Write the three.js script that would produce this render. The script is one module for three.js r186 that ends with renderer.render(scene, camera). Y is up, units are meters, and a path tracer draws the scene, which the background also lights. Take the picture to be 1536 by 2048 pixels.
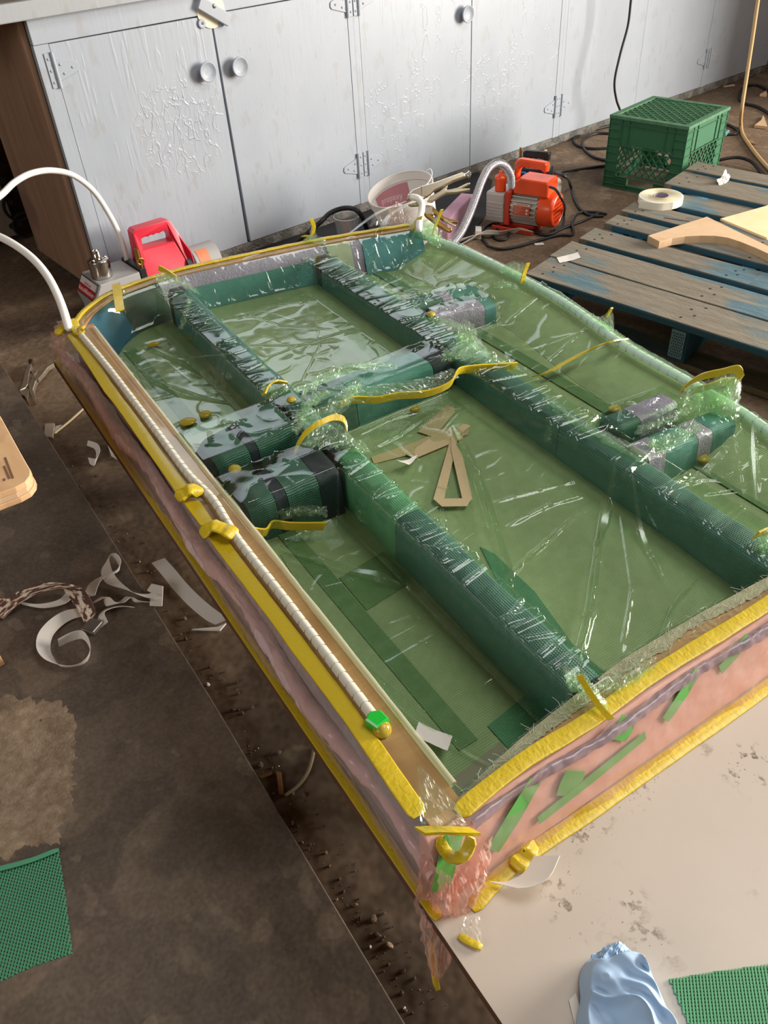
import * as THREE from 'three';
import { RoundedBoxGeometry } from 'three/addons/geometries/RoundedBoxGeometry.js';
import { mergeGeometries, toCreasedNormals, mergeVertices } from 'three/addons/utils/BufferGeometryUtils.js';
import { RectAreaLightUniformsLib } from 'three/addons/lights/RectAreaLightUniformsLib.js';
import { FontLoader } from 'three/addons/loaders/FontLoader.js';
import { TextGeometry } from 'three/addons/geometries/TextGeometry.js';

// ------------------------------------------------------------------ camera, light, exposure
const scene = new THREE.Scene();
const EYE = new THREE.Vector3(0, 1.16, 0), FOCAL = 1610, PITCH = 0.69700, YAW = 0.65211, ROLL = -0.07168;
const fwd = new THREE.Vector3(Math.sin(YAW) * Math.cos(PITCH), -Math.sin(PITCH), -Math.cos(YAW) * Math.cos(PITCH));
const rgt0 = new THREE.Vector3(Math.cos(YAW), 0, Math.sin(YAW)), up0 = rgt0.clone().cross(fwd);
const rgt = rgt0.clone().multiplyScalar(Math.cos(ROLL)).addScaledVector(up0, Math.sin(ROLL));
const upv = rgt0.clone().multiplyScalar(-Math.sin(ROLL)).addScaledVector(up0, Math.cos(ROLL));
const camera = new THREE.PerspectiveCamera(2 * Math.atan(1024 / FOCAL) * 180 / Math.PI, 0.75, 0.02, 60);
camera.position.copy(EYE);
camera.quaternion.setFromRotationMatrix(new THREE.Matrix4().makeBasis(rgt, upv, fwd.clone().negate()));
scene.add(camera);
const renderer = new THREE.WebGLRenderer({ antialias: true });
renderer.toneMapping = THREE.LinearToneMapping;
renderer.toneMappingExposure = 1.0;
renderer.shadowMap.enabled = true;
RectAreaLightUniformsLib.init();
// overcast daylight: the sky outside, and the soft light it sends through the big door and the window over the bench
scene.background = new THREE.Color(0.80, 0.90, 1.0);
scene.backgroundIntensity = 1.0;
const doorLight = new THREE.RectAreaLight(new THREE.Color(1.0, 0.92, 0.82), 40, 3.0, 2.7);
doorLight.position.set(6.18, 1.55, 2.2); doorLight.rotation.set(0, Math.PI / 2, 0);
scene.add(doorLight);
const benchWindowLight = new THREE.RectAreaLight(new THREE.Color(0.90, 0.96, 1.0), 1.7, 2.3, 0.9);
benchWindowLight.position.set(2.35, 1.95, -3.36); benchWindowLight.rotation.set(0, Math.PI, 0);
scene.add(benchWindowLight);
const skyLight = new THREE.RectAreaLight(new THREE.Color(1.0, 0.97, 0.93), 6.5, 2.0, 1.5);
skyLight.position.set(2.2, 3.28, 0.1); skyLight.rotation.set(-Math.PI / 2, 0, 0);
scene.add(skyLight);
const leftFillLight = new THREE.RectAreaLight(new THREE.Color(1.0, 0.97, 0.92), 5.0, 2.2, 1.2);  // unseen fill, added to brighten the dark left side
leftFillLight.position.set(-3.22, 1.8, -0.6); leftFillLight.rotation.set(0, -Math.PI / 2, 0);
scene.add(leftFillLight);

// ------------------------------------------------------------------ kit
function rng(seed) { let a = seed >>> 0; return () => { a = (a + 0x6D2B79F5) >>> 0; let t = a; t = Math.imul(t ^ (t >>> 15), t | 1); t ^= t + Math.imul(t ^ (t >>> 7), t | 61); return ((t ^ (t >>> 14)) >>> 0) / 4294967296; }; }
const V3 = (x, y, z) => new THREE.Vector3(x, y, z);
const lerp = (a, b, t) => a + (b - a) * t, clamp = (x, a = 0, b = 1) => Math.min(b, Math.max(a, x));
const sm = (a, b, x) => { const t = clamp((x - a) / (b - a)); return t * t * (3 - 2 * t); };
// where the sight line through a spot of the frame meets the level Y (used to measure the place)
function P(px, py, Y = 0) {
  const d = rgt.clone().multiplyScalar((px - 768) / FOCAL).addScaledVector(upv, -(py - 1024) / FOCAL).add(fwd);
  return EYE.clone().addScaledVector(d, (Y - EYE.y) / d.y);
}
function PZ(px, py, Z) { const d = rgt.clone().multiplyScalar((px - 768) / FOCAL).addScaledVector(upv, -(py - 1024) / FOCAL).add(fwd); return EYE.clone().addScaledVector(d, (Z - EYE.z) / d.z); }
// the mould's own frame: u across, v away from the camera, turned by 7.3 degrees
const MA = 7.3 * Math.PI / 180, MO = V3(0.262, 0, -0.313), MU = V3(Math.cos(MA), 0, Math.sin(MA)), MV = V3(Math.sin(MA), 0, -Math.cos(MA));
const U = (u, v, y) => MO.clone().addScaledVector(MU, u).addScaledVector(MV, v).setY(y);
const UV = (px, py, Y) => { const p = P(px, py, Y).sub(MO); return [p.dot(MU), p.dot(MV)]; };
// periodic gradient-free value noise and fbm
const hash = (x, y, s) => { let h = Math.imul(x, 374761393) + Math.imul(y, 668265263) + Math.imul(s, 2246822519) | 0; h = Math.imul(h ^ (h >>> 13), 1274126177); h ^= h >>> 16; return (h >>> 0) / 4294967296; };
function vnoise(x, y, per, s) {
  const xi = Math.floor(x), yi = Math.floor(y), fx = x - xi, fy = y - yi, m = (a) => ((a % per) + per) % per;
  const u = fx * fx * (3 - 2 * fx), v = fy * fy * (3 - 2 * fy);
  return lerp(lerp(hash(m(xi), m(yi), s), hash(m(xi + 1), m(yi), s), u), lerp(hash(m(xi), m(yi + 1), s), hash(m(xi + 1), m(yi + 1), s), u), v);
}
function fbm(x, y, per, s, oct = 5, gain = 0.5) { let a = 0.5, t = 0, n = 0; for (let o = 0; o < oct; o++) { t += a * vnoise(x, y, per, s + o * 17); n += a; a *= gain; x *= 2; y *= 2; per *= 2; } return t / n; }
const C = (hex) => new THREE.Color(hex);
function tex(size, fn, srgb = true) {   // fn(u, v) in 0..1 -> [r, g, b] 0..255 (or a number)
  const [w, h] = Array.isArray(size) ? size : [size, size], d = new Uint8Array(w * h * 4);
  for (let j = 0, k = 0; j < h; j++) for (let i = 0; i < w; i++, k += 4) {
    const c = fn(i / w, j / h);
    if (typeof c === 'number') d[k] = d[k + 1] = d[k + 2] = clamp(c, 0, 255); else { d[k] = clamp(c[0], 0, 255); d[k + 1] = clamp(c[1], 0, 255); d[k + 2] = clamp(c[2], 0, 255); }
    d[k + 3] = 255;
  }
  const t = new THREE.DataTexture(d, w, h); t.wrapS = t.wrapT = THREE.RepeatWrapping; t.magFilter = THREE.LinearFilter; t.minFilter = THREE.LinearMipmapLinearFilter; t.generateMipmaps = true;
  if (srgb) t.colorSpace = THREE.SRGBColorSpace; t.needsUpdate = true; return t;
}
function canvasTex(w, h, draw, srgb = true) {
  const c = document.createElement('canvas'); c.width = w; c.height = h; draw(c.getContext('2d'), w, h);
  const t = new THREE.CanvasTexture(c); t.wrapS = t.wrapT = THREE.RepeatWrapping; if (srgb) t.colorSpace = THREE.SRGBColorSpace; return t;
}
function rep(t, x, y, ox = 0, oy = 0) { const c = t.clone(); c.repeat.set(x, y); c.offset.set(ox, oy); c.needsUpdate = true; return c; }
const mix3 = (a, b, t) => [lerp(a[0], b[0], t), lerp(a[1], b[1], t), lerp(a[2], b[2], t)];
const mat = (o) => new THREE.MeshStandardMaterial({ roughness: 0.7, metalness: 0, side: THREE.DoubleSide, ...o });
const phys = (o) => new THREE.MeshPhysicalMaterial({ roughness: 0.5, metalness: 0, side: THREE.DoubleSide, ...o });

// uv in metres from the three planes
function uvBox(g, s = 1, ox = 0, oy = 0, turn = false) {
  let q = g.index ? g.toNonIndexed() : g; if (!q.attributes.normal) q.computeVertexNormals();
  const p = q.attributes.position, n = q.attributes.normal, uv = new Float32Array(p.count * 2);
  for (let i = 0; i < p.count; i += 3) {
    let nx = 0, ny = 0, nz = 0; for (let k = 0; k < 3; k++) { nx += n.getX(i + k); ny += n.getY(i + k); nz += n.getZ(i + k); }
    nx = Math.abs(nx); ny = Math.abs(ny); nz = Math.abs(nz);
    for (let k = 0; k < 3; k++) {
      const x = p.getX(i + k), y = p.getY(i + k), z = p.getZ(i + k);
      let a, b; if (ny >= nx && ny >= nz) { a = x; b = z; } else if (nx >= nz) { a = z; b = y; } else { a = x; b = y; }
      if (turn) [a, b] = [b, a];
      uv[(i + k) * 2] = a * s + ox; uv[(i + k) * 2 + 1] = b * s + oy;
    }
  }
  q.setAttribute('uv', new THREE.BufferAttribute(uv, 2)); return q;
}
function merge(list) {
  const l = list.map((g) => { const q = g.index ? g.toNonIndexed() : g.clone(); for (const k of Object.keys(q.attributes)) if (!['position', 'normal', 'uv'].includes(k)) q.deleteAttribute(k); if (!q.attributes.normal) q.computeVertexNormals(); if (!q.attributes.uv) q.setAttribute('uv', new THREE.BufferAttribute(new Float32Array(q.attributes.position.count * 2), 2)); q.morphAttributes = {}; return q; });
  return mergeGeometries(l);
}
const T = (g, x = 0, y = 0, z = 0, rx = 0, ry = 0, rz = 0, s = 1) => g.applyMatrix4(new THREE.Matrix4().compose(V3(x, y, z), new THREE.Quaternion().setFromEuler(new THREE.Euler(rx, ry, rz, 'YXZ')), V3(s, s, s)));
const bx = (w, h, d, r = 0.003, seg = 1) => r > 0 ? new RoundedBoxGeometry(w, h, d, seg, Math.min(r, w / 2.01, h / 2.01, d / 2.01)) : new THREE.BoxGeometry(w, h, d);
const box = (x0, x1, y0, y1, z0, z1, r = 0.003) => T(bx(x1 - x0, y1 - y0, z1 - z0, r), (x0 + x1) / 2, (y0 + y1) / 2, (z0 + z1) / 2);
const cyl = (r0, r1, h, n = 24, open = false) => new THREE.CylinderGeometry(r0, r1, h, n, 1, open);
const lathe = (pts, n = 32) => new THREE.LatheGeometry(pts.map(([x, y]) => new THREE.Vector2(x, y)), n);
function tube(pts, r, seg = 0, rad = 8, closed = false, caps = true) {
  const c = new THREE.CatmullRomCurve3(pts, closed, 'centripetal'), n = seg || Math.max(8, pts.length * 8), g = new THREE.TubeGeometry(c, n, r, rad, closed);
  if (closed || !caps) return g;
  const list = [g]; for (const t of [0, 1]) { const p = c.getPoint(t); list.push(T(new THREE.SphereGeometry(r * 0.999, rad, 4), p.x, p.y, p.z)); }
  return merge(list);
}
function extrude(pts, depth, bevel = 0.002, holes = [], curve = 6) {
  const s = pts instanceof THREE.Shape ? pts : new THREE.Shape(pts.map(([x, y]) => new THREE.Vector2(x, y)));
  for (const h of holes) s.holes.push(new THREE.Path(h.map(([x, y]) => new THREE.Vector2(x, y))));
  return new THREE.ExtrudeGeometry(s, { depth, bevelEnabled: bevel > 0, bevelSize: bevel, bevelThickness: bevel, bevelOffset: -bevel, bevelSegments: 1, curveSegments: curve });
}
// grid surface: f(s, t) -> Vector3; uv = (s * us, t * vs)
function grid(nx, ny, f, us = 1, vs = 1, flat = false) {
  const p = [], uv = [], idx = [];
  for (let j = 0; j <= ny; j++) for (let i = 0; i <= nx; i++) { const q = f(i / nx, j / ny); p.push(q.x, q.y, q.z); uv.push(i / nx * us, j / ny * vs); }
  for (let j = 0; j < ny; j++) for (let i = 0; i < nx; i++) { const a = j * (nx + 1) + i, b = a + 1, c = a + nx + 1, d = c + 1; idx.push(a, b, d, a, d, c); }
  let g = new THREE.BufferGeometry(); g.setAttribute('position', new THREE.Float32BufferAttribute(p, 3)); g.setAttribute('uv', new THREE.Float32BufferAttribute(uv, 2)); g.setIndex(idx);
  if (flat) g = g.toNonIndexed(); g.computeVertexNormals(); return g;
}
// a band of some thickness along pts; across(i, t) gives the half-width vector
function ribbon(pts, half, thick = 0.0006, seg = 0, closedEnds = true) {
  const c = new THREE.CatmullRomCurve3(pts.map((q) => q.p), false, 'centripetal'), n = seg || pts.length * 6, hs = pts.length - 1;
  const ringPts = []; let len = 0, last = null;
  for (let i = 0; i <= n; i++) {
    const t = i / n, p = c.getPoint(t), k = Math.min(hs - 1, Math.floor(t * hs)), f = t * hs - k;
    const w = pts[k].w.clone().lerp(pts[k + 1].w, f).normalize(), tan = c.getTangent(t), nrm = w.clone().cross(tan).normalize(), hw = half * lerp(pts[k].s ?? 1, pts[k + 1].s ?? 1, f);
    if (last) len += p.distanceTo(last); last = p;
    const a = p.clone().addScaledVector(w, hw), b = p.clone().addScaledVector(w, -hw), o = nrm.multiplyScalar(thick / 2);
    ringPts.push([a.clone().add(o), b.clone().add(o), b.clone().sub(o), a.clone().sub(o), len]);
  }
  const pos = [], uv = [], idx = [];
  const quad = (A, B, Cc, D, l0, l1) => { const k = pos.length / 3; for (const q of [A, B, Cc, D]) pos.push(q.x, q.y, q.z); uv.push(l0, 0, l0, half * 2, l1, half * 2, l1, 0); idx.push(k, k + 1, k + 2, k, k + 2, k + 3); };
  for (let i = 0; i < n; i++) { const r = ringPts[i], s = ringPts[i + 1]; for (let k = 0; k < 4; k++) { const m = (k + 1) % 4; quad(r[k], r[m], s[m], s[k], r[4], s[4]); } }
  if (closedEnds) { const r = ringPts[0], s = ringPts[n]; quad(r[3], r[2], r[1], r[0], 0, 0); quad(s[0], s[1], s[2], s[3], len, len); }
  const g = new THREE.BufferGeometry(); g.setAttribute('position', new THREE.Float32BufferAttribute(pos, 3)); g.setAttribute('uv', new THREE.Float32BufferAttribute(uv, 2)); g.setIndex(idx);
  return toCreasedNormals(g, 0.7);
}
// a putty strip lying along pts (y = its underside), rounded and a little uneven
function strip(pts, w, h, seed = 1, wob = 0.08, segLen = 0.008) {
  const c = new THREE.CatmullRomCurve3(pts, false, 'centripetal'), L = c.getLength(), n = Math.max(6, Math.round(L / segLen)), prof = [[-0.5, 0], [-0.495, 0.62], [-0.43, 0.96], [0, 1], [0.43, 0.96], [0.495, 0.6], [0.5, 0]], m = prof.length;
  const pos = [], idx = [], uv = []; let up = V3(0, 1, 0);
  for (let i = 0; i <= n; i++) {
    const t = i / n, p = c.getPointAt(t), tan = c.getTangentAt(t), side = tan.clone().cross(up).normalize(), nn = side.clone().cross(tan).normalize();
    const ww = w * (1 + wob * (fbm(i * 0.17, seed * 3.1, 999, seed, 3) - 0.5) * 2.6), hh = h * (1 + (wob * 5 + 0.25) * (fbm(i * 0.5, seed * 7.7, 999, seed + 5, 3) - 0.5)), off = w * wob * (fbm(i * 0.06, 3.3, 999, seed + 9, 2) - 0.5) * 2.2, e = i === 0 || i === n ? 0.7 : 1;
    for (const [a, b] of prof) { const q = p.clone().addScaledVector(side, (a * ww + off) * e).addScaledVector(nn, b * hh * e); pos.push(q.x, q.y, q.z); uv.push(t * L, a * w); }
  }
  for (let i = 0; i < n; i++) for (let k = 0; k < m; k++) { const a = i * m + k, b = i * m + (k + 1) % m; idx.push(a, b, b + m, a, b + m, a + m); }
  for (const [o, f] of [[0, 1], [n * m, 0]]) for (let k = 1; k < m - 1; k++) idx.push(...(f ? [o, o + k + 1, o + k] : [o, o + k, o + k + 1]));
  const g = new THREE.BufferGeometry(); g.setAttribute('position', new THREE.Float32BufferAttribute(pos, 3)); g.setAttribute('uv', new THREE.Float32BufferAttribute(uv, 2)); g.setIndex(idx); g.computeVertexNormals(); return g;
}
// crumpled film between a lower and an upper edge (arrays of Vector3)
function crumple(lo, hi, nx, ny, amp, seed, fold = 6) {
  const A = new THREE.CatmullRomCurve3(lo, false, 'centripetal'), B = new THREE.CatmullRomCurve3(hi, false, 'centripetal'), r = rng(seed), cell = [];
  for (let k = 0; k < 260; k++) cell.push([r() * 1, r() * 1, (r() - 0.5) * 2, (r() - 0.5) * 3, (r() - 0.5) * 3]);
  const nrm = (s) => { const t = A.getTangent(clamp(s, 0.001, 0.999)), w = B.getPoint(s).sub(A.getPoint(s)); const q = t.cross(w); return q.lengthSq() < 1e-12 ? V3(0, 0, 1) : q.normalize(); };
  const Ls = Math.max(0.02, A.getLength()), Hs = Math.max(0.01, A.getPoint(0.5).distanceTo(B.getPoint(0.5)));
  const sc = Math.min(3, Ls / Hs);
  return grid(nx, ny, (s, t) => {
    const p = A.getPoint(s).lerp(B.getPoint(s), t), n = nrm(s);
    let best = 9, sec = 9, z = 0; for (const q of cell) { const dx = (q[0] - s) * sc * 1.6, dy = (q[1] - t) * 1.1, d = dx * dx + dy * dy; if (d < best) { sec = best; best = d; z = q[2] + q[3] * dx + q[4] * dy; } else if (d < sec) sec = d; }
    const pl = Math.sin(s * fold * Math.PI * 1.3 + 7 * fbm(s * 4, t * 1.5, 999, seed, 2)) * 0.5 + 1.6 * (fbm(s * 9 + t * 2, t * 4, 999, seed + 7, 2) - 0.5);
    const a = amp * (0.35 + 0.65 * Math.sin(Math.PI * clamp(t * 0.8 + 0.15)));
    p.addScaledVector(n, a * (0.5 * z + pl)); p.y += amp * 0.5 * (fbm(s * 14, t * 3, 999, seed + 3, 2) - 0.5) * t * 2; return p;
  }, Ls, Hs, true);
}

const used = {};
const numbered = (n) => { used[n] = (used[n] ?? -1) + 1; return used[n] ? `${n}_${String(used[n]).padStart(3, '0')}` : n; };
const things = [];
function tag(o, label, category, group, kind) { if (label) o.userData.label = label; if (category) o.userData.category = category; if (group) o.userData.group = group; if (kind) o.userData.kind = kind; return o; }
function thing(name, label, category, group) { const o = new THREE.Group(); o.name = numbered(name); tag(o, label, category, group); scene.add(o); things.push(o); return o; }
function part(parent, name, g, m, label) { const o = new THREE.Mesh(g, m); o.name = name; o.castShadow = o.receiveShadow = true; if (label) o.userData.label = label; parent.add(o); return o; }
// a thing that is one mesh, its origin moved to its base
function single(name, label, category, g, m, group) {
  g.computeBoundingBox(); const b = g.boundingBox, c = V3((b.min.x + b.max.x) / 2, b.min.y, (b.min.z + b.max.z) / 2); g.translate(-c.x, -c.y, -c.z);
  const o = new THREE.Mesh(g, m); o.name = numbered(name); o.position.copy(c); o.castShadow = o.receiveShadow = true; tag(o, label, category, group); scene.add(o); return o;
}
function struct(name, g, m) { const o = new THREE.Mesh(g, m); o.name = name; o.userData.kind = 'structure'; o.castShadow = o.receiveShadow = true; scene.add(o); return o; }
// every Group at the base of its parts
function rebase(o) {
  o.updateMatrixWorld(true); const b = new THREE.Box3().setFromObject(o); if (b.isEmpty()) return;
  const c = V3((b.min.x + b.max.x) / 2, b.min.y, (b.min.z + b.max.z) / 2), l = o.worldToLocal(c.clone());
  for (const k of o.children) k.position.sub(l); o.position.add(c.sub(o.getWorldPosition(V3(0, 0, 0))));
}

// ------------------------------------------------------------------ surfaces
const concreteTex = tex(1024, (u, v) => {
  const n = fbm(u * 6, v * 6, 6, 1, 6), m = fbm(u * 3 + 2 * n, v * 3, 3, 7, 4), f = vnoise(u * 256, v * 256, 256, 3), g = fbm(u * 40, v * 40, 40, 21, 3);
  let c = mix3([102, 84, 66], [138, 116, 93], clamp(n * 1.6 - 0.3)); c = mix3(c, [78, 64, 51], sm(0.56, 0.74, m) * 0.5); c = mix3(c, [160, 140, 116], sm(0.62, 0.8, g) * 0.35);
  const k = (f - 0.5) * 22 + (g - 0.5) * 16; return [c[0] + k, c[1] + k, c[2] + k];
});
const concreteBump = tex(512, (u, v) => 255 * (0.6 * fbm(u * 12, v * 12, 12, 5, 5) + 0.4 * fbm(u * 70, v * 70, 70, 6, 2)), false);
const M = {};
M.concrete = mat({ map: rep(concreteTex, 0.45, 0.45), bumpMap: rep(concreteBump, 0.9, 0.9), bumpScale: 0.003, roughness: 0.86 });
M.kerb = mat({ map: rep(tex(256, (u, v) => { const n = fbm(u * 10, v * 10, 10, 711, 5); return mix3([84, 82, 78], [142, 140, 134], clamp(n * 1.8 - 0.4)); }), 3, 3), bumpMap: rep(concreteBump, 3, 3), bumpScale: 0.012, roughness: 0.95 });
M.wall = mat({ map: rep(concreteTex, 0.3, 0.3), color: C('#cfcac2'), roughness: 0.95 });
M.ceiling = mat({ map: rep(concreteTex, 0.3, 0.3), color: C('#b9b2a8'), roughness: 1 });

const paintBump = tex(1024, (u, v) => {
  const grain = fbm(u * 90, v * 5, 90, 31, 3), broad = fbm(u * 5, v * 5, 5, 32, 4), drip = sm(0.72, 0.8, fbm(u * 60, v * 9, 60, 33, 2));
  return 90 + 70 * (grain - 0.5) + 60 * (broad - 0.5) + 80 * drip * 0.5;
}, false);
const paintTex = tex(512, (u, v) => { const n = fbm(u * 5, v * 5, 5, 41, 5), d = sm(0.66, 0.78, fbm(u * 22, v * 12, 22, 42, 4)); let c = mix3([162, 171, 182], [172, 180, 190], n); c = mix3(c, [150, 148, 145], d * 0.25); return c; });
const paintOpts = { map: rep(paintTex, 1.2, 1.2), bumpMap: rep(paintBump, 1.6, 1.6), bumpScale: 0.0006, roughness: 0.42 };
M.paint = mat(paintOpts);
M.paintLip = mat({ ...paintOpts, color: C('#fbf7ef') });
// door with lifted, blistered paint: flakes as fine relief
const blisterBump = tex(1024, (u, v) => {
  const grain = fbm(u * 60, v * 4, 60, 31, 3), drip = sm(0.70, 0.78, fbm(u * 40, v * 7, 40, 33, 2));
  const d = Math.hypot((u - 0.68) / 0.30, (v - 0.60) / 0.20), inside = 1 - sm(0.75, 1.15, d + 0.5 * (fbm(u * 9, v * 9, 9, 51, 3) - 0.5));
  const cell = fbm(u * 18 + 1.5 * fbm(u * 7, v * 7, 7, 53, 2), v * 14, 18, 52, 3), edge = 1 - sm(0.0, 0.05, Math.abs(cell - 0.5));
  const cell2 = fbm(u * 34, v * 26, 34, 57, 2), e2 = 1 - sm(0, 0.05, Math.abs(cell2 - 0.55));
  return 70 + 40 * (grain - 0.5) + 40 * drip + inside * (95 * edge + 60 * e2 + 45 * sm(0.45, 0.52, cell));
}, false);
M.blister = mat({ map: rep(paintTex, 1, 1), bumpMap: blisterBump, bumpScale: 0.0024, roughness: 0.4 });
const streakBump = tex(1024, (u, v) => {
  const grain = fbm(u * 60, v * 4, 60, 61, 3), a = fbm(u * 16, v * 12, 16, 62, 4), zone = sm(0.52, 0.66, fbm(u * 4, v * 4, 4, 63, 2)) , edge = 1 - sm(0, 0.035, Math.abs(a - 0.52));
  return 80 + 45 * (grain - 0.5) + zone * 110 * edge + 50 * sm(0.7, 0.78, fbm(u * 44, v * 9, 44, 64, 2));
}, false);
M.paintPeel = mat({ map: rep(paintTex, 1, 1), bumpMap: streakBump, bumpScale: 0.0011, roughness: 0.36 });
const woodTex = (a, b, c, seed, fx = 60, fy = 3) => tex(512, (u, v) => {
  const w = fbm(u * 4, v * 2, 4, seed, 3), g = fbm(u * fx + 5 * w, v * fy, fx, seed + 1, 4), s = fbm(u * 4, v * 4, 4, seed + 2, 4);
  let q = mix3(a, b, g); q = mix3(q, c, sm(0.55, 0.8, s) * 0.7); return q;
});
const brownTex = woodTex([136, 106, 86], [170, 136, 110], [120, 94, 84], 71, 30, 3);
M.brownWood = mat({ map: rep(brownTex, 1.6, 1.2), roughness: 0.72 });
const oldWoodTex = woodTex([112, 102, 90], [142, 128, 112], [84, 76, 70], 81, 20, 5);
M.oldWood = mat({ map: rep(oldWoodTex, 2, 2), roughness: 0.85 });
M.darkHole = mat({ color: C('#1d1b1a'), roughness: 1 });
M.steelDull = mat({ color: C('#8d8a86'), metalness: 0.8, roughness: 0.45 });

// ------------------------------------------------------------------ the room
struct('floor', uvBox(box(-3.2, 6.4, -0.12, 0, -3.62, 5.2, 0)), M.concrete);
struct('ceiling', uvBox(merge([box(-3.2, 1.2, 3.2, 3.35, -3.62, 5.2, 0), box(3.2, 6.4, 3.2, 3.35, -3.62, 5.2, 0), box(1.2, 3.2, 3.2, 3.35, -3.62, -0.65, 0), box(1.2, 3.2, 3.2, 3.35, 0.85, 5.2, 0)])), M.ceiling);
struct('wall_left', uvBox(merge([box(-3.35, -3.2, 0, 1.2, -3.62, 5.2, 0), box(-3.35, -3.2, 2.4, 3.2, -3.62, 5.2, 0), box(-3.35, -3.2, 1.2, 2.4, -3.62, -1.7, 0), box(-3.35, -3.2, 1.2, 2.4, 0.5, 5.2, 0)])), M.wall);  // opening added to go with the left fill light
struct('wall_front', uvBox(box(-3.2, 6.4, 0, 3.2, 5.2, 5.35, 0)), M.wall);
struct('wall_right', uvBox(merge([box(6.25, 6.4, 0, 3.2, -3.62, 0.7, 0), box(6.25, 6.4, 0, 3.2, 3.7, 5.2, 0), box(6.25, 6.4, 2.9, 3.2, 0.7, 3.7, 0)])), M.wall);
struct('wall_back', uvBox(merge([box(-3.2, 6.4, 0, 1.5, -3.62, -3.5, 0), box(-3.2, 6.4, 2.4, 3.2, -3.62, -3.5, 0), box(-3.2, 1.2, 1.5, 2.4, -3.62, -3.5, 0), box(3.5, 6.4, 1.5, 2.4, -3.62, -3.5, 0)])), M.wall);
struct('window_1', uvBox(merge([box(1.2, 3.5, 1.5, 1.54, -3.6, -3.52), box(1.2, 3.5, 2.36, 2.4, -3.6, -3.52), box(1.2, 1.25, 1.5, 2.4, -3.6, -3.52), box(3.45, 3.5, 1.5, 2.4, -3.6, -3.52), box(2.33, 2.37, 1.5, 2.4, -3.6, -3.52)])), M.paint);

struct('wall_stub', uvBox(box(5.0, 5.12, 0, 2.2, -3.5, -0.9, 0)), M.wall);
// ------------------------------------------------------------------ the painted cabinets
const ZF = -2.598, CS = 1.16, cx = (a) => a * CS;
const yBot = 0.04, yDoorT = 0.661 * CS, yRail = 0.716 * CS, yTop = 0.755 * CS, DEPTH = 0.545;
struct('trim_1', uvBox(box(cx(0.76), cx(4.29), 0, 0.038, ZF - DEPTH, ZF - 0.004, 0.004)), M.kerb);
function doorPiece(x0, x1, lean0 = 0, lean1 = 0, m = M.paint) {   // flat door, a little out of true at its foot
  const g = extrude([[x0 + lean0, yBot], [x1 + lean1, yBot], [x1, yDoorT - 0.0035], [x0, yDoorT - 0.002]], 0.019, 0.0012);
  T(g, 0, 0, ZF - 0.021); const p = g.attributes.position, uv = g.attributes.uv; for (let i = 0; i < p.count; i++) uv.setXY(i, (p.getX(i) - x0) / (x1 - x0), (p.getY(i) - yBot) / (yDoorT - yBot)); return g;
}
function hinge(x, y, dir) {    // T hinge: plate on the stile, round knuckle, tapering strap on the door (dir = +1 strap to the right)
  const list = [box(x - dir * 0.013 - 0.0095, x - dir * 0.013 + 0.0095, y - 0.045, y + 0.045, ZF, ZF + 0.003, 0.001)];
  list.push(T(cyl(0.0055, 0.0055, 0.092, 10), x, y, ZF + 0.004)); for (const k of [-0.018, 0.014]) list.push(T(cyl(0.0063, 0.0063, 0.004, 10), x, y + k, ZF + 0.004));
  const s = extrude([[0, -0.030], [0.062, -0.012], [0.068, -0.004], [0.066, 0.008], [0.060, 0.012], [0, 0.030]], 0.0025, 0.0008); if (dir < 0) { s.rotateY(Math.PI); s.translate(0, 0, 0.0025); } list.push(T(s, x + dir * 0.004, y, ZF - 0.0005));
  for (const [a, b] of [[0.016, 0.012], [0.022, -0.012], [0.05, 0]]) list.push(T(new THREE.SphereGeometry(0.0042, 8, 5), x + dir * a, y + b, ZF + 0.002));
  for (const b of [-0.03, 0, 0.03]) list.push(T(new THREE.SphereGeometry(0.004, 8, 5), x - dir * 0.014, y + b, ZF + 0.002));
  return uvBox(merge(list), 1);
}
const knobGeo = (x, y) => T(lathe([[0, 0.020], [0.012, 0.0195], [0.021, 0.0225], [0.0265, 0.027], [0.0295, 0.0265], [0.030, 0.023], [0.027, 0.017], [0.018, 0.010], [0.0125, 0.005], [0.013, 0], [0, 0]], 28), x, y, ZF - 0.001, Math.PI / 2);
const units = [
  { l: 'pale grey cabinet with two doors at the left end, a turn latch on top', x0: 0.753, xd: 0.791, xm: 1.246, xe: 1.706, x1: 1.7275, hL: [0.603, 0.055], hR: [0.628, 0.16], k: [[1.198, 0.532], [1.301, 0.527]], m: [M.blister, M.paint] },
  { l: 'pale grey painted cabinet behind the bucket and the orange pump', x0: 1.7275, xd: 1.749, xm: 2.232, xe: 2.696, x1: 2.7145, hL: [0.628, 0.16], hR: [0.15, 0.62], k: [[2.195, 0.533]], m: [M.paintPeel, M.paintPeel] },
  { l: 'pale grey painted cabinet behind the green crate and the hanging black cord', x0: 2.7145, xd: 2.733, xm: 3.225, xe: 3.718, x1: 3.735, hL: [0.15, 0.62], hR: [0.15, 0.62], k: [[3.18, 0.533], [3.28, 0.533]], m: [M.paint, M.paint] },
  { l: 'narrow shaded pale grey cabinet at the far right end of the row', x0: 3.735, xd: 3.752, xm: 4.25, xe: 4.25, x1: 4.285, hL: [0.15, 0.62], hR: null, k: [[4.2, 0.533]], m: [M.paint, M.paint] },
];
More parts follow.
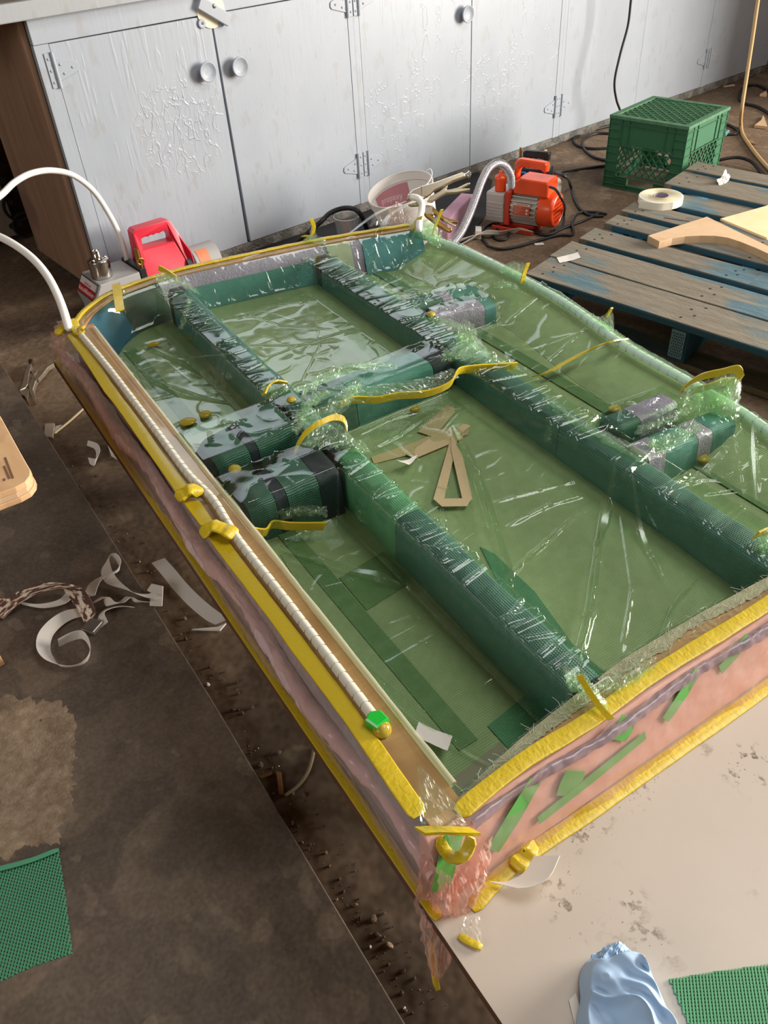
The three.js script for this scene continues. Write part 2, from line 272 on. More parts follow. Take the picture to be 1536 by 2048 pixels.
units.forEach((q, i) => {
  const t = thing('cabinet', q.l, 'cabinet');
  const x0 = cx(q.x0), x1 = cx(q.x1), xd = cx(q.xd), xm = cx(q.xm), xe = cx(q.xe);
  part(t, 'carcass', uvBox(merge([box(x0 + 0.002, x1 - 0.002, 0.039, yRail, ZF - DEPTH, ZF - DEPTH + 0.018, 0), box(x0 + 0.02, x1 - 0.02, 0.039, 0.058, ZF - DEPTH + 0.02, ZF - 0.028, 0)])), M.oldWood);
  part(t, 'stile', uvBox(box(x0, xd - 0.0004, 0.039, yDoorT - 0.0006, ZF - 0.021, ZF, 0.0006), 1), M.paint);
  part(t, 'stile', uvBox(box(xe + 0.0004, x1, 0.039, yDoorT - 0.0006, ZF - 0.021, ZF, 0.0006), 1), M.paint);
  part(t, 'rail', uvBox(box(x0, x1, yDoorT, yRail, ZF - 0.021, ZF + 0.0015, 0.0025), 1), M.paint);
  if (i === 0) part(t, 'side_panel', uvBox(merge([box(x0 - 0.019, x0, 0.04, yRail, ZF - DEPTH, ZF - 0.022, 0.002)]), 1), M.brownWood, 'bare brown wooden side panel');
  if (i === 3) part(t, 'side_panel', uvBox(box(x1, x1 + 0.019, 0.04, yRail, ZF - DEPTH, ZF - 0.022, 0.002), 1), M.paint);
  const d1 = part(t, 'door', doorPiece(xd + 0.0006, xm - (i === 0 ? 0.003 : i === 2 ? 0.0002 : 0.0015), 0, 0, q.m[0]), q.m[0]);
  const hs = [[d1, xd, q.hL, 1]];
  if (xe > xm) { const d2 = part(t, 'door', doorPiece(xm + (i === 0 ? 0.002 : i === 2 ? 0.0002 : 0.0015), xe - 0.0006, i === 0 ? 0.008 : 0, 0), q.m[1]); if (q.hR) hs.push([d2, xe, q.hR, -1]); q.k[1] && part(d2, 'knob', knobGeo(cx(q.k[1][0]), cx(q.k[1][1])), M.paint); }
  part(d1, 'knob', knobGeo(cx(q.k[0][0]), cx(q.k[0][1])), M.paint);
  for (const [d, x, ys, dir] of hs) for (const y of ys) part(d, 'hinge', hinge(x, cx(y), dir), M.paint);
  if (i === 0) {
    for (const [px, py] of [[403, 47], [441, 43]]) { const p = PZ(px, py, ZF); part(t, 'washer', T(lathe([[0.003, 0], [0.0135, 0], [0.0135, 0.004], [0.012, 0.0055], [0.004, 0.0055], [0.003, 0.003]], 20), p.x, p.y, ZF, Math.PI / 2), M.paint); }
    const a = PZ(421, 8, ZF), r = part(t, 'bare_patch', T(cyl(0.050, 0.050, 0.001, 30), a.x - 0.004, Math.min(a.y - 0.010, yRail - 0.053) , ZF + 0.002, Math.PI / 2), mat({ color: C('#efe6cd'), roughness: 0.7 }), 'round patch of bare cream paint under the latch');
    part(t, 'turn_latch', T(uvBox(bx(0.036, 0.115, 0.017, 0.003)), a.x + 0.001, a.y - 0.019, ZF + 0.012, 0, 0, 1.0), M.paint, 'wooden turn latch on a screw');
    part(t, 'screw', T(lathe([[0, 0.003], [0.005, 0.002], [0.007, 0]], 12), a.x, a.y - 0.004, ZF + 0.0205, Math.PI / 2), M.steelDull);
  }
});
{
  const t = thing('worktop', 'long pale grey painted worktop lip running over the cabinets', 'worktop');
  part(t, 'top', uvBox(box(cx(0.745) - 0.45, cx(4.3), yRail + 0.001, yTop - 0.001, ZF - DEPTH, ZF + 0.001, 0.002), 1), M.oldWood);
  part(t, 'front_edge', uvBox(box(cx(0.745) - 0.45, cx(4.3), yRail + 0.0005, yTop, ZF + 0.002, ZF + 0.030, 0.004), 1), M.paintLip);
}
{ // dark old panel with holes, leaning in the gap left of the cabinets
  const t = thing('old_panel', 'dark old wooden panel with carved rings and holes, left of the cabinets', 'panel');
  const y0 = 0.02, z = -3.36, x0 = -0.5, x1 = 0.86;
  part(t, 'board', uvBox(box(x0, x1, y0 + 0.02, 0.62, z - 0.03, z, 0.004)), M.oldWood);
  for (const [px, py, r] of [[36, 411, 0.055], [50, 450, 0.045]]) { const p = PZ(px, py, z); part(t, 'carved_ring', T(new THREE.TorusGeometry(r, 0.005, 6, 28, 5.2), p.x, p.y, z, 0, 0, 0.6), M.darkHole); }
  for (const [px, py, r] of [[5, 361, 0.012], [22, 405, 0.01], [40, 448, 0.011], [24, 452, 0.012]]) { const p = PZ(px, py, z); part(t, 'hole', T(cyl(r, r, 0.004, 14), p.x, p.y, z, Math.PI / 2), M.darkHole); }
}
// ------------------------------------------------------------------ the dark sheet on the floor
const sheetTex = tex([1024, 1024], (u, v) => {
  const n = fbm(u * 6, v * 6, 6, 101, 6), m = fbm(u * 4 + n, v * 4 + n, 4, 107, 4), f = vnoise(u * 300, v * 300, 300, 103), g = fbm(u * 50, v * 50, 50, 121, 3);
  let c = mix3([98, 86, 74], [124, 108, 92], clamp(n * 1.7 - 0.35)); c = mix3(c, [150, 126, 96], sm(0.54, 0.72, m) * 0.6 * g * 1.7); c = mix3(c, [66, 58, 52], sm(0.52, 0.6, fbm(u * 14 + 2 * n, v * 14, 14, 137, 4)) * 0.3); c = mix3(c, [158, 140, 118], sm(0.70, 0.74, fbm(u * 30, v * 22, 30, 139, 3)) * 0.3); c = mix3(c, [72, 64, 57], sm(0.55, 0.7, fbm(u * 9, v * 9, 9, 131, 3)) * 0.4);
  const k = (f - 0.5) * 16 + (g - 0.5) * 14; return [c[0] + k, c[1] + k, c[2] + k];
});
M.darkSheet = mat({ map: rep(sheetTex, 0.8, 0.8), bumpMap: rep(concreteBump, 1.4, 1.4), bumpScale: 0.0012, roughness: 0.7 });
{
  const a = P(3, 728, 0.02), b = P(424, 1400, 0.02), d = P(810, 2048, 0.02), e = d.clone().add(d.clone().sub(b).normalize().multiplyScalar(0.9));
  const pts = [[a.x, -a.z], [-1.1, -a.z + 0.02], [-1.1, -e.z], [e.x, -e.z], [d.x, -d.z], [b.x, -b.z]];
  const g = extrude(pts.map(([x, z]) => [x, z]), 0.018, 0.0015); g.rotateX(-Math.PI / 2); T(g, 0, 0.002, 0);
  single('floor_sheet', 'large dark scuffed sheet lying flat on the concrete, left of the mould', 'sheet', uvBox(g), M.darkSheet);
  const dirtTex = tex(512, (u, v) => { const n = fbm(u * 10, v * 10, 10, 141, 5), r = 0.5 + 0.5 * Math.sin((u * 0.3 + v) * 120 + 6 * fbm(u * 4, v * 4, 4, 143, 3)), c = mix3([128, 110, 90], [172, 150, 124], n); const k = (r - 0.5) * 2 + (fbm(u * 40, v * 40, 40, 145, 4) - 0.5) * 50 + (vnoise(u * 160, v * 160, 160, 4) - 0.5) * 14; return [c[0] + k, c[1] + k, c[2] + k]; });
  const dc = new THREE.CatmullRomCurve3([[-90, 1372], [60, 1388], [150, 1400], [166, 1478], [165, 1545], [150, 1620], [118, 1690], [60, 1716], [-90, 1750]].map(([x, y]) => P(x, y, 0.0217)), true, 'centripetal'), q0 = P(20, 1550, 0.0217);
  const dirt = grid(160, 30, (s, t2) => { const e = dc.getPoint(s), p = q0.clone().lerp(e, t2 * (1 + 0.22 * (fbm(s * 90, 3, 999, 12, 5) - 0.5))); p.y = 0.0205 + 0.0022 * (1 - Math.pow(t2, 6)) * (0.5 + fbm(p.x * 60 + 9, p.z * 60 + 9, 999, 8, 4)); return p; });
  const dp = dirt.attributes.position, du = dirt.attributes.uv; for (let i = 0; i < dp.count; i++) du.setXY(i, dp.getX(i) * 2.2, dp.getZ(i) * 2.2);
  tag(single('dirt_patch', null, null, dirt, mat({ map: dirtTex, bumpMap: rep(concreteBump, 3, 3), bumpScale: 0.003, roughness: 1 })), 'patch of dry brown dirt on the dark sheet at the left edge', 'dirt', null, 'stuff');
}

// ------------------------------------------------------------------ the mould on its white board
const YB = 0.30, YR = 0.395, YF = 0.312;
const boardTex = tex(1024, (u, v) => {
  const n = fbm(u * 5, v * 5, 5, 201, 5), d = fbm(u * 26, v * 26, 26, 203, 4), z = sm(0.46, 0.66, fbm(u * 5 + 3, v * 5, 5, 205, 4)), sp = sm(0.52, 0.62, fbm(u * 70, v * 70, 70, 203, 3)) * sm(0.5, 0.62, d) * z, f = vnoise(u * 200, v * 200, 200, 207), dot = f > 0.93 && z > 0.25 && vnoise(u * 90, v * 90, 90, 209) > 0.55 ? 1 : 0, gr = vnoise(u * 330, v * 330, 330, 217);
  let c = mix3([186, 173, 159], [196, 184, 170], n); c = mix3(c, [92, 72, 56], sp * (0.25 + 0.8 * gr)); c = mix3(c, [70, 54, 42], dot * 0.65); return c;
});
M.board = mat({ map: rep(boardTex, 1.9, 1.9), roughness: 0.42 });
M.boardEdge = mat({ map: rep(brownTex, 3, 3), color: C('#9a7f68'), roughness: 0.8 });
const foamTex = tex(256, (u, v) => { const n = fbm(u * 30, v * 30, 30, 221, 3), b = fbm(u * 5, v * 5, 5, 223, 3); return mix3([206, 160, 146], [222, 184, 170], n * 0.6 + b * 0.4); });
M.foam = mat({ map: rep(foamTex, 5, 5), roughness: 0.8 });
M.purpleFoam = phys({ color: C('#9488a2'), roughness: 0.42, clearcoat: 0.5, clearcoatRoughness: 0.25, bumpMap: rep(concreteBump, 5, 5), bumpScale: 0.002 });
const tanTex = woodTex([186, 136, 92], [206, 160, 116], [170, 124, 84], 231, 40, 4);
M.tanWood = phys({ map: rep(tanTex, 4, 4), roughness: 0.45, clearcoat: 0.4, clearcoatRoughness: 0.2 });
M.greyFilmWall = phys({ color: C('#a39ea4'), roughness: 0.3, clearcoat: 0.6, clearcoatRoughness: 0.15, bumpMap: rep(concreteBump, 6, 3), bumpScale: 0.004 });
// knitted green flow mesh: rows of fine loops over what lies below
function knit(base, thread, dark, seed, contrast = 1) {
  return tex(256, (u, v) => {
    const r = 32, a = u * r, b = v * r, row = Math.floor(b), col = a + (row & 1) * 0.5, fx = col - Math.floor(col), fy = b - row;
    const loop = Math.exp(-Math.pow((Math.abs(fx - 0.5) - 0.28 * Math.sin(fy * Math.PI)) / 0.13, 2)), line = Math.exp(-Math.pow((fy - 0.5) / 0.2, 2)) * 0.35;
    const k = clamp(loop * 0.8 + line, 0, 1), n = fbm(u * 8, v * 8, 8, seed, 3); let c = mix3(base, dark, (1 - k) * 0.5 * contrast); c = mix3(c, thread, k * 0.75 * contrast); const w = (n - 0.5) * 16; return [c[0] + w, c[1] + w, c[2] + w];
  });
}
const knitBump = tex(256, (u, v) => { const r = 32, b = v * r, row = Math.floor(b), col = u * r + (row & 1) * 0.5, fx = col - Math.floor(col), fy = b - row; return 255 * clamp(0.8 * Math.exp(-Math.pow((Math.abs(fx - 0.5) - 0.28 * Math.sin(fy * Math.PI)) / 0.15, 2)) + 0.3 * Math.exp(-Math.pow((fy - 0.5) / 0.25, 2))); }, false);
const laminTex = tex(1024, (u, v) => { const n = fbm(u * 4, v * 4, 4, 241, 5), m = fbm(u * 9, v * 3, 9, 243, 4), g = vnoise(u * 200, v * 200, 200, 245); let c = mix3([140, 164, 112], [172, 188, 138], clamp(n * 1.5 - 0.25)); c = mix3(c, [96, 132, 92], sm(0.5, 0.75, m) * 0.55); const k = (g - 0.5) * 10; return [c[0] + k, c[1] + k, c[2] + k]; });
M.laminate = mat({ map: rep(laminTex, 1.3, 1.3), roughness: 0.55 });
const meshA = knit([146, 164, 118], [190, 200, 156], [102, 134, 92], 251);
const meshB = knit([70, 134, 96], [112, 166, 126], [38, 92, 66], 253);
const meshD = knit([20, 68, 62], [116, 166, 148], [6, 30, 32], 255, 1.1);
const KS = 9; // knit tiles per metre
M.meshLight = mat({ map: rep(meshA, KS, KS), bumpMap: rep(knitBump, KS, KS), bumpScale: 0.0006, roughness: 0.5 });
M.meshGreen = mat({ map: rep(meshB, KS, KS), bumpMap: rep(knitBump, KS, KS), bumpScale: 0.0008, roughness: 0.5 });
M.meshDark = mat({ map: rep(meshD, KS, KS), bumpMap: rep(knitBump, KS, KS), bumpScale: 0.0008, roughness: 0.42 });
M.meshBand = mat({ map: rep(knit([94, 128, 82], [124, 156, 104], [66, 102, 64], 257), KS, KS), bumpMap: rep(knitBump, KS, KS), bumpScale: 0.0006, roughness: 0.5 });
M.meshShadeTint = mat({ map: rep(knit([138, 157, 113], [182, 193, 150], [96, 128, 88], 259), KS, KS), bumpMap: rep(knitBump, KS, KS), bumpScale: 0.0006, roughness: 0.5 });  // light mesh tinted darker: doubled layer, but mostly shade put into the colour
M.navy = mat({ color: C('#1c2738'), roughness: 0.5, bumpMap: rep(knitBump, KS * 1.6, KS * 1.6), bumpScale: 0.0005 });
M.black = mat({ color: C('#15181c'), roughness: 0.5 });
M.teal = mat({ map: rep(knit([58, 118, 114], [112, 172, 164], [26, 76, 76], 261), KS, KS), bumpMap: rep(knitBump, KS, KS), bumpScale: 0.0006, roughness: 0.5 });
const puttyBump = tex(256, (u, v) => 255 * (0.55 * fbm(u * 9, v * 9, 9, 261, 4) + 0.45 * fbm(u * 34, v * 20, 34, 263, 2)), false);
M.putty = phys({ color: C('#d0b510'), roughness: 0.5, clearcoat: 0.6, clearcoatRoughness: 0.18, bumpMap: rep(puttyBump, 9, 9), bumpScale: 0.0012 });
M.spiral = phys({ color: C('#d6d3c4'), roughness: 0.35, clearcoat: 0.4, clearcoatRoughness: 0.2 });
M.spiralGreen = phys({ color: C('#d5ece0'), roughness: 0.35, clearcoat: 0.4, clearcoatRoughness: 0.2 });
M.greenTape = mat({ color: C('#5fae52'), roughness: 0.6 });
M.paper = mat({ color: C('#e9e4dc'), roughness: 0.6 });
M.glassFibre = mat({ map: tex(512, (u, v) => { const a = Math.abs(Math.sin((u + v * 0.6) * 190 + 3 * fbm(u * 8, v * 8, 8, 3, 2))), b = Math.abs(Math.sin((u * 0.5 - v) * 190 + 3 * fbm(u * 8, v * 8, 8, 5, 2))), k = Math.pow(Math.max(a, b), 6), n = fbm(u * 6, v * 6, 6, 9, 3); return mix3([150, 136, 112], [222, 212, 188], clamp(k * 0.8 + n * 0.25)); }), bumpMap: rep(puttyBump, 6, 6), bumpScale: 0.002, roughness: 0.5 });
M.film = phys({ color: new THREE.Color(0.89, 0.96, 0.88), roughness: 0.07, transmission: 1, thickness: 0, ior: 1.55, specularIntensity: 1 });
M.filmPleat = phys({ color: new THREE.Color(0.88, 0.97, 0.86), roughness: 0.2, transmission: 0.95, thickness: 0, ior: 1.6 });
M.filmPink = phys({ color: new THREE.Color(0.99, 0.90, 0.87), roughness: 0.12, transmission: 0.9, thickness: 0, ior: 1.55 });
M.filmPinkDense = phys({ color: new THREE.Color(0.96, 0.74, 0.66), roughness: 0.2, transmission: 0.72, thickness: 0, ior: 1.55 });
M.filmOlive = phys({ color: new THREE.Color(0.86, 0.84, 0.62), roughness: 0.14, transmission: 0.6, thickness: 0, ior: 1.55 });
M.filmFold = phys({ color: new THREE.Color(0.92, 0.97, 0.90), roughness: 0.2, transmission: 1, thickness: 0, ior: 1.55 });
M.filmClear = phys({ color: new THREE.Color(0.97, 0.97, 0.95), roughness: 0.1, transmission: 0.95, thickness: 0, ior: 1.55 });

// plan of the rim (outer edge), from the near right corner round the far end
const farPts = [[0.03, 1.365], [0.075, 1.425], [0.146, 1.478], [0.23, 1.498], [0.313, 1.502], [0.468, 1.480], [0.659, 1.446], [0.806, 1.405], [0.93, 1.368]];
const farCurve = new THREE.CatmullRomCurve3(farPts.map(([u, v]) => V3(u, 0, v)), false, 'centripetal'), farTab = farCurve.getPoints(200);
function vFar(u) { if (u <= farTab[0].x) return farTab[0].z; for (let i = 1; i < farTab.length; i++) if (farTab[i].x >= u) { const a = farTab[i - 1], b = farTab[i]; return lerp(a.z, b.z, (u - a.x) / Math.max(1e-6, b.x - a.x)); } return farTab[200].z; }
const uRight = (v) => { const t = [[-0.1, 0.895], [0.268, 0.895], [0.45, 0.915], [0.616, 0.925], [0.855, 0.965], [1.21, 0.965], [1.386, 0.935]]; for (let i = 1; i < t.length; i++) if (v <= t[i][0]) return lerp(t[i - 1][1], t[i][1], (v - t[i - 1][0]) / (t[i][0] - t[i - 1][0])); return 0.935; };
// wall swept along a plan path; prof = [inward, height] closed outline
function sweep(path, prof, closed = true, us = 1) {
  const n = path.length, m = prof.length, pos = [], uv = [], idx = []; let len = 0;
  for (let i = 0; i < n; i++) {
    const a = path[Math.max(0, i - 1)], b = path[Math.min(n - 1, i + 1)], du = b[0] - a[0], dv = b[1] - a[1], l = Math.hypot(du, dv); const nu = -dv / l * -1, nv = du / l * -1;
    if (i) len += Math.hypot(path[i][0] - path[i - 1][0], path[i][1] - path[i - 1][1]);
    let acc = 0; for (let k = 0; k < m; k++) { const [d, y] = prof[k]; if (k) acc += Math.hypot(prof[k][0] - prof[k - 1][0], prof[k][1] - prof[k - 1][1]); const p = U(path[i][0] + nu * d, path[i][1] + nv * d, y); pos.push(p.x, p.y, p.z); uv.push(len * us, acc * us); }
  }
  const mm = closed ? m : m - 1;
  for (let i = 0; i < n - 1; i++) for (let k = 0; k < mm; k++) { const a = i * m + k, b = i * m + (k + 1) % m; idx.push(a, b, b + m, a, b + m, a + m); }
  if (closed) for (let k = 1; k < m - 1; k++) { idx.push(0, k + 1, k); const o = (n - 1) * m; idx.push(o, o + k, o + k + 1); }
  const g = new THREE.BufferGeometry(); g.setAttribute('position', new THREE.Float32BufferAttribute(pos, 3)); g.setAttribute('uv', new THREE.Float32BufferAttribute(uv, 2)); g.setIndex(idx); return toCreasedNormals(g, 0.6);
}
const linePath = (a, b, n) => Array.from({ length: n + 1 }, (_, i) => [lerp(a[0], b[0], i / n), lerp(a[1], b[1], i / n)]);
const leftPath = linePath([0.004, 0.0], [0.026, 1.352], 30), frontPath = linePath([0.93, 0.0], [0.0, 0.0], 20), farPath = farTab.filter((_, i) => i % 5 === 0).map((p) => [p.x, p.z]);
// flat plate with an outline in u, v
function plate(pts, y0, y1, s = 1, bevel = 0.0008) { const g = extrude(pts.map(([u, v]) => { const p = U(u, v, 0); return [p.x, -p.z]; }), Math.max(0.0002, y1 - y0 - 2 * bevel), bevel); g.rotateX(-Math.PI / 2); T(g, 0, y0 + bevel, 0); return uvBoxM(g, s); }
// uv along the mould's own axes
function uvBoxM(g, s = 1) { const q = g.index ? g.toNonIndexed() : g; const p = q.attributes.position, uv = new Float32Array(p.count * 2), n = q.attributes.normal; for (let i = 0; i < p.count; i++) { const w = V3(p.getX(i) - MO.x, 0, p.getZ(i) - MO.z), u = w.dot(MU), v = w.dot(MV), ny = Math.abs(n.getY(i)); if (ny > 0.5) { uv[2 * i] = u * s; uv[2 * i + 1] = v * s; } else { uv[2 * i] = (Math.abs(n.getX(i)) > Math.abs(n.getZ(i)) ? v : u) * s; uv[2 * i + 1] = p.getY(i) * s; } } q.setAttribute('uv', new THREE.BufferAttribute(uv, 2)); return q; }

// white board
{
  const t = thing('base_board', 'large white melamine board under the mould, dirty in front', 'board');
  const pts = [[-0.02, 1.436], [0.93, 1.436], [0.93, -0.62], [-0.02, -0.62]];
  part(t, 'board_core', plate(pts, YB - 0.018, YB - 0.001, 1, 0.0004), M.boardEdge);
  part(t, 'white_face', plate(pts, YB - 0.001, YB, 1, 0.0001), M.board);
}
for (const [v, l] of [[0.25, 'nearer'], [1.2, 'farther']]) { const t = thing('trestle', `${l} rough wooden trestle beam carrying the white board`, 'trestle'); const g = (a, b, c, d, y0, y1) => plate([[a, c], [b, c], [b, d], [a, d]], y0, y1, 1, 0.002); part(t, 'beam', g(0.10, 0.85, v - 0.045, v + 0.045, 0.20, YB - 0.0185), M.oldWood); for (const u of [0.16, 0.76]) part(t, 'leg', g(u, u + 0.05, v - 0.04, v + 0.04, 0.001, 0.1995), M.oldWood); }

// the mould
const mould = thing('mould', 'shallow tray-shaped mould under green vacuum film, on the white board', 'mould');
part(mould, 'laminate_floor', plate([[0.05, 0.03], [0.9, 0.03], [0.94, 1.2], [0.9, 1.37], [0.659, 1.43], [0.313, 1.48], [0.1, 1.42], [0.05, 1.33]], YB + 0.0005, YF, 1, 0.0005), M.laminate, 'olive green laminate floor');
part(mould, 'left_wall', sweep(leftPath, [[-0.004, YB + 0.001], [0.002, YR - 0.012], [0.004, YR - 0.006], [0.049, YR - 0.006], [0.054, YR - 0.014], [0.060, YB + 0.001]]), M.greyFilmWall);
part(mould, 'left_flange', sweep(leftPath, [[0.006, YR - 0.0055], [0.006, YR - 0.001], [0.048, YR - 0.001], [0.048, YR - 0.0055]], true, 1), M.tanWood, 'tan wooden flange');
part(mould, 'front_wall', sweep(frontPath, [[-0.030, YB + 0.001], [-0.012, YR - 0.03], [-0.002, YR - 0.009], [0.000, YR - 0.0075], [0.012, YR - 0.0075], [0.013, YB + 0.001]]), M.foam, 'pink foam front wall');
const lipTab = [[0.0, 0.012], [0.045, 0.015], [0.103, 0.026], [0.166, 0.036], [0.24, 0.043], [0.336, 0.050], [0.454, 0.047], [0.576, 0.040], [0.75, 0.03], [0.95, 0.02]];
function lip(u) { for (let i = 1; i < lipTab.length; i++) if (u <= lipTab[i][0]) return lerp(lipTab[i - 1][1], lipTab[i][1], clamp((u - lipTab[i - 1][0]) / (lipTab[i][0] - lipTab[i - 1][0]))); return 0.02; }
const lipEdge = Array.from({ length: 26 }, (_, i) => { const u = lerp(0.055, 0.90, i / 25); return [u, lip(u)]; });
part(mould, 'front_lip', plate([[0.90, 0.0135], [0.055, 0.0135], ...lipEdge], YB + 0.013, YR - 0.0062, 1, 0.0015), M.tanWood, 'tan wooden front lip with a curved inner edge');
part(mould, 'front_flange', sweep(linePath([0.93, 0], [0.05, 0], 20), [[0.004, YR - 0.007], [0.004, YR - 0.002], [0.016, YR - 0.002], [0.016, YR - 0.007]]), M.greyFilmWall, 'grey front flange');
part(mould, 'far_wall', sweep(farPath, [[-0.004, YB + 0.001], [0.0, YR - 0.006], [0.030, YR - 0.006], [0.040, YR - 0.018], [0.055, YB + 0.055], [0.075, YB + 0.001]]), M.purpleFoam, 'grey purple foam wall');
part(mould, 'far_flange', sweep(farPath, [[0.004, YR - 0.0055], [0.004, YR - 0.001], [0.028, YR - 0.001], [0.028, YR - 0.0055]]), M.tanWood, 'tan wooden flange');
{ // right side slopes up gently to its edge
  const path = Array.from({ length: 24 }, (_, i) => { const v = lerp(-0.0, 1.34, i / 23); return [uRight(v) + 0.03, v]; }).reverse().map((p) => p);
  part(mould, 'right_wall', sweep(path.slice().reverse(), [[0.0, YB + 0.001], [0.006, 0.350], [0.012, 0.356], [0.030, 0.356], [0.15, YF + 0.002], [0.15, YB + 0.001]].map(([d, y]) => [-d, y])), M.meshLight, 'sloping right wall under pale green mesh');
}
// scraps of green masking tape on the pink front wall
for (const [a, b, w] of [[[880, 1780], [890, 1640], 0.012], [[985, 1700], [1070, 1560], 0.010], [[1130, 1590], [1150, 1540], 0.016], [[1235, 1480], [1245, 1420], 0.014], [[1075, 1640], [1290, 1470], 0.006], [[1330, 1440], [1380, 1330], 0.008], [[1440, 1340], [1490, 1270], 0.008]]) {
  const front = (px, py) => { let best = null; for (let k = 0; k <= 40; k++) { const y = lerp(YB + 0.004, YR - 0.012, k / 40), [u, v] = UV(px, py, y), vv = -lerp(0.030, 0.006, k / 40) - 0.002; if (!best || Math.abs(v - vv) < best[0]) best = [Math.abs(v - vv), U(u, vv, y)]; } return best[1]; };
  const p = front(...a), q = front(...b), nrm = MV.clone().negate().multiplyScalar(0.97).add(V3(0, 0.25, 0)).normalize(), dir = q.clone().sub(p).normalize(), w3 = nrm.clone().cross(dir).normalize();
  part(mould, 'masking_tape', ribbon([{ p: p.clone().addScaledVector(nrm, 0.001), w: w3 }, { p: p.clone().lerp(q, 0.5).addScaledVector(nrm, 0.0015), w: w3, s: 1.15 }, { p: q.clone().addScaledVector(nrm, 0.001), w: w3 }], w, 0.0006), M.greenTape, 'green masking tape');
}
// woven glass cloth over the near lip, its threads fraying out
part(mould, 'glass_cloth', grid(140, 8, (s, t) => { const u = lerp(0.05, 0.62, s), gap = 0.35 + 0.9 * fbm(s * 9, 1, 99, 5, 3) + 0.5 * fbm(s * 70, 2, 99, 7, 2), e = lip(u), v = lerp(e + 0.001, Math.max(0.017, e - 0.013 * gap), t); return U(u, v, YR - 0.0052 + 0.0016 * fbm(s * 50, t * 4, 99, 6, 2)); }, 3, 0.2), M.glassFibre, 'frayed white glass cloth');
{ const r = rng(31), list = []; for (let i = 0; i < 240; i++) { const u = 0.06 + r() * 0.56, e = lip(u), v = e - 0.003 - r() * 0.016, a = r() * 6.28, L = 0.006 + r() * 0.016, b = U(u, v, YR - 0.0035), d = V3(Math.cos(a), 0, Math.sin(a)), n = V3(-Math.sin(a), 0, Math.cos(a)); list.push(new THREE.TubeGeometry(new THREE.CatmullRomCurve3([b, b.clone().addScaledVector(d, L * 0.5).addScaledVector(n, (r() - 0.5) * 0.006).add(V3(0, 0.0012, 0)), b.clone().addScaledVector(d, L)]), 4, 0.00028, 3)); } part(mould, 'loose_fibres', merge(list), M.paper, 'loose white glass fibres').userData.kind = 'stuff'; }

// ------------------------------------------------------------------ what lies on the mould's floor
const onFloor = (pts, Y = 0.318) => pts.map(([x, y]) => UV(x, y, Y));
function meshSheet(name, label, pts, y, m, cat = 'mesh', h = 0.0012) { return single(name, label, cat, plate(pts, y, y + h, 1, 0.0003), m); }
meshSheet('flow_mesh', 'wide light green knitted flow mesh covering the mould floor', [[0.08, 0.06], [0.85, 0.06], [0.86, 1.2], [0.86, 1.36], [0.659, 1.395], [0.313, 1.44], [0.12, 1.40], [0.08, 1.34]], YF + 0.0003, M.meshLight);
for (const [u, l] of [[0.131, 'left'], [0.785, 'right']]) meshSheet('mesh_band', `narrow darker green mesh band along the ${l} side of the mould floor`, [[u - 0.014, 0.10], [u + 0.014, 0.10], [u + 0.014, 1.34], [u - 0.014, 1.34]], YF + 0.0030, M.meshBand);
meshSheet('mesh_patch', 'dark green mesh patch at the near left corner of the mould floor', onFloor([[975, 1450], [1085, 1570], [1195, 1450], [1110, 1340]]), YF + 0.0030, M.meshGreen);
meshSheet('mesh_patch', 'pointed dark green mesh patch right of the near left rib', onFloor([[960, 1090], [990, 1105], [1070, 1180], [1150, 1290], [1235, 1360], [1190, 1360], [1100, 1270], [1000, 1170]]), YF + 0.0018, M.meshGreen);
meshSheet('mesh_patch', 'square green mesh patch beside the left tube, below the lobes', [[0.147, 0.36], [0.232, 0.37], [0.232, 0.45], [0.148, 0.44]], YF + 0.0030, M.meshBand);
meshSheet('mesh_patch', 'wide second mesh layer, tinted darker for shade, over the near left quarter of the mould floor', [[0.085, 0.075], [0.232, 0.075], [0.232, 0.36], [0.215, 0.56], [0.10, 0.54], [0.085, 0.40]], YF + 0.0016, M.meshShadeTint);
meshSheet('mesh_patch', 'second mesh layer, tinted darker for shade, left of the far part of the left stiffener', [[0.10, 0.86], [0.232, 0.86], [0.235, 1.38], [0.13, 1.36], [0.10, 1.15]], YF + 0.0016, M.meshShadeTint);
meshSheet('mesh_patch', 'teal mesh patch by the right pair of bars', [[0.70, 0.375], [0.84, 0.46], [0.83, 0.56], [0.72, 0.50]], YF + 0.0018, M.meshGreen);
meshSheet('bare_patch', 'pale bare square beside the left lobe under the film', [[0.085, 0.83], [0.145, 0.83], [0.145, 0.93], [0.085, 0.93]], YF + 0.0044, mat({ color: C('#b3a48c'), roughness: 0.7 }), 'patch');
meshSheet('bare_patch', 'grey bare strip on the mould floor near the front corner', [[0.08, 0.052], [0.19, 0.052], [0.19, 0.085], [0.08, 0.075]], YF + 0.0018, mat({ color: C('#8d8674'), roughness: 0.6 }), 'patch');
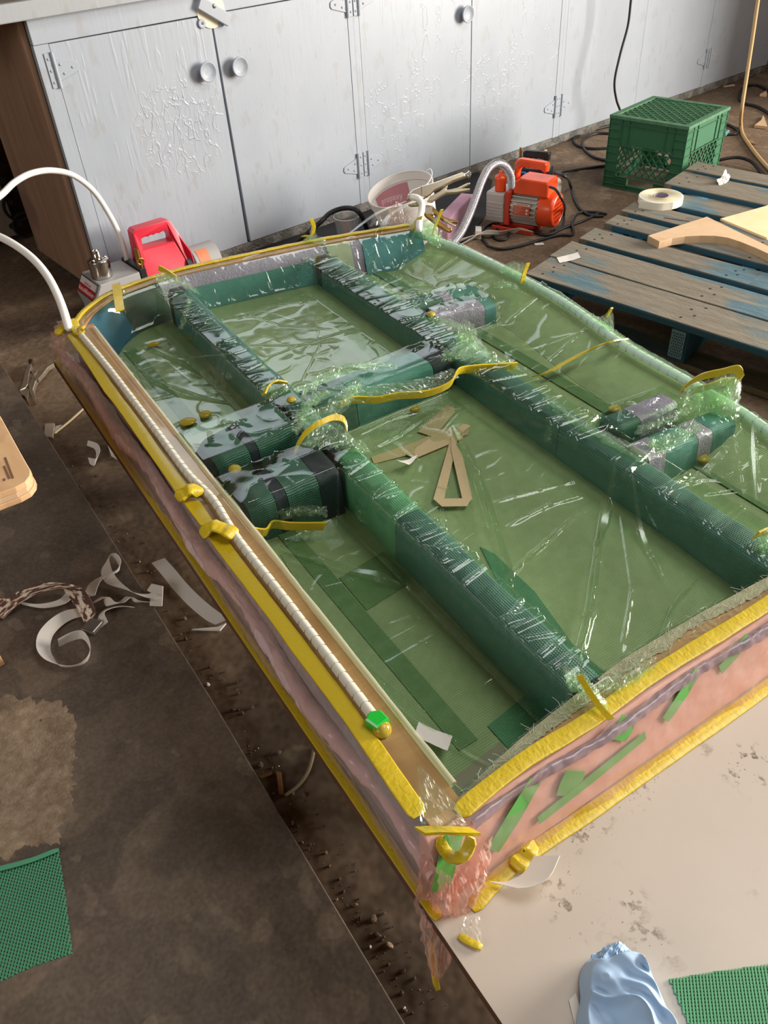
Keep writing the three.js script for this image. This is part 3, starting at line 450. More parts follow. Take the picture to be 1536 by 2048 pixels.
{ // folded release paper, shaped like a letter A
  const t = thing('paper_ribbon', 'folded cream paper ribbon in an A shape lying on the mesh', 'paper'), y0 = YF + 0.003;
  const seg = (name, pts, k) => part(t, name, plate(onFloor(pts, y0), y0 + k * 0.0013, y0 + k * 0.0013 + 0.0009, 1, 0.0002), mat({ color: C('#c9b48c'), roughness: 0.7, bumpMap: rep(knitBump, KS, KS), bumpScale: 0.0008 }));
  seg('strip', [[742, 915], [748, 928], [838, 905], [935, 870], [940, 852], [895, 856], [830, 884]], 0);
  seg('strip', [[835, 865], [868, 876], [910, 826], [908, 815], [893, 812]], 1);
  seg('strip', [[812, 912], [830, 920], [925, 880], [930, 862], [886, 860]], 2);
  seg('strip', [[917, 876], [941, 856], [932, 852], [925, 853], [905, 868], [866, 1004], [887, 1006]], 3);
  seg('strip', [[902, 880], [924, 912], [945, 1005], [925, 1006], [902, 905]], 4);
  seg('strip', [[866, 1004], [943, 1003], [934, 1019], [884, 1020]], 5);
}
function paperScrap(name, label, pts, Y, lift, seed) { // a small curled piece of paper
  const [a, b, c, d] = pts.map(([x, y]) => P(x, y, Y)); const L = a.distanceTo(d), W = a.distanceTo(b);
  const top = grid(14, 6, (s, t) => { const p = a.clone().lerp(b, t).lerp(d.clone().lerp(c, t), s); p.y = Y + 0.0012 + lift * (Math.pow(s, 2) + 0.3 * Math.pow(1 - s, 3)) + 0.002 * fbm(s * 4, t * 3, 99, seed, 2); return p; }, L, W);
  return single(name, label, 'paper', top, M.paper);
}
paperScrap('paper_label', 'white paper label on the film near the front left corner', [[838, 1447], [829, 1473], [895, 1510], [905, 1480]], YF + 0.010, 0.006, 3);
paperScrap('paper_label', 'curled white paper label by the A-shaped ribbon', [[826, 918], [835, 915], [818, 942], [793, 933]], YF + 0.010, 0.012, 4);

// ------------------------------------------------------------------ foam stiffeners wrapped in dark cloth and mesh
// long rounded bar: cross-section across, running from a to b in u, v; parts are lengths with their own cloth
function barGeo(a, b, w0, w1, h0, h1, s0, s1, seed, nose = 0, lift = 0.0004) {
  const dir = [b[0] - a[0], b[1] - a[1]], L = Math.hypot(...dir), t0 = [dir[0] / L, dir[1] / L], side = [t0[1], -t0[0]];
  const prof = []; const add = (x, y) => prof.push([x, y]); const R = 0.22;
  add(-0.56, 0); add(-0.53, 0.45); for (let k = 0; k <= 5; k++) { const q = Math.PI - k / 5 * Math.PI / 2; add(-0.5 + R + R * Math.cos(q), 1 - R * 1.0 + R * Math.sin(q)); } for (let k = 0; k <= 5; k++) { const q = Math.PI / 2 - k / 5 * Math.PI / 2; add(0.5 - R + R * Math.cos(q), 1 - R + R * Math.sin(q)); } add(0.53, 0.45); add(0.56, 0);
  const n = Math.max(6, Math.round((s1 - s0) * L / 0.008)), m = prof.length;
  const f = (s, k) => { const at = lerp(s0, s1, s), [x, y] = prof[k]; const e = nose ? Math.pow(clamp(at / nose), 0.5) : 1; const w = lerp(w0, w1, at) * (0.45 + 0.55 * e) * (1 + 0.05 * (fbm(at * 20, seed, 99, seed, 3) - 0.5)), h = lerp(h0, h1, at) * (0.25 + 0.75 * e) * (1 + 0.05 * (fbm(at * 16, seed + 2, 99, seed + 3, 3) - 0.5)); const q = x * w + 0.003 * (fbm(at * 24, k * 0.4, 99, seed + 5, 2) - 0.5); return U(a[0] + dir[0] * at + side[0] * q, a[1] + dir[1] * at + side[1] * q, YF + lift + y * h); };
  const pos = [], uv = [], idx = [];
  for (let i = 0; i <= n; i++) { let acc = 0; for (let k = 0; k < m; k++) { const p = f(i / n, k); pos.push(p.x, p.y, p.z); if (k) acc += Math.hypot((prof[k][0] - prof[k - 1][0]) * lerp(w0, w1, 0.5), (prof[k][1] - prof[k - 1][1]) * h0); uv.push(lerp(s0, s1, i / n) * L, acc); } }
  for (let i = 0; i < n; i++) for (let k = 0; k < m; k++) { const A = i * m + k, B = i * m + (k + 1) % m; idx.push(A, B + m, B, A, A + m, B + m); }
  for (let k = 1; k < m - 1; k++) { idx.push(0, k, k + 1); const o = n * m; idx.push(o, o + k + 1, o + k); }
  const g = new THREE.BufferGeometry(); g.setAttribute('position', new THREE.Float32BufferAttribute(pos, 3)); g.setAttribute('uv', new THREE.Float32BufferAttribute(uv, 2)); g.setIndex(idx); return toCreasedNormals(g, 0.8);
}
// covers: [s0, s1, material, name]
function stiffener(label, a, b, w0, w1, h0, h1, covers, seed, nose = 0) {
  const t = thing('foam_stiffener', label, 'stiffener'); const e = 0.0025;
  part(t, 'core', barGeo(a, b, w0 - 2 * e, w1 - 2 * e, h0 - e, h1 - e, 0.002, 0.998, seed, nose), M.black);
  for (const [s0, s1, m, name, l, k] of covers) part(t, name, barGeo(a, b, w0 + (k || 0), w1 + (k || 0), h0 + (k || 0) / 2, h1 + (k || 0) / 2, s0, s1, seed, nose, 0.0006 + (k || 0) * 0.1), m, l);
  return t;
}
const hL = YR + 0.004 - YF, hR = 0.378 - YF;
stiffener('long dark green mesh-covered stiffener on the left, running the whole mould length', [0.261, 0.040], [0.283, 1.405], 0.050, 0.048, hL - 0.006, hL, [[0.005, 0.28, M.meshDark, 'flow_mesh'], [0.281, 0.42, M.meshGreen, 'flow_mesh', 'brighter green mesh length'], [0.421, 0.47, M.navy, 'dark_cloth', 'bare navy cloth'], [0.471, 0.97, M.meshDark, 'flow_mesh']], 11);
stiffener('long dark green mesh-covered stiffener on the right, running the whole mould length', [0.626, 0.030], [0.655, 1.385], 0.052, 0.046, hR, hR + 0.004, [[0.005, 0.33, M.meshDark, 'flow_mesh'], [0.331, 0.53, M.meshDark, 'flow_mesh', 'mesh length with bunched film'], [0.531, 0.97, M.meshDark, 'flow_mesh']], 12);
const lob = (label, v0, v1, w0, w1, seed, cov) => stiffener(label, [0.046, v0], [0.238, v1], w0, w1, 0.066, 0.088, cov, seed, 0.30);
lob('blunt teal lobe with a yellow dab, left of the long left stiffener', 0.770, 0.778, 0.082, 0.112, 13, [[0.01, 0.22, M.black, 'dark_cloth', 'bare black nose'], [0.222, 0.52, M.meshDark, 'flow_mesh'], [0.525, 0.60, M.navy, 'dark_cloth', 'navy cloth band'], [0.605, 0.99, M.meshDark, 'flow_mesh']]);
lob('blunt teal lobe with a navy band, nearest the left tube joints', 0.630, 0.622, 0.072, 0.100, 14, [[0.01, 0.20, M.black, 'dark_cloth', 'bare black nose'], [0.202, 0.42, M.meshDark, 'flow_mesh'], [0.425, 0.52, M.navy, 'dark_cloth', 'navy cloth band'], [0.525, 0.80, M.meshDark, 'flow_mesh'], [0.805, 0.99, M.navy, 'dark_cloth', 'navy cloth end']]);
stiffener('short cross bar joining the two long stiffeners', [0.298, 0.812], [0.602, 0.815], 0.078, 0.078, 0.074, 0.066, [[0.01, 0.28, M.meshDark, 'flow_mesh'], [0.285, 0.86, M.teal, 'flow_mesh', 'teal mesh length'], [0.865, 0.99, M.navy, 'dark_cloth', 'navy cloth end']], 15);
stiffener('short green bar right of the far stiffener, behind the purple bar', [0.672, 1.055], [0.865, 1.035], 0.046, 0.046, 0.056, 0.046, [[0.01, 0.48, M.meshDark, 'flow_mesh'], [0.485, 0.62, M.purpleFoam, 'bare_foam', 'bare purple foam'], [0.625, 0.99, M.teal, 'flow_mesh']], 16);
stiffener('short grey purple bar with a square end, right of the far stiffener', [0.700, 0.985], [0.850, 0.962], 0.050, 0.050, 0.056, 0.046, [[0.01, 0.8, M.purpleFoam, 'bare_foam', 'bare purple foam'], [0.805, 0.99, M.teal, 'flow_mesh']], 17);
stiffener('short rounded bar with a purple top, farther of the near right pair', [0.672, 0.435], [0.835, 0.440], 0.050, 0.050, 0.066, 0.056, [[0.01, 0.4, M.meshDark, 'flow_mesh'], [0.405, 0.99, M.purpleFoam, 'bare_foam', 'bare purple foam']], 18, 0.12);
stiffener('short teal bar with a purple end, nearer of the near right pair', [0.660, 0.350], [0.870, 0.345], 0.055, 0.052, 0.068, 0.054, [[0.01, 0.20, M.purpleFoam, 'bare_foam', 'bare purple end'], [0.205, 0.55, M.teal, 'flow_mesh'], [0.555, 0.72, M.purpleFoam, 'bare_foam', 'bare purple band'], [0.725, 0.99, M.teal, 'flow_mesh']], 19);
// teal cloth on the inner face of the far wall
part(mould, 'wall_cloth', (() => { const seg = farPath.filter((p) => p[0] > 0.30 && p[0] < 0.66); return sweep(seg, [[0.051, YB + 0.064], [0.0765, YB + 0.014]], false, 1); })(), M.teal, 'teal mesh on the far wall');
part(mould, 'wall_cloth', (() => { const seg = farPath.filter((p) => p[0] > 0.685 && p[0] < 0.77); return sweep(seg, [[0.0315, YR - 0.0045], [0.0425, YR - 0.017], [0.058, YB + 0.055], [0.0775, YB + 0.014]], false, 1); })(), mat({ color: C('#a7ad98'), roughness: 0.6, bumpMap: rep(knitBump, KS, KS), bumpScale: 0.0006 }), 'pale grey cloth right of the far stiffener end');
part(mould, 'wall_cloth', (() => { const seg = farPath.filter((p) => p[0] > 0.765 && p[0] < 0.93); return sweep(seg, [[0.0315, YR - 0.0045], [0.0425, YR - 0.017], [0.058, YB + 0.055], [0.0775, YB + 0.014]], false, 1); })(), mat({ color: C('#4a8591'), roughness: 0.5, bumpMap: rep(knitBump, KS, KS), bumpScale: 0.0006 }), 'blue teal cloth in the far right corner');
part(mould, 'wall_cloth', (() => { const seg = farPath.filter((p) => p[0] > 0.03 && p[0] < 0.145); return sweep(seg, [[0.0315, YR - 0.0045], [0.0425, YR - 0.017], [0.058, YB + 0.055], [0.0775, YB + 0.014]], false, 1); })(), mat({ color: C('#2a5c6c'), roughness: 0.5 }), 'blue cloth in the far left corner');

// ------------------------------------------------------------------ spiral tubes and the vacuum hose
function spiralTube(name, label, pts, r, m, pitch = 0.017) {
  const t = thing(name, label, 'tube'), c = new THREE.CatmullRomCurve3(pts, false, 'centripetal'), L = c.getLength(), n = Math.round(L / pitch), list = [];
  const cutter = []; for (let i = 0; i < n; i++) { const a = i / n, b = (i + 0.90) / n, q = []; for (let k = 0; k <= 3; k++) q.push(c.getPointAt(lerp(a, b, k / 3))); list.push(new THREE.TubeGeometry(new THREE.CatmullRomCurve3(q), 4, r * (1 + 0.02 * Math.sin(i * 1.7)), 12)); }
  part(t, 'core', new THREE.TubeGeometry(c, n * 2, r * 0.88, 10), m); const turns = part(t, 'spiral_wrap', merge(list), m); turns.userData.kind = 'stuff';
  return t;
}
spiralTube('spiral_tube', 'white spiral-wrapped tube along the left rim of the mould', [[0.034, 1.325], [0.037, 1.1], [0.035, 0.85], [0.033, 0.70], [0.039, 0.62], [0.032, 0.52], [0.032, 0.36], [0.030, 0.145]].map(([u, v]) => U(u, v, YR + 0.0075)), 0.0065, M.spiral);
spiralTube('spiral_tube', 'pale green spiral-wrapped tube along the right edge, under the film', [[0.912, 1.375], [0.93, 1.30], [0.945, 1.2], [0.94, 0.86], [0.900, 0.62], [0.891, 0.45], [0.885, 0.33], [0.872, 0.26], [0.868, 0.1]].map(([u, v]) => U(u + 0.012, v, 0.356 + 0.011)), 0.0085, M.spiralGreen, 0.022);
{ const p = U(0.030, 0.138, YR + 0.006), t = thing('clip', 'small bright green plug at the near end of the left tube', 'plug'); const g = T(extrude([[-0.009, -0.010], [0.009, -0.011], [0.011, 0.004], [0.002, 0.013], [-0.010, 0.008]], 0.010, 0.002), 0, 0, 0, -Math.PI / 2, 0.1); part(t, 'plug', T(g, p.x, p.y - 0.004, p.z), phys({ color: C('#1fbf3a'), roughness: 0.3, clearcoat: 0.6 })); part(t, 'putty', T(new THREE.SphereGeometry(0.011, 14, 8), p.x - 0.001, p.y - 0.004, p.z + 0.010, 0, 0, 0, 1).scale(1, 1, 1), M.putty, 'yellow putty underneath'); }

part(mould, 'wall_cloth', (() => { const seg = farPath.filter((p) => p[0] > 0.13 && p[0] < 0.265); return sweep(seg, [[0.0315, YR - 0.0045], [0.0425, YR - 0.017], [0.058, YB + 0.055], [0.0775, YB + 0.014]], false, 1); })(), mat({ color: C('#3a4a44'), roughness: 0.6, bumpMap: rep(knitBump, KS, KS), bumpScale: 0.0006 }), 'dark cloth on the far wall left of the stiffener');

// ------------------------------------------------------------------ the vacuum film
const ribs = [[0.236, 0.285, 0.03, 1.41, hL + 0.004], [0.600, 0.672, 0.02, 1.39, hR + 0.007]];
const bars = [[0.060, 0.240, 0.774, 0.112, 0.090], [0.062, 0.240, 0.625, 0.098, 0.090], [0.29, 0.61, 0.813, 0.082, 0.078], [0.672, 0.868, 1.045, 0.052, 0.058], [0.70, 0.852, 0.974, 0.055, 0.058], [0.672, 0.838, 0.438, 0.055, 0.068], [0.66, 0.872, 0.347, 0.06, 0.068]];
const ridge = [];
const addRidge = (pts, h, w, Y = 0.32) => { const q = pts.map(([x, y]) => UV(x, y, Y)); for (let i = 0; i + 1 < q.length; i++) ridge.push([q[i], q[i + 1], h, w, i === 0, i + 2 === q.length]); };
[ // tension folds over the floor
  [[[905, 850], [955, 950], [990, 1060], [1020, 1170], [1035, 1220]], 0.007, 0.008], [[[1218, 985], [1200, 1090], [1180, 1230], [1155, 1330]], 0.006, 0.007], [[[1215, 1000], [1205, 1080]], 0.006, 0.006], [[[1250, 1010], [1290, 1080], [1330, 1160]], 0.005, 0.006],
  [[[1190, 1000], [1130, 1050], [1040, 1130], [1000, 1180]], 0.004, 0.004], [[[1170, 990], [1100, 1010], [1000, 1060]], 0.004, 0.004], [[[1160, 960], [1080, 980], [970, 1010]], 0.003, 0.004], [[[1240, 1010], [1265, 1180], [1240, 1320]], 0.003, 0.004],
  [[[1400, 1150], [1350, 1210], [1310, 1320]], 0.004, 0.004], [[[560, 1090], [640, 1120], [760, 1160], [900, 1195], [1040, 1200]], 0.006, 0.007], [[[560, 1110], [700, 1160], [850, 1200]], 0.004, 0.005], [[[640, 1250], [760, 1370], [900, 1480], [1010, 1540]], 0.006, 0.007], [[[600, 1190], [720, 1330], [860, 1450]], 0.003, 0.005],
  [[[280, 690], [340, 715], [420, 755], [500, 800]], 0.006, 0.006], [[[240, 700], [300, 760], [420, 800]], 0.004, 0.005], [[[250, 730], [360, 790], [480, 810]], 0.003, 0.005],
  [[[735, 560], [775, 500], [860, 450]], 0.008, 0.007], [[[790, 545], [840, 510], [900, 475]], 0.006, 0.005], [[[700, 525], [760, 490], [830, 455]], 0.008, 0.007],
  [[[470, 620], [560, 650], [680, 660]], 0.0014, 0.004], [[[480, 690], [600, 690], [760, 640]], 0.0015, 0.004], [[[520, 720], [600, 690], [700, 680]], 0.0012, 0.003], [[[600, 770], [640, 690], [630, 620]], 0.0012, 0.003], [[[470, 640], [540, 610], [640, 600]], 0.002, 0.004],
  [[[1000, 690], [1080, 700], [1180, 690], [1240, 690]], 0.004, 0.005], [[[1010, 650], [1080, 620], [1160, 630]], 0.004, 0.005], [[[1060, 740], [1140, 700], [1230, 660]], 0.003, 0.004], [[[1010, 700], [1080, 760], [1220, 810], [1330, 800]], 0.003, 0.004],
  [[[1490, 880], [1500, 930], [1515, 1000]], 0.005, 0.005], [[[1450, 880], [1470, 940], [1490, 1010]], 0.004, 0.004], [[[1380, 960], [1440, 960], [1530, 930]], 0.003, 0.004], [[[1400, 990], [1470, 980], [1536, 970]], 0.004, 0.004], [[[1350, 840], [1430, 900], [1536, 930]], 0.004, 0.005],
  [[[800, 920], [760, 900], [690, 880]], 0.004, 0.005], [[[740, 900], [800, 870], [870, 820]], 0.005, 0.005], [[[700, 880], [780, 840], [850, 820]], 0.004, 0.004], [[[820, 960], [900, 980], [990, 1080]], 0.003, 0.004], [[[880, 1160], [890, 1040], [885, 1010]], 0.003, 0.004],
].forEach(([p, h, w]) => addRidge(p, h, w));
{ const r = rng(77); // finer creases running off the foot of the stiffeners
  for (let i = 0; i < 90; i++) { const side = r(), v = 0.06 + r() * 1.28; let u, du; if (side < 0.25) { u = 0.236; du = -1; } else if (side < 0.5) { u = 0.29; du = 1; } else if (side < 0.75) { u = 0.598; du = -1; } else { u = 0.675; du = 1; } const L = 0.03 + r() * r() * 0.16, a = (r() - 0.5) * 1.8; ridge.push([[u, v], [clamp(u + du * L * Math.cos(a), 0.08, 0.88), v + L * Math.sin(a)], 0.0006 + r() * r() * 0.0025, 0.002 + r() * 0.003, false, true]); }
  for (let i = 0; i < 130; i++) { const k = r() < 0.5 ? 0 : 1, q = ribs[k], v = 0.05 + r() * 1.3, a = v + (r() - 0.5) * 0.05; ridge.push([[q[0] - 0.004, v], [q[1] + 0.004, a], 0.0015 + r() * 0.004, 0.0022 + r() * 0.003, false, false]); }
  for (let i = 0; i < 120; i++) { const q = bars[Math.floor(r() * bars.length)], u = lerp(q[0], q[1], r()), v = q[2] + (r() - 0.5) * q[3] * 1.3, a = r() * 6.28, L = 0.015 + r() * 0.04; ridge.push([[u, v], [u + L * Math.cos(a), v + L * Math.sin(a)], 0.002 + r() * 0.004, 0.002 + r() * 0.002, true, true]); }
  for (let i = 0; i < 60; i++) { const u = 0.3 + r() * 0.6, v0 = vFar(u) - 0.045; ridge.push([[u, v0], [u + (r() - 0.4) * 0.1, v0 - 0.03 - r() * 0.06], 0.002 + r() * 0.004, 0.003, true, true]); }
}
function bump1(x, a, b, e) { return sm(a - e, a + 0.004, x) * (1 - sm(b - 0.004, b + e, x)); }
function filmBase(u, v) {
  let h = YF + 0.0062;
  const up = (t, y) => { const q = YF + 0.0062 + (y - YF - 0.0062) * t; if (q > h) h = q; };
  up(1 - sm(0.056, 0.078, u), YR + 0.0008); up(1 - sm(lip(u) + 0.001, lip(u) + 0.018, v), YR + 0.0006); up(sm(vFar(u) - 0.09, vFar(u) - 0.034, v), YR + 0.001);
  const ur = uRight(v); up(clamp((u - (ur - 0.125)) / 0.125), 0.3625); up(1 - sm(0.004, 0.016, Math.abs(u - (ur - 0.012))), 0.381);
  for (const [a, b, c, d, H] of ribs) up(bump1(u, a - 0.002, b + 0.002, 0.016) * bump1(v, c, d, 0.014), YF + H);
  for (const [a, b, c, w, H] of bars) up(bump1(u, a, b, 0.016) * bump1(v, c - w / 2, c + w / 2, 0.014), YF + H);
  return h;
}
{
  const t = thing('vacuum_film', 'clear pale green crinkled vacuum film stretched over the whole mould', 'film');
  const NU = 420, NV = 660, u0 = 0.015, u1 = 0.975, v0 = 0.010, v1 = 1.505, H = new Float32Array((NU + 1) * (NV + 1)), du = (u1 - u0) / NU, dv = (v1 - v0) / NV;
  for (let j = 0; j <= NV; j++) for (let i = 0; i <= NU; i++) { const u = u0 + i * du, v = v0 + j * dv; H[j * (NU + 1) + i] = filmBase(u, v) + sm(0.05, 0.08, u) * sm(0.02, 0.06, v) * (0.0006 * fbm(u * 40, v * 40, 999, 91, 2) + 0.0014 * Math.pow(1 - Math.abs(2 * fbm(u * 14, v * 14, 999, 93, 2) - 1), 10)); }
  for (let pass = 0; pass < 2; pass++) { const K = H.slice(); for (let j = 1; j < NV; j++) for (let i = 1; i < NU; i++) { const k = j * (NU + 1) + i; H[k] = Math.max(K[k], (K[k - 1] + K[k + 1] + K[k - NU - 1] + K[k + NU + 1]) / 4); } }
  for (const [a, b, h, w, e0, e1] of ridge) {
    const L = Math.hypot(b[0] - a[0], b[1] - a[1]) || 1e-6, R = w * 3, i0 = Math.floor((Math.min(a[0], b[0]) - R - u0) / du), i1 = Math.ceil((Math.max(a[0], b[0]) + R - u0) / du), j0 = Math.floor((Math.min(a[1], b[1]) - R - v0) / dv), j1 = Math.ceil((Math.max(a[1], b[1]) + R - v0) / dv);
    for (let j = Math.max(0, j0); j <= Math.min(NV, j1); j++) for (let i = Math.max(0, i0); i <= Math.min(NU, i1); i++) {
      const u = u0 + i * du, v = v0 + j * dv, tt = clamp(((u - a[0]) * (b[0] - a[0]) + (v - a[1]) * (b[1] - a[1])) / (L * L)), d = Math.hypot(u - a[0] - tt * (b[0] - a[0]), v - a[1] - tt * (b[1] - a[1]));
      if (d > R) continue; let f = 1; if (e0) f *= sm(0, 0.25, tt); if (e1) f *= 1 - sm(0.6, 1, tt); const q = Math.max(0, 1 - d / (w * 1.3)); H[j * (NU + 1) + i] += h * f * q * q * (3 - 2 * q) * (0.7 + 0.6 * fbm(u * 50, v * 50, 999, 95, 2));
    }
  }
  const pos = [], uv = [], idx = [], inside = (i, j) => { const u = u0 + i * du, v = v0 + j * dv; return v <= vFar(u) - 0.004 && u <= uRight(v) + 0.014 + 0.012 * (fbm(v * 18, 3, 99, 97, 3) - 0.4); };
  for (let j = 0; j <= NV; j++) for (let i = 0; i <= NU; i++) { const p = U(u0 + i * du, v0 + j * dv, H[j * (NU + 1) + i]); pos.push(p.x, p.y, p.z); uv.push(i * du, j * dv); }
  for (let j = 0; j < NV; j++) for (let i = 0; i < NU; i++) { if (!inside(i, j) || !inside(i + 1, j + 1)) continue; const a = j * (NU + 1) + i, b = a + 1, c = a + NU + 1, d = c + 1; if ((i + j) & 1) idx.push(a, b, d, a, d, c); else idx.push(a, b, c, b, d, c); }
  const g = new THREE.BufferGeometry(); g.setAttribute('position', new THREE.Float32BufferAttribute(pos, 3)); g.setAttribute('uv', new THREE.Float32BufferAttribute(uv, 2)); g.setIndex(idx); g.computeVertexNormals();
  part(t, 'film', g, M.film);
  // doubled-over folds of film lying on the floor of the mould
  const yAt = (u, v) => { const i = clamp(Math.round((u - u0) / du), 0, NU), j = clamp(Math.round((v - v0) / dv), 0, NV); return H[j * (NU + 1) + i]; };
  for (const [pts, w] of [[[[905, 850], [930, 900], [957, 955], [980, 1020], [995, 1070], [1015, 1140], [1032, 1215]], 0.0055], [[[1222, 985], [1208, 1050], [1198, 1100], [1186, 1190], [1172, 1260], [1157, 1330]], 0.0045], [[[1224, 1020], [1212, 1055], [1203, 1085]], 0.005], [[[1252, 1012], [1285, 1075], [1328, 1155]], 0.003], [[[560, 1092], [620, 1114], [700, 1142], [760, 1160], [800, 1172]], 0.0045], [[[640, 1250], [760, 1372], [880, 1470], [1000, 1536]], 0.005], [[[300, 692], [350, 716], [420, 752], [480, 786]], 0.004], [[[737, 560], [775, 502], [815, 474], [858, 452]], 0.006], [[[702, 527], [760, 490], [826, 458]], 0.006], [[[792, 546], [840, 512], [896, 478]], 0.003], [[[1128, 1052], [1060, 1115], [1010, 1165]], 0.0025], [[[1490, 880], [1498, 930], [1512, 1000]], 0.003], [[[470, 630], [520, 622], [590, 640]], 0.003], [[[745, 905], [800, 872], [865, 828]], 0.0045], [[[1005, 690], [1060, 698], [1100, 694]], 0.004], [[[330, 720], [400, 770], [450, 790]], 0.003], [[[1395, 1160], [1345, 1215], [1312, 1318]], 0.003]]) {
    const uvp = pts.map(([x, y]) => UV(x, y, 0.322)), n = uvp.length; part(t, 'fold', ribbon(uvp.map(([u, v], k) => { const a = uvp[Math.max(0, k - 1)], b = uvp[Math.min(n - 1, k + 1)], d = [b[0] - a[0], b[1] - a[1]], l = Math.hypot(...d) || 1; return { p: U(u, v, yAt(u, v) + 0.0028), w: U(u + d[1] / l, v - d[0] / l, 0.12 * (k % 2 ? 1 : -1)).sub(U(u, v, 0)).normalize(), s: k === 0 || k === n - 1 ? 0.25 : 0.8 + 0.4 * (k % 2) }; }), w, 0.0012, n * 6), M.filmFold);
  }
  // gathered pleats standing up from the film: [lower edge], [upper edge], amplitude, seed
  const pl = (lo, hi, amp, seed, nx = 30, ny = 8, m = M.filmPleat, fold = 6) => part(t, 'pleat', merge([crumple(lo, hi, nx, ny, amp * 1.2, seed, fold), crumple(lo.map((p) => p.clone().add(V3(0.002, 0, 0.004))), hi.map((p, i) => p.clone().lerp(lo[Math.min(i, lo.length - 1)], 0.12).add(V3(-0.003, 0.002, 0.005))), nx, ny, amp * 1.2, seed + 500, fold)]), m);
  const Q = (l) => l.map(([x, y, Y]) => P(x, y, Y));
  // over the middle cross bar and its junctions
  pl(Q([[690, 775, 0.40], [750, 770, 0.40], [850, 755, 0.40], [905, 735, 0.40]]), Q([[685, 808, 0.388], [750, 800, 0.385], [860, 785, 0.382], [920, 755, 0.385]]), 0.006, 1, 60, 12, M.filmPleat, 4);
  pl(Q([[600, 800, 0.398], [640, 770, 0.398], [700, 745, 0.396], [790, 735, 0.392]]), Q([[605, 778, 0.415], [640, 745, 0.42], [700, 725, 0.418], [790, 725, 0.40]]), 0.007, 2, 60, 10);
  pl(Q([[575, 860, 0.385], [600, 815, 0.40], [640, 780, 0.40]]), Q([[600, 870, 0.41], [625, 810, 0.42], [665, 780, 0.41]]), 0.007, 3, 44, 10);
  pl(Q([[620, 860, 0.385], [670, 835, 0.39], [720, 770, 0.40]]), Q([[600, 835, 0.41], [660, 800, 0.415], [715, 755, 0.415]]), 0.007, 4, 44, 10);
  pl(Q([[520, 790, 0.39], [545, 800, 0.39], [590, 790, 0.39]]), Q([[525, 765, 0.412], [548, 768, 0.415], [600, 772, 0.405]]), 0.006, 5, 30, 8);
  pl(Q([[585, 940, 0.35], [610, 920, 0.38], [655, 890, 0.39], [700, 870, 0.39]]), Q([[592, 895, 0.40], [625, 850, 0.425], [665, 835, 0.425], [690, 855, 0.41]]), 0.006, 6, 44, 12);
  pl(Q([[655, 900, 0.39], [690, 905, 0.395], [740, 905, 0.395]]), Q([[650, 880, 0.40], [690, 870, 0.412], [730, 885, 0.404]]), 0.006, 7, 36, 10);
  pl(Q([[690, 930, 0.385], [700, 980, 0.36], [715, 1040, 0.33]]), Q([[730, 905, 0.395], [735, 960, 0.37], [735, 1045, 0.33]]), 0.005, 8, 30, 8);
  pl(Q([[880, 720, 0.375], [920, 720, 0.38], [985, 740, 0.375], [1040, 740, 0.35]]), Q([[885, 700, 0.395], [925, 690, 0.415], [985, 705, 0.405], [1020, 725, 0.38]]), 0.008, 9, 60, 12);
  pl(Q([[915, 710, 0.38], [935, 700, 0.385], [955, 705, 0.38]]), Q([[910, 670, 0.405], [925, 640, 0.43], [950, 650, 0.425]]), 0.006, 10, 24, 12);
  pl(Q([[930, 745, 0.37], [990, 770, 0.36], [1040, 800, 0.35]]), Q([[930, 730, 0.385], [1000, 745, 0.375], [1060, 790, 0.36]]), 0.005, 11, 44, 8);
  pl(Q([[850, 640, 0.375], [865, 680, 0.36], [862, 720, 0.33]]), Q([[865, 630, 0.39], [880, 675, 0.375], [876, 715, 0.34]]), 0.005, 12, 30, 8);
  pl(Q([[855, 645, 0.378], [890, 650, 0.378], [920, 665, 0.378]]), Q([[855, 630, 0.39], [895, 636, 0.39], [925, 650, 0.392]]), 0.005, 13, 30, 8);
  // far rim
  pl(Q([[800, 470, 0.375], [840, 478, 0.37], [880, 500, 0.36]]), Q([[815, 445, 0.40], [842, 435, 0.425], [885, 465, 0.385]]), 0.007, 14, 36, 10);
  pl(Q([[845, 470, 0.37], [855, 472, 0.37], [866, 476, 0.37]]), Q([[850, 455, 0.39], [866, 440, 0.41], [880, 423, 0.44]]), 0.004, 15, 16, 10);
  pl(Q([[600, 500, 0.375], [620, 490, 0.385], [650, 495, 0.385]]), Q([[608, 478, 0.405], [625, 468, 0.42], [650, 478, 0.405]]), 0.006, 16, 30, 10);
  pl(Q([[618, 480, 0.395], [625, 475, 0.395], [632, 474, 0.395]]), Q([[620, 462, 0.41], [626, 446, 0.43], [622, 436, 0.445]]), 0.003, 17, 12, 8);
  pl(Q([[310, 565, 0.40], [340, 565, 0.402], [400, 590, 0.402]]), Q([[312, 545, 0.41], [345, 548, 0.418], [392, 575, 0.412]]), 0.005, 18, 36, 8);
  pl(Q([[240, 615, 0.37], [258, 618, 0.36], [268, 610, 0.36]]), Q([[240, 575, 0.40], [255, 580, 0.395], [262, 592, 0.385]]), 0.005, 19, 20, 10);
  pl(Q([[370, 600, 0.40], [365, 630, 0.39], [355, 660, 0.37]]), Q([[385, 595, 0.41], [378, 625, 0.40], [368, 655, 0.38]]), 0.003, 20, 24, 6);
  pl(Q([[520, 730, 0.40], [515, 760, 0.385], [518, 800, 0.35]]), Q([[540, 720, 0.405], [530, 760, 0.39], [530, 795, 0.355]]), 0.003, 21, 24, 6);
  // right edge
  pl(Q([[1000, 545, 0.365], [1030, 555, 0.365], [1048, 560, 0.365]]), Q([[1000, 538, 0.39], [1025, 522, 0.41], [1053, 528, 0.405]]), 0.005, 22, 24, 10);
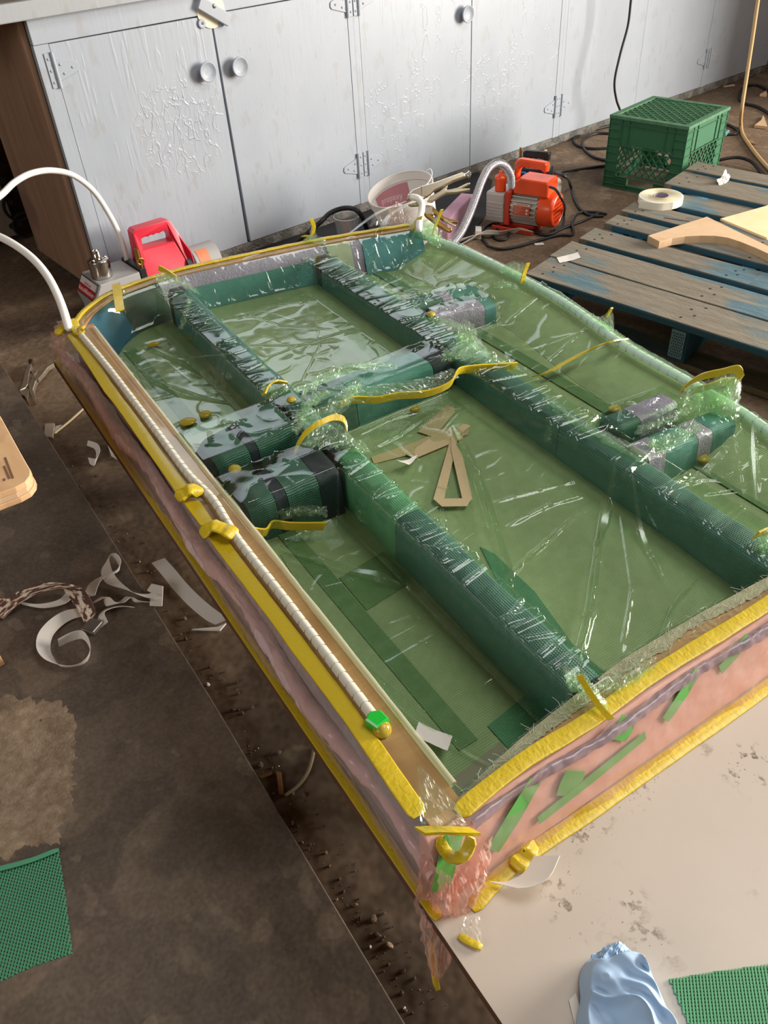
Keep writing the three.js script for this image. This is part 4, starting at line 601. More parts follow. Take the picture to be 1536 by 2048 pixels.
  pl(Q([[985, 578, 0.36], [1010, 575, 0.362], [1040, 585, 0.362]]), Q([[988, 565, 0.372], [1010, 560, 0.378], [1035, 570, 0.375]]), 0.005, 23, 28, 8);
  pl(Q([[1195, 660, 0.362], [1210, 665, 0.36], [1225, 668, 0.36]]), Q([[1192, 640, 0.38], [1210, 628, 0.405], [1224, 620, 0.42]]), 0.004, 24, 20, 10);
  pl(Q([[1365, 810, 0.36], [1410, 830, 0.362], [1470, 850, 0.36]]), Q([[1362, 775, 0.40], [1420, 765, 0.425], [1480, 745, 0.44]]), 0.009, 25, 50, 16);
  pl(Q([[1380, 800, 0.375], [1430, 812, 0.38], [1478, 800, 0.38]]), Q([[1385, 770, 0.41], [1440, 752, 0.43], [1477, 745, 0.44]]), 0.008, 26, 44, 14);
  pl(Q([[1300, 910, 0.37], [1330, 900, 0.38], [1400, 860, 0.38]]), Q([[1290, 880, 0.392], [1330, 865, 0.395], [1395, 838, 0.392]]), 0.006, 27, 50, 10);
  pl(Q([[1270, 870, 0.375], [1320, 850, 0.378], [1375, 825, 0.378]]), Q([[1275, 850, 0.385], [1320, 835, 0.392], [1370, 812, 0.392]]), 0.005, 28, 44, 8);
  pl(Q([[1075, 800, 0.378], [1130, 845, 0.378], [1210, 890, 0.378], [1290, 930, 0.38]]), Q([[1090, 785, 0.384], [1150, 830, 0.39], [1225, 870, 0.392], [1300, 905, 0.395]]), 0.005, 29, 70, 8);
  pl(Q([[1100, 880, 0.34], [1110, 860, 0.36], [1125, 845, 0.375]]), Q([[1085, 885, 0.335], [1095, 855, 0.365], [1110, 835, 0.382]]), 0.004, 30, 24, 8);
  pl(Q([[1515, 1130, 0.36], [1530, 1110, 0.37], [1560, 1110, 0.37]]), Q([[1510, 1085, 0.39], [1530, 1060, 0.405], [1570, 1060, 0.40]]), 0.006, 31, 24, 12);
  // near rim
  pl(Q([[1135, 1380, 0.395], [1170, 1395, 0.40], [1215, 1420, 0.40]]), Q([[1120, 1330, 0.41], [1160, 1340, 0.425], [1200, 1385, 0.41]]), 0.006, 32, 36, 12);
  pl(Q([[1200, 1385, 0.40], [1240, 1375, 0.402], [1300, 1335, 0.402]]), Q([[1195, 1365, 0.412], [1240, 1345, 0.414], [1310, 1300, 0.410]]), 0.005, 33, 44, 8);
  { const [A, B, C2, D] = Q([[835, 1530, 0.412], [841, 1652, 0.406], [935, 1655, 0.405], [912, 1612, 0.410]]); part(t, 'corner_sheet', grid(22, 18, (s, q) => { const p = A.clone().lerp(D, s).lerp(B.clone().lerp(C2, s), q); p.y += 0.007 * (fbm(s * 5, q * 5, 99, 361, 3) - 0.4) + 0.004 * Math.abs(Math.sin(s * 7 + q * 3)); return p; }, 0.1, 0.1, true), M.filmPleat, 'clear corner of film folded over'); }
  part(t, 'rolled_fold', grid(360, 12, (s, q) => { const v = lerp(0.03, 1.33, s), a = q * 6.283, r = 0.0048 * (1 + 0.35 * (fbm(s * 30, 3, 99, 351, 3) - 0.5)), k = 0.0025 * (fbm(s * 12, 7, 99, 353, 2) - 0.5); return U(0.0565 + 0.02 * 0 + lerp(0.0, 0.012, s) + k - r * Math.cos(a), v, YR - 0.001 + r * 0.8 * Math.sin(a)); }, 1.3, 0.03), M.filmOlive, 'rolled olive fold of film along the left flange');
  pl(Q([[560, 1040, 0.345], [600, 1030, 0.345], [650, 1030, 0.34]]), Q([[545, 1020, 0.36], [600, 1012, 0.365], [655, 1015, 0.36]]), 0.005, 35, 36, 8);
}
// pink release film over the outer walls
{
  const t = thing('pink_film', 'pale pink wrinkled film wrapped round the outside of the mould walls', 'film');
  part(t, 'left_film', grid(420, 14, (s, q) => { const v = lerp(-0.01, 1.36, s), n = fbm(s * 60, q * 3, 999, 301, 3) - 0.5, fold = fbm(s * 9, q * 5 + s * 4, 999, 303, 3) - 0.5; const u = lerp(-0.010, 0.004, q) - 0.004 + 0.004 * n + 0.010 * fold - 0.008 * Math.exp(-Math.pow((q - 0.35 - 0.2 * Math.sin(s * 17)) / 0.12, 2)); return U(u, v, lerp(YB + 0.004, YR - 0.004, q) + 0.003 * fold); }, 1.4, 0.1), M.filmPink);
  part(t, 'rolled_film', grid(520, 18, (s, q) => { const v = lerp(-0.015, 1.37, s), a = q * Math.PI * 1.5 - 0.5, r = 0.0085 * (0.75 + 0.7 * fbm(s * 14, 2, 999, 311, 2)) * (1 + 0.5 * (fbm(s * 90, q * 4, 999, 313, 3) - 0.5)), k = 0.004 * Math.sin(s * 23) + 0.008 * (fbm(s * 7, 5, 999, 315, 2) - 0.5); return U(0.001 + k - r * Math.cos(a) * 1.2, v, 0.331 + r * Math.sin(a) * 1.4 + k); }, 1.4, 0.05), phys({ color: C('#efd4d8'), roughness: 0.25, transmission: 0.3, thickness: 0, ior: 1.5 }), 'rolled fold of mauve pink film');
  part(t, 'front_film', grid(260, 14, (s, q) => { const u = lerp(0.02, 0.93, s), n = fbm(s * 40 + q * 3, q * 3, 999, 305, 3) - 0.5, fold = fbm(s * 12, q * 6 + s * 9, 999, 307, 3) - 0.5; return U(u, lerp(-0.036, -0.004, q) - 0.003 + 0.008 * n + 0.010 * fold, lerp(YB + 0.004, YR - 0.004, q)); }, 0.9, 0.1), M.filmPink);
  part(t, 'rolled_film', grid(300, 14, (s, q) => { const u = lerp(0.05, 0.93, s), a = q * Math.PI * 1.6 - 0.4, r = 0.006 * (0.7 + 0.8 * fbm(s * 16, 2, 999, 321, 2)) * (1 + 0.5 * (fbm(s * 80, q * 4, 999, 323, 3) - 0.5)); return U(u, -0.009 - r * Math.cos(a) + 0.003 * Math.sin(s * 21), YR - 0.016 + r * Math.sin(a)); }, 0.9, 0.04), phys({ color: C('#a8969e'), roughness: 0.22, transmission: 0.4, thickness: 0, ior: 1.5 }), 'grey mauve fold of film under the upper tape');
  const Q = (l) => l.map(([x, y, Y]) => P(x, y, Y));
  const g1 = (lo, hi, amp, seed, nx, ny) => part(t, 'gather', crumple(lo, hi, nx, ny, amp, seed, 4), M.filmPinkDense, 'gathered pink film at the near corner');
  g1(Q([[845, 1680, 0.36], [880, 1740, 0.36], [915, 1745, 0.355], [985, 1670, 0.37]]), Q([[830, 1800, 0.30], [850, 1850, 0.27], [910, 1860, 0.28], [970, 1770, 0.31]]), 0.007, 41, 50, 14);
  g1(Q([[835, 1790, 0.30], [865, 1840, 0.29], [905, 1850, 0.285], [955, 1780, 0.305]]), Q([[862, 1930, 0.20], [868, 1965, 0.19], [880, 1960, 0.19], [905, 1890, 0.24]]), 0.006, 42, 44, 14);
  g1(Q([[880, 1780, 0.33], [930, 1730, 0.335], [985, 1670, 0.35]]), Q([[850, 1800, 0.305], [910, 1800, 0.305], [960, 1760, 0.308]]), 0.006, 43, 40, 10);
  g1(Q([[110, 650, 0.37], [100, 680, 0.35], [108, 720, 0.33]]), Q([[128, 640, 0.395], [128, 670, 0.39], [130, 712, 0.37]]), 0.006, 44, 30, 8);
  part(t, 'clear_tail', crumple(Q([[930, 1835, 0.302], [960, 1830, 0.303]]), Q([[915, 1868, 0.303], [962, 1895, 0.303]]), 10, 8, 0.004, 45, 3), M.filmClear, 'clear film tail on the white board');
}

// ------------------------------------------------------------------ yellow sealant tape
const tape = (label, pts, w = 0.015, h = 0.005, seed = 1, wob = 0.08) => single('sealant_tape', label, 'tape', strip(pts, w, h, seed, wob, wob > 0.2 ? 0.004 : 0.008), M.putty);
const path2 = (l, y) => l.map(([u, v]) => U(u, v, y));
tape('long yellow sealant tape along the upper left rim of the mould', path2([[0.022, 1.33], [0.017, 1.1], [0.014, 0.85], [0.012, 0.70], [0.012, 0.60], [0.010, 0.45], [0.011, 0.2], [0.006, 0.02]], YR + 0.0008), 0.021, 0.0020, 2);
tape('long yellow sealant tape at the left edge of the white board', path2([[-0.0125, 1.425], [-0.0125, 1.0], [-0.0135, 0.6], [-0.0135, 0.2], [-0.0135, -0.04]], YB + 0.0005), 0.013, 0.0022, 3);
tape('yellow sealant tape along the curved far rim of the mould', farPath.slice(1, -1).map(([u, v]) => U(u, v - 0.008, YR + 0.0005)), 0.012, 0.0045, 4);
tape('yellow sealant tape along the upper near rim of the mould', path2([[0.040, 0.000], [0.065, 0.004], [0.13, 0.008], [0.22, 0.006], [0.32, 0.012], [0.5, 0.008], [0.7, 0.010], [0.9, 0.008]], YR + 0.0004), 0.020, 0.0022, 5);
tape('yellow sealant tape sealing pink film to the white board in front', path2([[0.02, -0.05], [0.07, -0.040], [0.2, -0.041], [0.4, -0.042], [0.6, -0.040], [0.9, -0.042]], YB + 0.0005), 0.018, 0.0024, 6);
const Q3 = (l) => l.map(([x, y, Y]) => P(x, y, Y));
function band(label, pts, half, ups, seed) { // flat tape standing on edge or hanging
  const c = Q3(pts); return single('sealant_tape', label, 'tape', ribbon(c.map((p, i) => ({ p: p.clone().add(V3(0, 0.0012 * Math.sin(i * 2.3 + seed), 0)), w: (Array.isArray(ups[0]) ? V3(...ups[i % ups.length]) : V3(...ups)).normalize() })), half, 0.003, pts.length * 8), M.putty);
}
band('wavy yellow tape hanging along the film fold over the cross bar', [[680, 810, 0.385], [705, 800, 0.388], [750, 799, 0.385], [800, 792, 0.384], [855, 786, 0.382], [900, 768, 0.388], [915, 745, 0.395], [930, 738, 0.393], [985, 735, 0.385], [1032, 732, 0.378]], 0.0085, [0.1, 1, 0.35], 1);
band('yellow tape arch on the film loop between the left lobes', [[589, 925, 0.37], [592, 897, 0.395], [610, 868, 0.415], [640, 847, 0.425], [668, 834, 0.427], [687, 840, 0.42], [694, 858, 0.408]], 0.0055, [0.5, 0.5, -0.5], 2);
band('short yellow tape hook where the far left stiffener meets the cross bar', [[528, 790, 0.405], [536, 772, 0.414], [552, 765, 0.415], [572, 766, 0.41]], 0.006, [0.2, 0.6, 0.6], 3);
band('yellow tape from the left rim to the farther lobe', [[352, 985, 0.400], [385, 975, 0.402], [400, 985, 0.395], [432, 1000, 0.375], [455, 1002, 0.36], [475, 985, 0.35]], 0.008, [0.2, 1, 0.3], 4);
band('yellow tape from the left rim round the nearer lobe', [[400, 1055, 0.402], [445, 1055, 0.402], [470, 1068, 0.39], [495, 1060, 0.37], [530, 1066, 0.35], [545, 1048, 0.345], [580, 1052, 0.342], [650, 1053, 0.34]], 0.0085, [0.2, 1, 0.3], 5);
band('upright yellow tape tab on the far left rim', [[232, 568, 0.405], [236, 592, 0.404], [240, 620, 0.400]], 0.010, [1, 0, 0.1], 6);
band('small curled yellow tape tip at the far end of the left stiffener', [[318, 536, 0.414], [335, 545, 0.410], [352, 556, 0.404]], 0.007, [0.2, 1, 0.4], 7);
band('tall curved yellow tape tip at the far end of the right stiffener', [[606, 473, 0.402], [622, 470, 0.405], [628, 455, 0.422], [622, 438, 0.445]], 0.005, [1, 0.2, 0.3], 8);
band('upright yellow tape spike at the far right corner', [[866, 470, 0.375], [872, 448, 0.405], [884, 420, 0.445]], 0.0038, [1, 0, 0.3], 9);
band('yellow tape stick beside the round film fold on the right edge', [[1044, 566, 0.368], [1049, 545, 0.39], [1056, 527, 0.41]], 0.005, [1, 0, 0.3], 10);
band('tiny yellow tape tip on the torn film, right edge', [[1214, 632, 0.402], [1219, 624, 0.412], [1224, 616, 0.424]], 0.003, [1, 0, 0.3], 11);
band('yellow tape running across the right channel to the tube', [[1070, 752, 0.326], [1090, 748, 0.332], [1130, 724, 0.345], [1170, 704, 0.355], [1215, 686, 0.378], [1250, 678, 0.366]], 0.0075, [0.3, 0.5, 0.9], 12);
band('big yellow tape loop folded over crumpled film on the right edge', [[1362, 780, 0.395], [1395, 757, 0.422], [1440, 744, 0.438], [1473, 740, 0.446], [1482, 755, 0.432], [1470, 762, 0.415], [1445, 765, 0.412], [1410, 775, 0.405], [1390, 780, 0.398]], 0.0085, [0.15, 1, 0.3], 13);
band('narrow yellow tape stick standing at the near end of the left stiffener', [[1158, 1352, 0.432], [1180, 1385, 0.418], [1205, 1420, 0.405], [1222, 1440, 0.401]], 0.0035, [0.8, 0.3, 0.5], 14);
band('yellow tape end on the right stiffener at the photo edge', [[1512, 1072, 0.398], [1530, 1062, 0.40], [1560, 1055, 0.40]], 0.008, [0.1, 1, 0.3], 15);
band('wide folded yellow tape lying across the near left corner', [[840, 1662, 0.404], [870, 1660, 0.405], [905, 1663, 0.406], [950, 1662, 0.403]], 0.0085, [0.05, 0.45, 0.9], 16);
tape('yellow tape ring under the folded corner tape', Q3([[880, 1672, 0.385], [885, 1695, 0.372], [902, 1715, 0.366], [925, 1715, 0.366], [938, 1695, 0.375], [942, 1672, 0.39]]), 0.013, 0.005, 17);
tape('yellow tape end dangling at the tip of the gathered pink film', Q3([[858, 1880, 0.23], [866, 1920, 0.205], [870, 1960, 0.19], [876, 1980, 0.185]]), 0.007, 0.004, 18);
tape('lumpy yellow tape tag on the white board below the front wall', Q3([[1030, 1740, 0.303], [1045, 1725, 0.304], [1060, 1700, 0.306], [1050, 1688, 0.308]]), 0.022, 0.006, 19, 0.32);
tape('flat olive tape scrap on the white board by the clear tail', Q3([[918, 1872, 0.301], [940, 1885, 0.302], [964, 1896, 0.302]]), 0.008, 0.003, 20);
tape('lump of yellow tape round the hose at the far left corner', Q3([[118, 672, 0.392], [130, 655, 0.401], [142, 645, 0.405], [160, 668, 0.402], [168, 660, 0.408]]), 0.018, 0.006, 21, 0.3);
tape('bright yellow tape flap beside the hose end', Q3([[155, 662, 0.412], [162, 656, 0.416], [170, 656, 0.416]]), 0.013, 0.003, 22);
tape('knot of yellow tape over the left tube beside the farther lobe', Q3([[355, 1000, 0.401], [372, 985, 0.408], [392, 980, 0.410], [400, 992, 0.404]]), 0.019, 0.005, 23, 0.34);
tape('knot of yellow tape over the left tube beside the nearer lobe', Q3([[405, 1075, 0.401], [425, 1058, 0.408], [445, 1060, 0.410], [470, 1075, 0.404]]), 0.021, 0.005, 24, 0.34);
// dabs of sealant pressed on leaks
[[375, 845, 0.322, 17, 9, 'yellow sealant dab nearest the left rim on the floor film'], [410, 830, 0.322, 12, 8, 'yellow sealant dab just right of the one nearest the left rim'], [470, 940, 0.372, 13, 9, 'yellow sealant dab on the side of the farther left lobe'], [583, 801, 0.402, 10, 6, 'yellow sealant dab on the mesh where the stiffeners cross'], [830, 820, 0.322, 11, 5, 'small yellow sealant dab below the hanging tape of the cross bar'], [1229, 819, 0.324, 13, 7, 'yellow sealant dab left of the near right bars'], [1404, 917, 0.324, 13, 9, 'yellow sealant dab below the near right teal bar'], [308, 690, 0.322, 13, 4, 'flat yellow sealant dab left of the far left stiffener'], [862, 630, 0.388, 9, 6, 'crumbly yellow sealant dab at the right stiffener joint']].forEach(([x, y, Y, w, h, l], i) => {
  const p = P(x, y, Y), k = p.distanceTo(EYE) / FOCAL, g = new THREE.SphereGeometry(1, 18, 10), r = rng(400 + i), a = g.attributes.position;
  for (let j = 0; j < a.count; j++) { const q = V3(a.getX(j), a.getY(j), a.getZ(j)), f = 0.85 + 0.3 * fbm(q.x * 2 + 5 + i, q.z * 2 + 5 + q.y, 99, 410 + i, 3); a.setXYZ(j, q.x * f * w * k, Math.max(-0.2, q.y) * 0.0055, q.z * f * h * k * 1.5); }
  g.computeVertexNormals(); T(g, p.x, p.y + 0.0015, p.z, 0, -0.3); single('sealant_dab', l, 'sealant', g, M.putty);
});

// ------------------------------------------------------------------ more materials
M.crate = mat({ color: C('#2b6a46'), roughness: 0.55, bumpMap: rep(concreteBump, 4, 4), bumpScale: 0.0006 });
M.crateTop = mat({ map: rep(tex(256, (u, v) => { const g = vnoise(u * 120, v * 120, 120, 701), z = fbm(u * 6, v * 6, 6, 703, 4); return mix3([48, 112, 76], [150, 160, 132], sm(0.62, 0.8, g * 0.6 + z * 0.6)); }), 5, 5), roughness: 0.7 });
M.orange = phys({ color: C('#f2501c'), roughness: 0.38, clearcoat: 0.5, clearcoatRoughness: 0.2 });
M.redPaint = mat({ color: C('#c23a20'), roughness: 0.5 });
M.red = phys({ color: C('#d6203c'), roughness: 0.42, clearcoat: 0.3, clearcoatRoughness: 0.3 });
M.alu = mat({ color: C('#bdb9b2'), metalness: 0.35, roughness: 0.42 });
M.greyPaint = mat({ color: C('#a9a8a8'), roughness: 0.5 });
M.chrome = mat({ color: C('#d9d6d0'), metalness: 1, roughness: 0.14 });
M.nickel = mat({ color: C('#e2d7c2'), metalness: 0.85, roughness: 0.24 });
M.brass = mat({ color: C('#b08a48'), metalness: 0.9, roughness: 0.3 });
M.rubber = mat({ color: C('#1c1d1f'), roughness: 0.5 });
M.blackPlastic = mat({ color: C('#222226'), roughness: 0.4 });
M.hose = phys({ color: C('#f0efea'), roughness: 0.28, clearcoat: 0.4, clearcoatRoughness: 0.15 });
M.bucket = phys({ color: C('#f7f4ef'), roughness: 0.45, transmission: 0.2, thickness: 0 });
M.cup = phys({ color: new THREE.Color(0.96, 0.96, 0.96), roughness: 0.08, transmission: 0.92, thickness: 0, ior: 1.5 });
M.mdf = mat({ map: rep(woodTex([214, 180, 142], [228, 196, 158], [196, 158, 122], 301, 14, 12), 3, 3), roughness: 0.75 });
M.paleBoard = mat({ map: rep(woodTex([240, 216, 168], [248, 228, 186], [228, 204, 158], 311, 10, 5), 3, 3), roughness: 0.7 });
M.plywood = mat({ map: rep(woodTex([216, 172, 126], [236, 198, 152], [196, 150, 106], 321, 26, 4), 4, 3), roughness: 0.75 });
M.tapeCream = mat({ color: C('#f3efe0'), roughness: 0.55 });
M.cordTan = mat({ color: C('#c9a673'), roughness: 0.6 });
M.pinkBlock = mat({ color: C('#bb93a8'), roughness: 0.8, bumpMap: rep(concreteBump, 8, 8), bumpScale: 0.001 });
const PD = (px, py, dist) => { const d = rgt.clone().multiplyScalar((px - 768) / FOCAL).addScaledVector(upv, -(py - 1024) / FOCAL).add(fwd).normalize(); return EYE.clone().addScaledVector(d, dist); };
const floorPts = (l, y = 0.006) => l.map(([x, z, yy]) => P(x, z, yy ?? y));

// ------------------------------------------------------------------ green milk crate, upside down
{
  const t = thing('milk_crate', 'green plastic milk crate standing upside down by the pallet', 'crate');
  const S = 0.33, H = 0.28, h2 = S / 2, side = (k) => (g) => T(g, 0, 0, 0, 0, k * Math.PI / 2); // face built at +z, then turned
  const bars = (list) => merge(list.map(([x0, x1, y0, y1, z0, z1]) => box(x0, x1, y0, y1, z0, z1, 0.0012)));
  for (let k = 0; k < 4; k++) { const c = [[-h2, -h2 + 0.052]]; const list = [[-h2 + 0.0, -h2 + 0.052, 0.004, H - 0.014, h2 - 0.006, h2 - 0.003], [-h2 + 0.003, -h2 + 0.006, 0.004, H - 0.014, h2 - 0.052, h2 - 0.003], [-h2, -h2 + 0.003, 0.004, H - 0.014, h2 - 0.003, h2]];
    for (const y of [0.02, 0.045, 0.07, 0.105, 0.14, 0.165, 0.195, 0.225, 0.25]) { list.push([-h2, -h2 + 0.05, y, y + 0.0035, h2 - 0.004, h2 + 0.001]); list.push([-h2 - 0.001, -h2 + 0.004, y, y + 0.0035, h2 - 0.05, h2]); }
    part(t, 'corner_post', side(k)(bars(list)), M.crate); }
  for (let k = 0; k < 4; k++) {
    part(t, 'side_panel', side(k)(bars([[-h2 + 0.052, h2 - 0.052, 0.175, H - 0.014, h2 - 0.007, h2 - 0.004], [-h2 + 0.052, -h2 + 0.056, 0.17, H - 0.014, h2 - 0.006, h2 - 0.0], [h2 - 0.056, h2 - 0.052, 0.17, H - 0.014, h2 - 0.006, h2 - 0.0], [-h2 + 0.085, -h2 + 0.088, 0.17, H - 0.014, h2 - 0.006, h2 - 0.0], [h2 - 0.088, h2 - 0.085, 0.17, H - 0.014, h2 - 0.006, h2 - 0.0], [-h2 + 0.05, h2 - 0.05, 0.17, 0.1735, h2 - 0.006, h2 + 0.001], [-h2 + 0.05, h2 - 0.05, 0.248, 0.251, h2 - 0.006, h2 + 0.0005]])), M.crate);
    part(t, 'handle_rail', side(k)(bars([[-h2 + 0.05, h2 - 0.05, 0.066, 0.070, h2 - 0.008, h2 + 0.001], [-h2 + 0.05, h2 - 0.05, 0.052, 0.055, h2 - 0.006, h2 + 0.001], [-0.06, 0.06, 0.022, 0.026, h2 - 0.012, h2 + 0.001], [-0.062, -0.058, 0.024, 0.053, h2 - 0.012, h2 + 0.001], [0.058, 0.062, 0.024, 0.053, h2 - 0.012, h2 + 0.001], [-h2 + 0.05, -0.06, 0.004, 0.055, h2 - 0.006, h2 - 0.003], [0.06, h2 - 0.05, 0.004, 0.055, h2 - 0.006, h2 - 0.003], [-0.06, 0.06, 0.004, 0.023, h2 - 0.006, h2 - 0.003], ...[0.01, 0.02, 0.032, 0.042].flatMap((y) => [[-h2 + 0.05, -0.06, y, y + 0.0025, h2 - 0.004, h2 + 0.001], [0.06, h2 - 0.05, y, y + 0.0025, h2 - 0.004, h2 + 0.001]])])), M.crate);
    const strands = []; for (const s of [1, -1]) for (let i = -3; i <= 13; i++) { const x0 = -0.115 + i * 0.029, y0 = 0.07, y1 = 0.17, w = s * 0.085; let a = [s > 0 ? x0 : x0 + 0.04, y0], b = [a[0] + w, y1]; const cut = (p, q, lim, sign) => { if ((p[0] - lim) * sign < 0) { const f = (lim - p[0]) / (q[0] - p[0]); return [lim, p[1] + (q[1] - p[1]) * f]; } return p; };
      if ((a[0] < -0.115 && b[0] < -0.115) || (a[0] > 0.115 && b[0] > 0.115)) continue; a = cut(a, b, -0.115, 1); b = cut(b, a, -0.115, 1); a = cut(a, b, 0.115, -1); b = cut(b, a, 0.115, -1); const L = Math.hypot(b[0] - a[0], b[1] - a[1]); if (L < 0.008) continue;
      strands.push(T(bx(L, 0.0046, 0.005, 0), (a[0] + b[0]) / 2, (a[1] + b[1]) / 2, h2 - 0.0045, 0, 0, Math.atan2(b[1] - a[1], b[0] - a[0]))); }
    part(t, 'side_lattice', side(k)(merge(strands)), M.crate).userData.kind = 'stuff';
  }
  part(t, 'top_rim', bars([[-h2 - 0.002, h2 + 0.002, H - 0.014, H - 0.002, h2 - 0.022, h2 + 0.002], [-h2 - 0.002, h2 + 0.002, H - 0.014, H - 0.002, -h2 - 0.002, -h2 + 0.022], [-h2 - 0.002, -h2 + 0.022, H - 0.014, H - 0.002, -h2 + 0.022, h2 - 0.022], [h2 - 0.022, h2 + 0.002, H - 0.014, H - 0.002, -h2 + 0.022, h2 - 0.022]]), M.crateTop, 'rim with specks of dust');
  { const list = [], e = h2 - 0.02; for (const s of [1, -1]) for (let i = -11; i <= 11; i++) { const c = i * 0.036; let p = []; // lines x*1 + s*z*0.62 = c inside the square
      for (const x of [-e, e]) { const z = (c - x) / (s * 0.9); if (Math.abs(z) <= e) p.push([x, z]); } for (const z of [-e, e]) { const x = c - s * 0.9 * z; if (Math.abs(x) <= e) p.push([x, z]); } if (p.length < 2) continue; const [a, b] = p, L = Math.hypot(b[0] - a[0], b[1] - a[1]); if (L < 0.01) continue;
      list.push(T(bx(L, 0.008, 0.0034, 0), (a[0] + b[0]) / 2, H - 0.009 - (s > 0 ? 0 : 0.0004), (a[1] + b[1]) / 2, 0, -Math.atan2(b[1] - a[1], b[0] - a[0]))); }
    part(t, 'top_lattice', merge(list), M.crateTop, 'diagonal lattice with specks of dust').userData.kind = 'stuff'; }
  t.position.set(3.02, 0.001, -1.93); t.rotation.y = 6.5 * Math.PI / 180;
}

// ------------------------------------------------------------------ blue pallet
const palletTex = (seed, blue) => tex(512, (u, v) => {
  const g = fbm(u * 36 + 2 * fbm(u * 3, v * 2, 3, seed + 9, 2), v * 3, 36, seed, 4), s = fbm(u * 3, v * 3, 3, seed + 1, 5), w = sm(0.44 + blue * 0.2, 0.62 + blue * 0.2, s + 0.25 * (g - 0.5)), f = vnoise(u * 200, v * 40, 200, seed + 3);
  let c = mix3([78, 106, 118], [100, 128, 136], g); c = mix3(c, mix3([112, 106, 94], [142, 132, 114], g), w); c = mix3(c, [84, 78, 70], sm(0.62, 0.8, fbm(u * 8, v * 4, 8, seed + 4, 4)) * 0.5); const k = (f - 0.5) * 16; return [c[0] + k, c[1] + k, c[2] + k];
});
const pT = [palletTex(401, 0.35), palletTex(421, -0.45), palletTex(441, -1.1)];
const palletMats = [2, 1, 1, 2, 2, 2, 1, 2].map((k, i) => mat({ map: rep(pT[k], 1.6, 1.1, i * 0.37, i * 0.21), roughness: 0.8, bumpMap: rep(concreteBump, 6, 2), bumpScale: 0.0015 }));
M.palletBlue = mat({ color: C('#2f6780'), roughness: 0.8, bumpMap: rep(concreteBump, 6, 3), bumpScale: 0.001 });
M.nail = mat({ color: C('#2b2420'), roughness: 0.8 });
{
  const t = thing('pallet', 'weathered blue wooden pallet on the floor right of the mould', 'pallet');
  const bd = [[0.0, 0.145], [0.149, 0.287], [0.318, 0.425], [0.475, 0.565], [0.602, 0.705], [0.748, 0.865], [0.925, 1.082], [1.108, 1.215]], LZ = 1.02, r = rng(5);
  bd.forEach(([a, b], i) => {
    const z0 = -0.089 * (a + b) / 2 + (r() - 0.5) * 0.012, n = 6, pts = [[a, z0], [b, z0 - 0.089 * (b - a)]]; for (let k = 0; k <= n; k++) pts.push([b - 0.003 * Math.abs(Math.sin(i + k * 1.9)), z0 + lerp(0.02, LZ, k / n)]); for (let k = n; k >= 0; k--) pts.push([a + 0.003 * Math.abs(Math.sin(i * 2 + k * 2.3)), z0 + lerp(0.02, LZ, k / n)]);
    const g = extrude(pts.map(([x, z]) => [x, -z]), 0.017, 0.0015); g.rotateX(-Math.PI / 2); T(g, 0, 0.121 + 0.0015, 0); const q = uvBox(g, 1), m = part(t, 'deck_board', q, palletMats[i]);
    const nails = []; for (const zz of [0.05, 0.50, 0.95]) for (let k = 0; k < 4; k++) nails.push(T(cyl(0.0042, 0.0042, 0.0012, 8), a + (b - a) * (0.2 + 0.2 * k), 0.1408, z0 + zz + (k & 1 ? 0.012 : -0.010) + (r() - 0.5) * 0.01, 0, 0, 0)); part(m, 'nail_heads', merge(nails), M.nail).userData.kind = 'stuff';
    part(t, 'board_edge', box(a - 0.0004, a + 0.0006, 0.1225, 0.1375, z0 + 0.03, z0 + LZ - 0.03, 0), M.palletBlue, 'blue painted edge');
  });
  for (const z of [0.05, 0.50, 0.95]) { const s = part(t, 'stringer', uvBox(T(bx(1.20, 0.100, 0.045, 0.003), 0.61, 0.0705, z - 0.05, 0, 0.088)), M.palletBlue); }
  for (const x of [0.0, 0.45, 0.9]) part(t, 'bottom_board', uvBox(box(x + 0.02, x + 0.11, 0.001, 0.019, -0.06, 0.96, 0.002)), palletMats[2]);
  const plate2 = part(t, 'nail_plate', T(box(-0.002, 0, -0.04, 0.04, -0.02, 0.02, 0), 0.0085, 0.075, 0.50), mat({ color: C('#7fb0c8'), roughness: 0.5, metalness: 0.3 }), 'dotted blue metal nail plate'); const holes = []; for (let i = 0; i < 9; i++) for (let k = 0; k < 5; k++) holes.push(box(0.0056, 0.0062, 0.041 + i * 0.0078, 0.0445 + i * 0.0078, 0.484 + k * 0.0068 + (i & 1) * 0.0034, 0.4865 + k * 0.0068 + (i & 1) * 0.0034, 0)); part(plate2, 'slots', merge(holes), M.darkHole).userData.kind = 'stuff';
  t.position.set(1.755, 0, -1.519); t.rotation.y = 5 * Math.PI / 180;
}
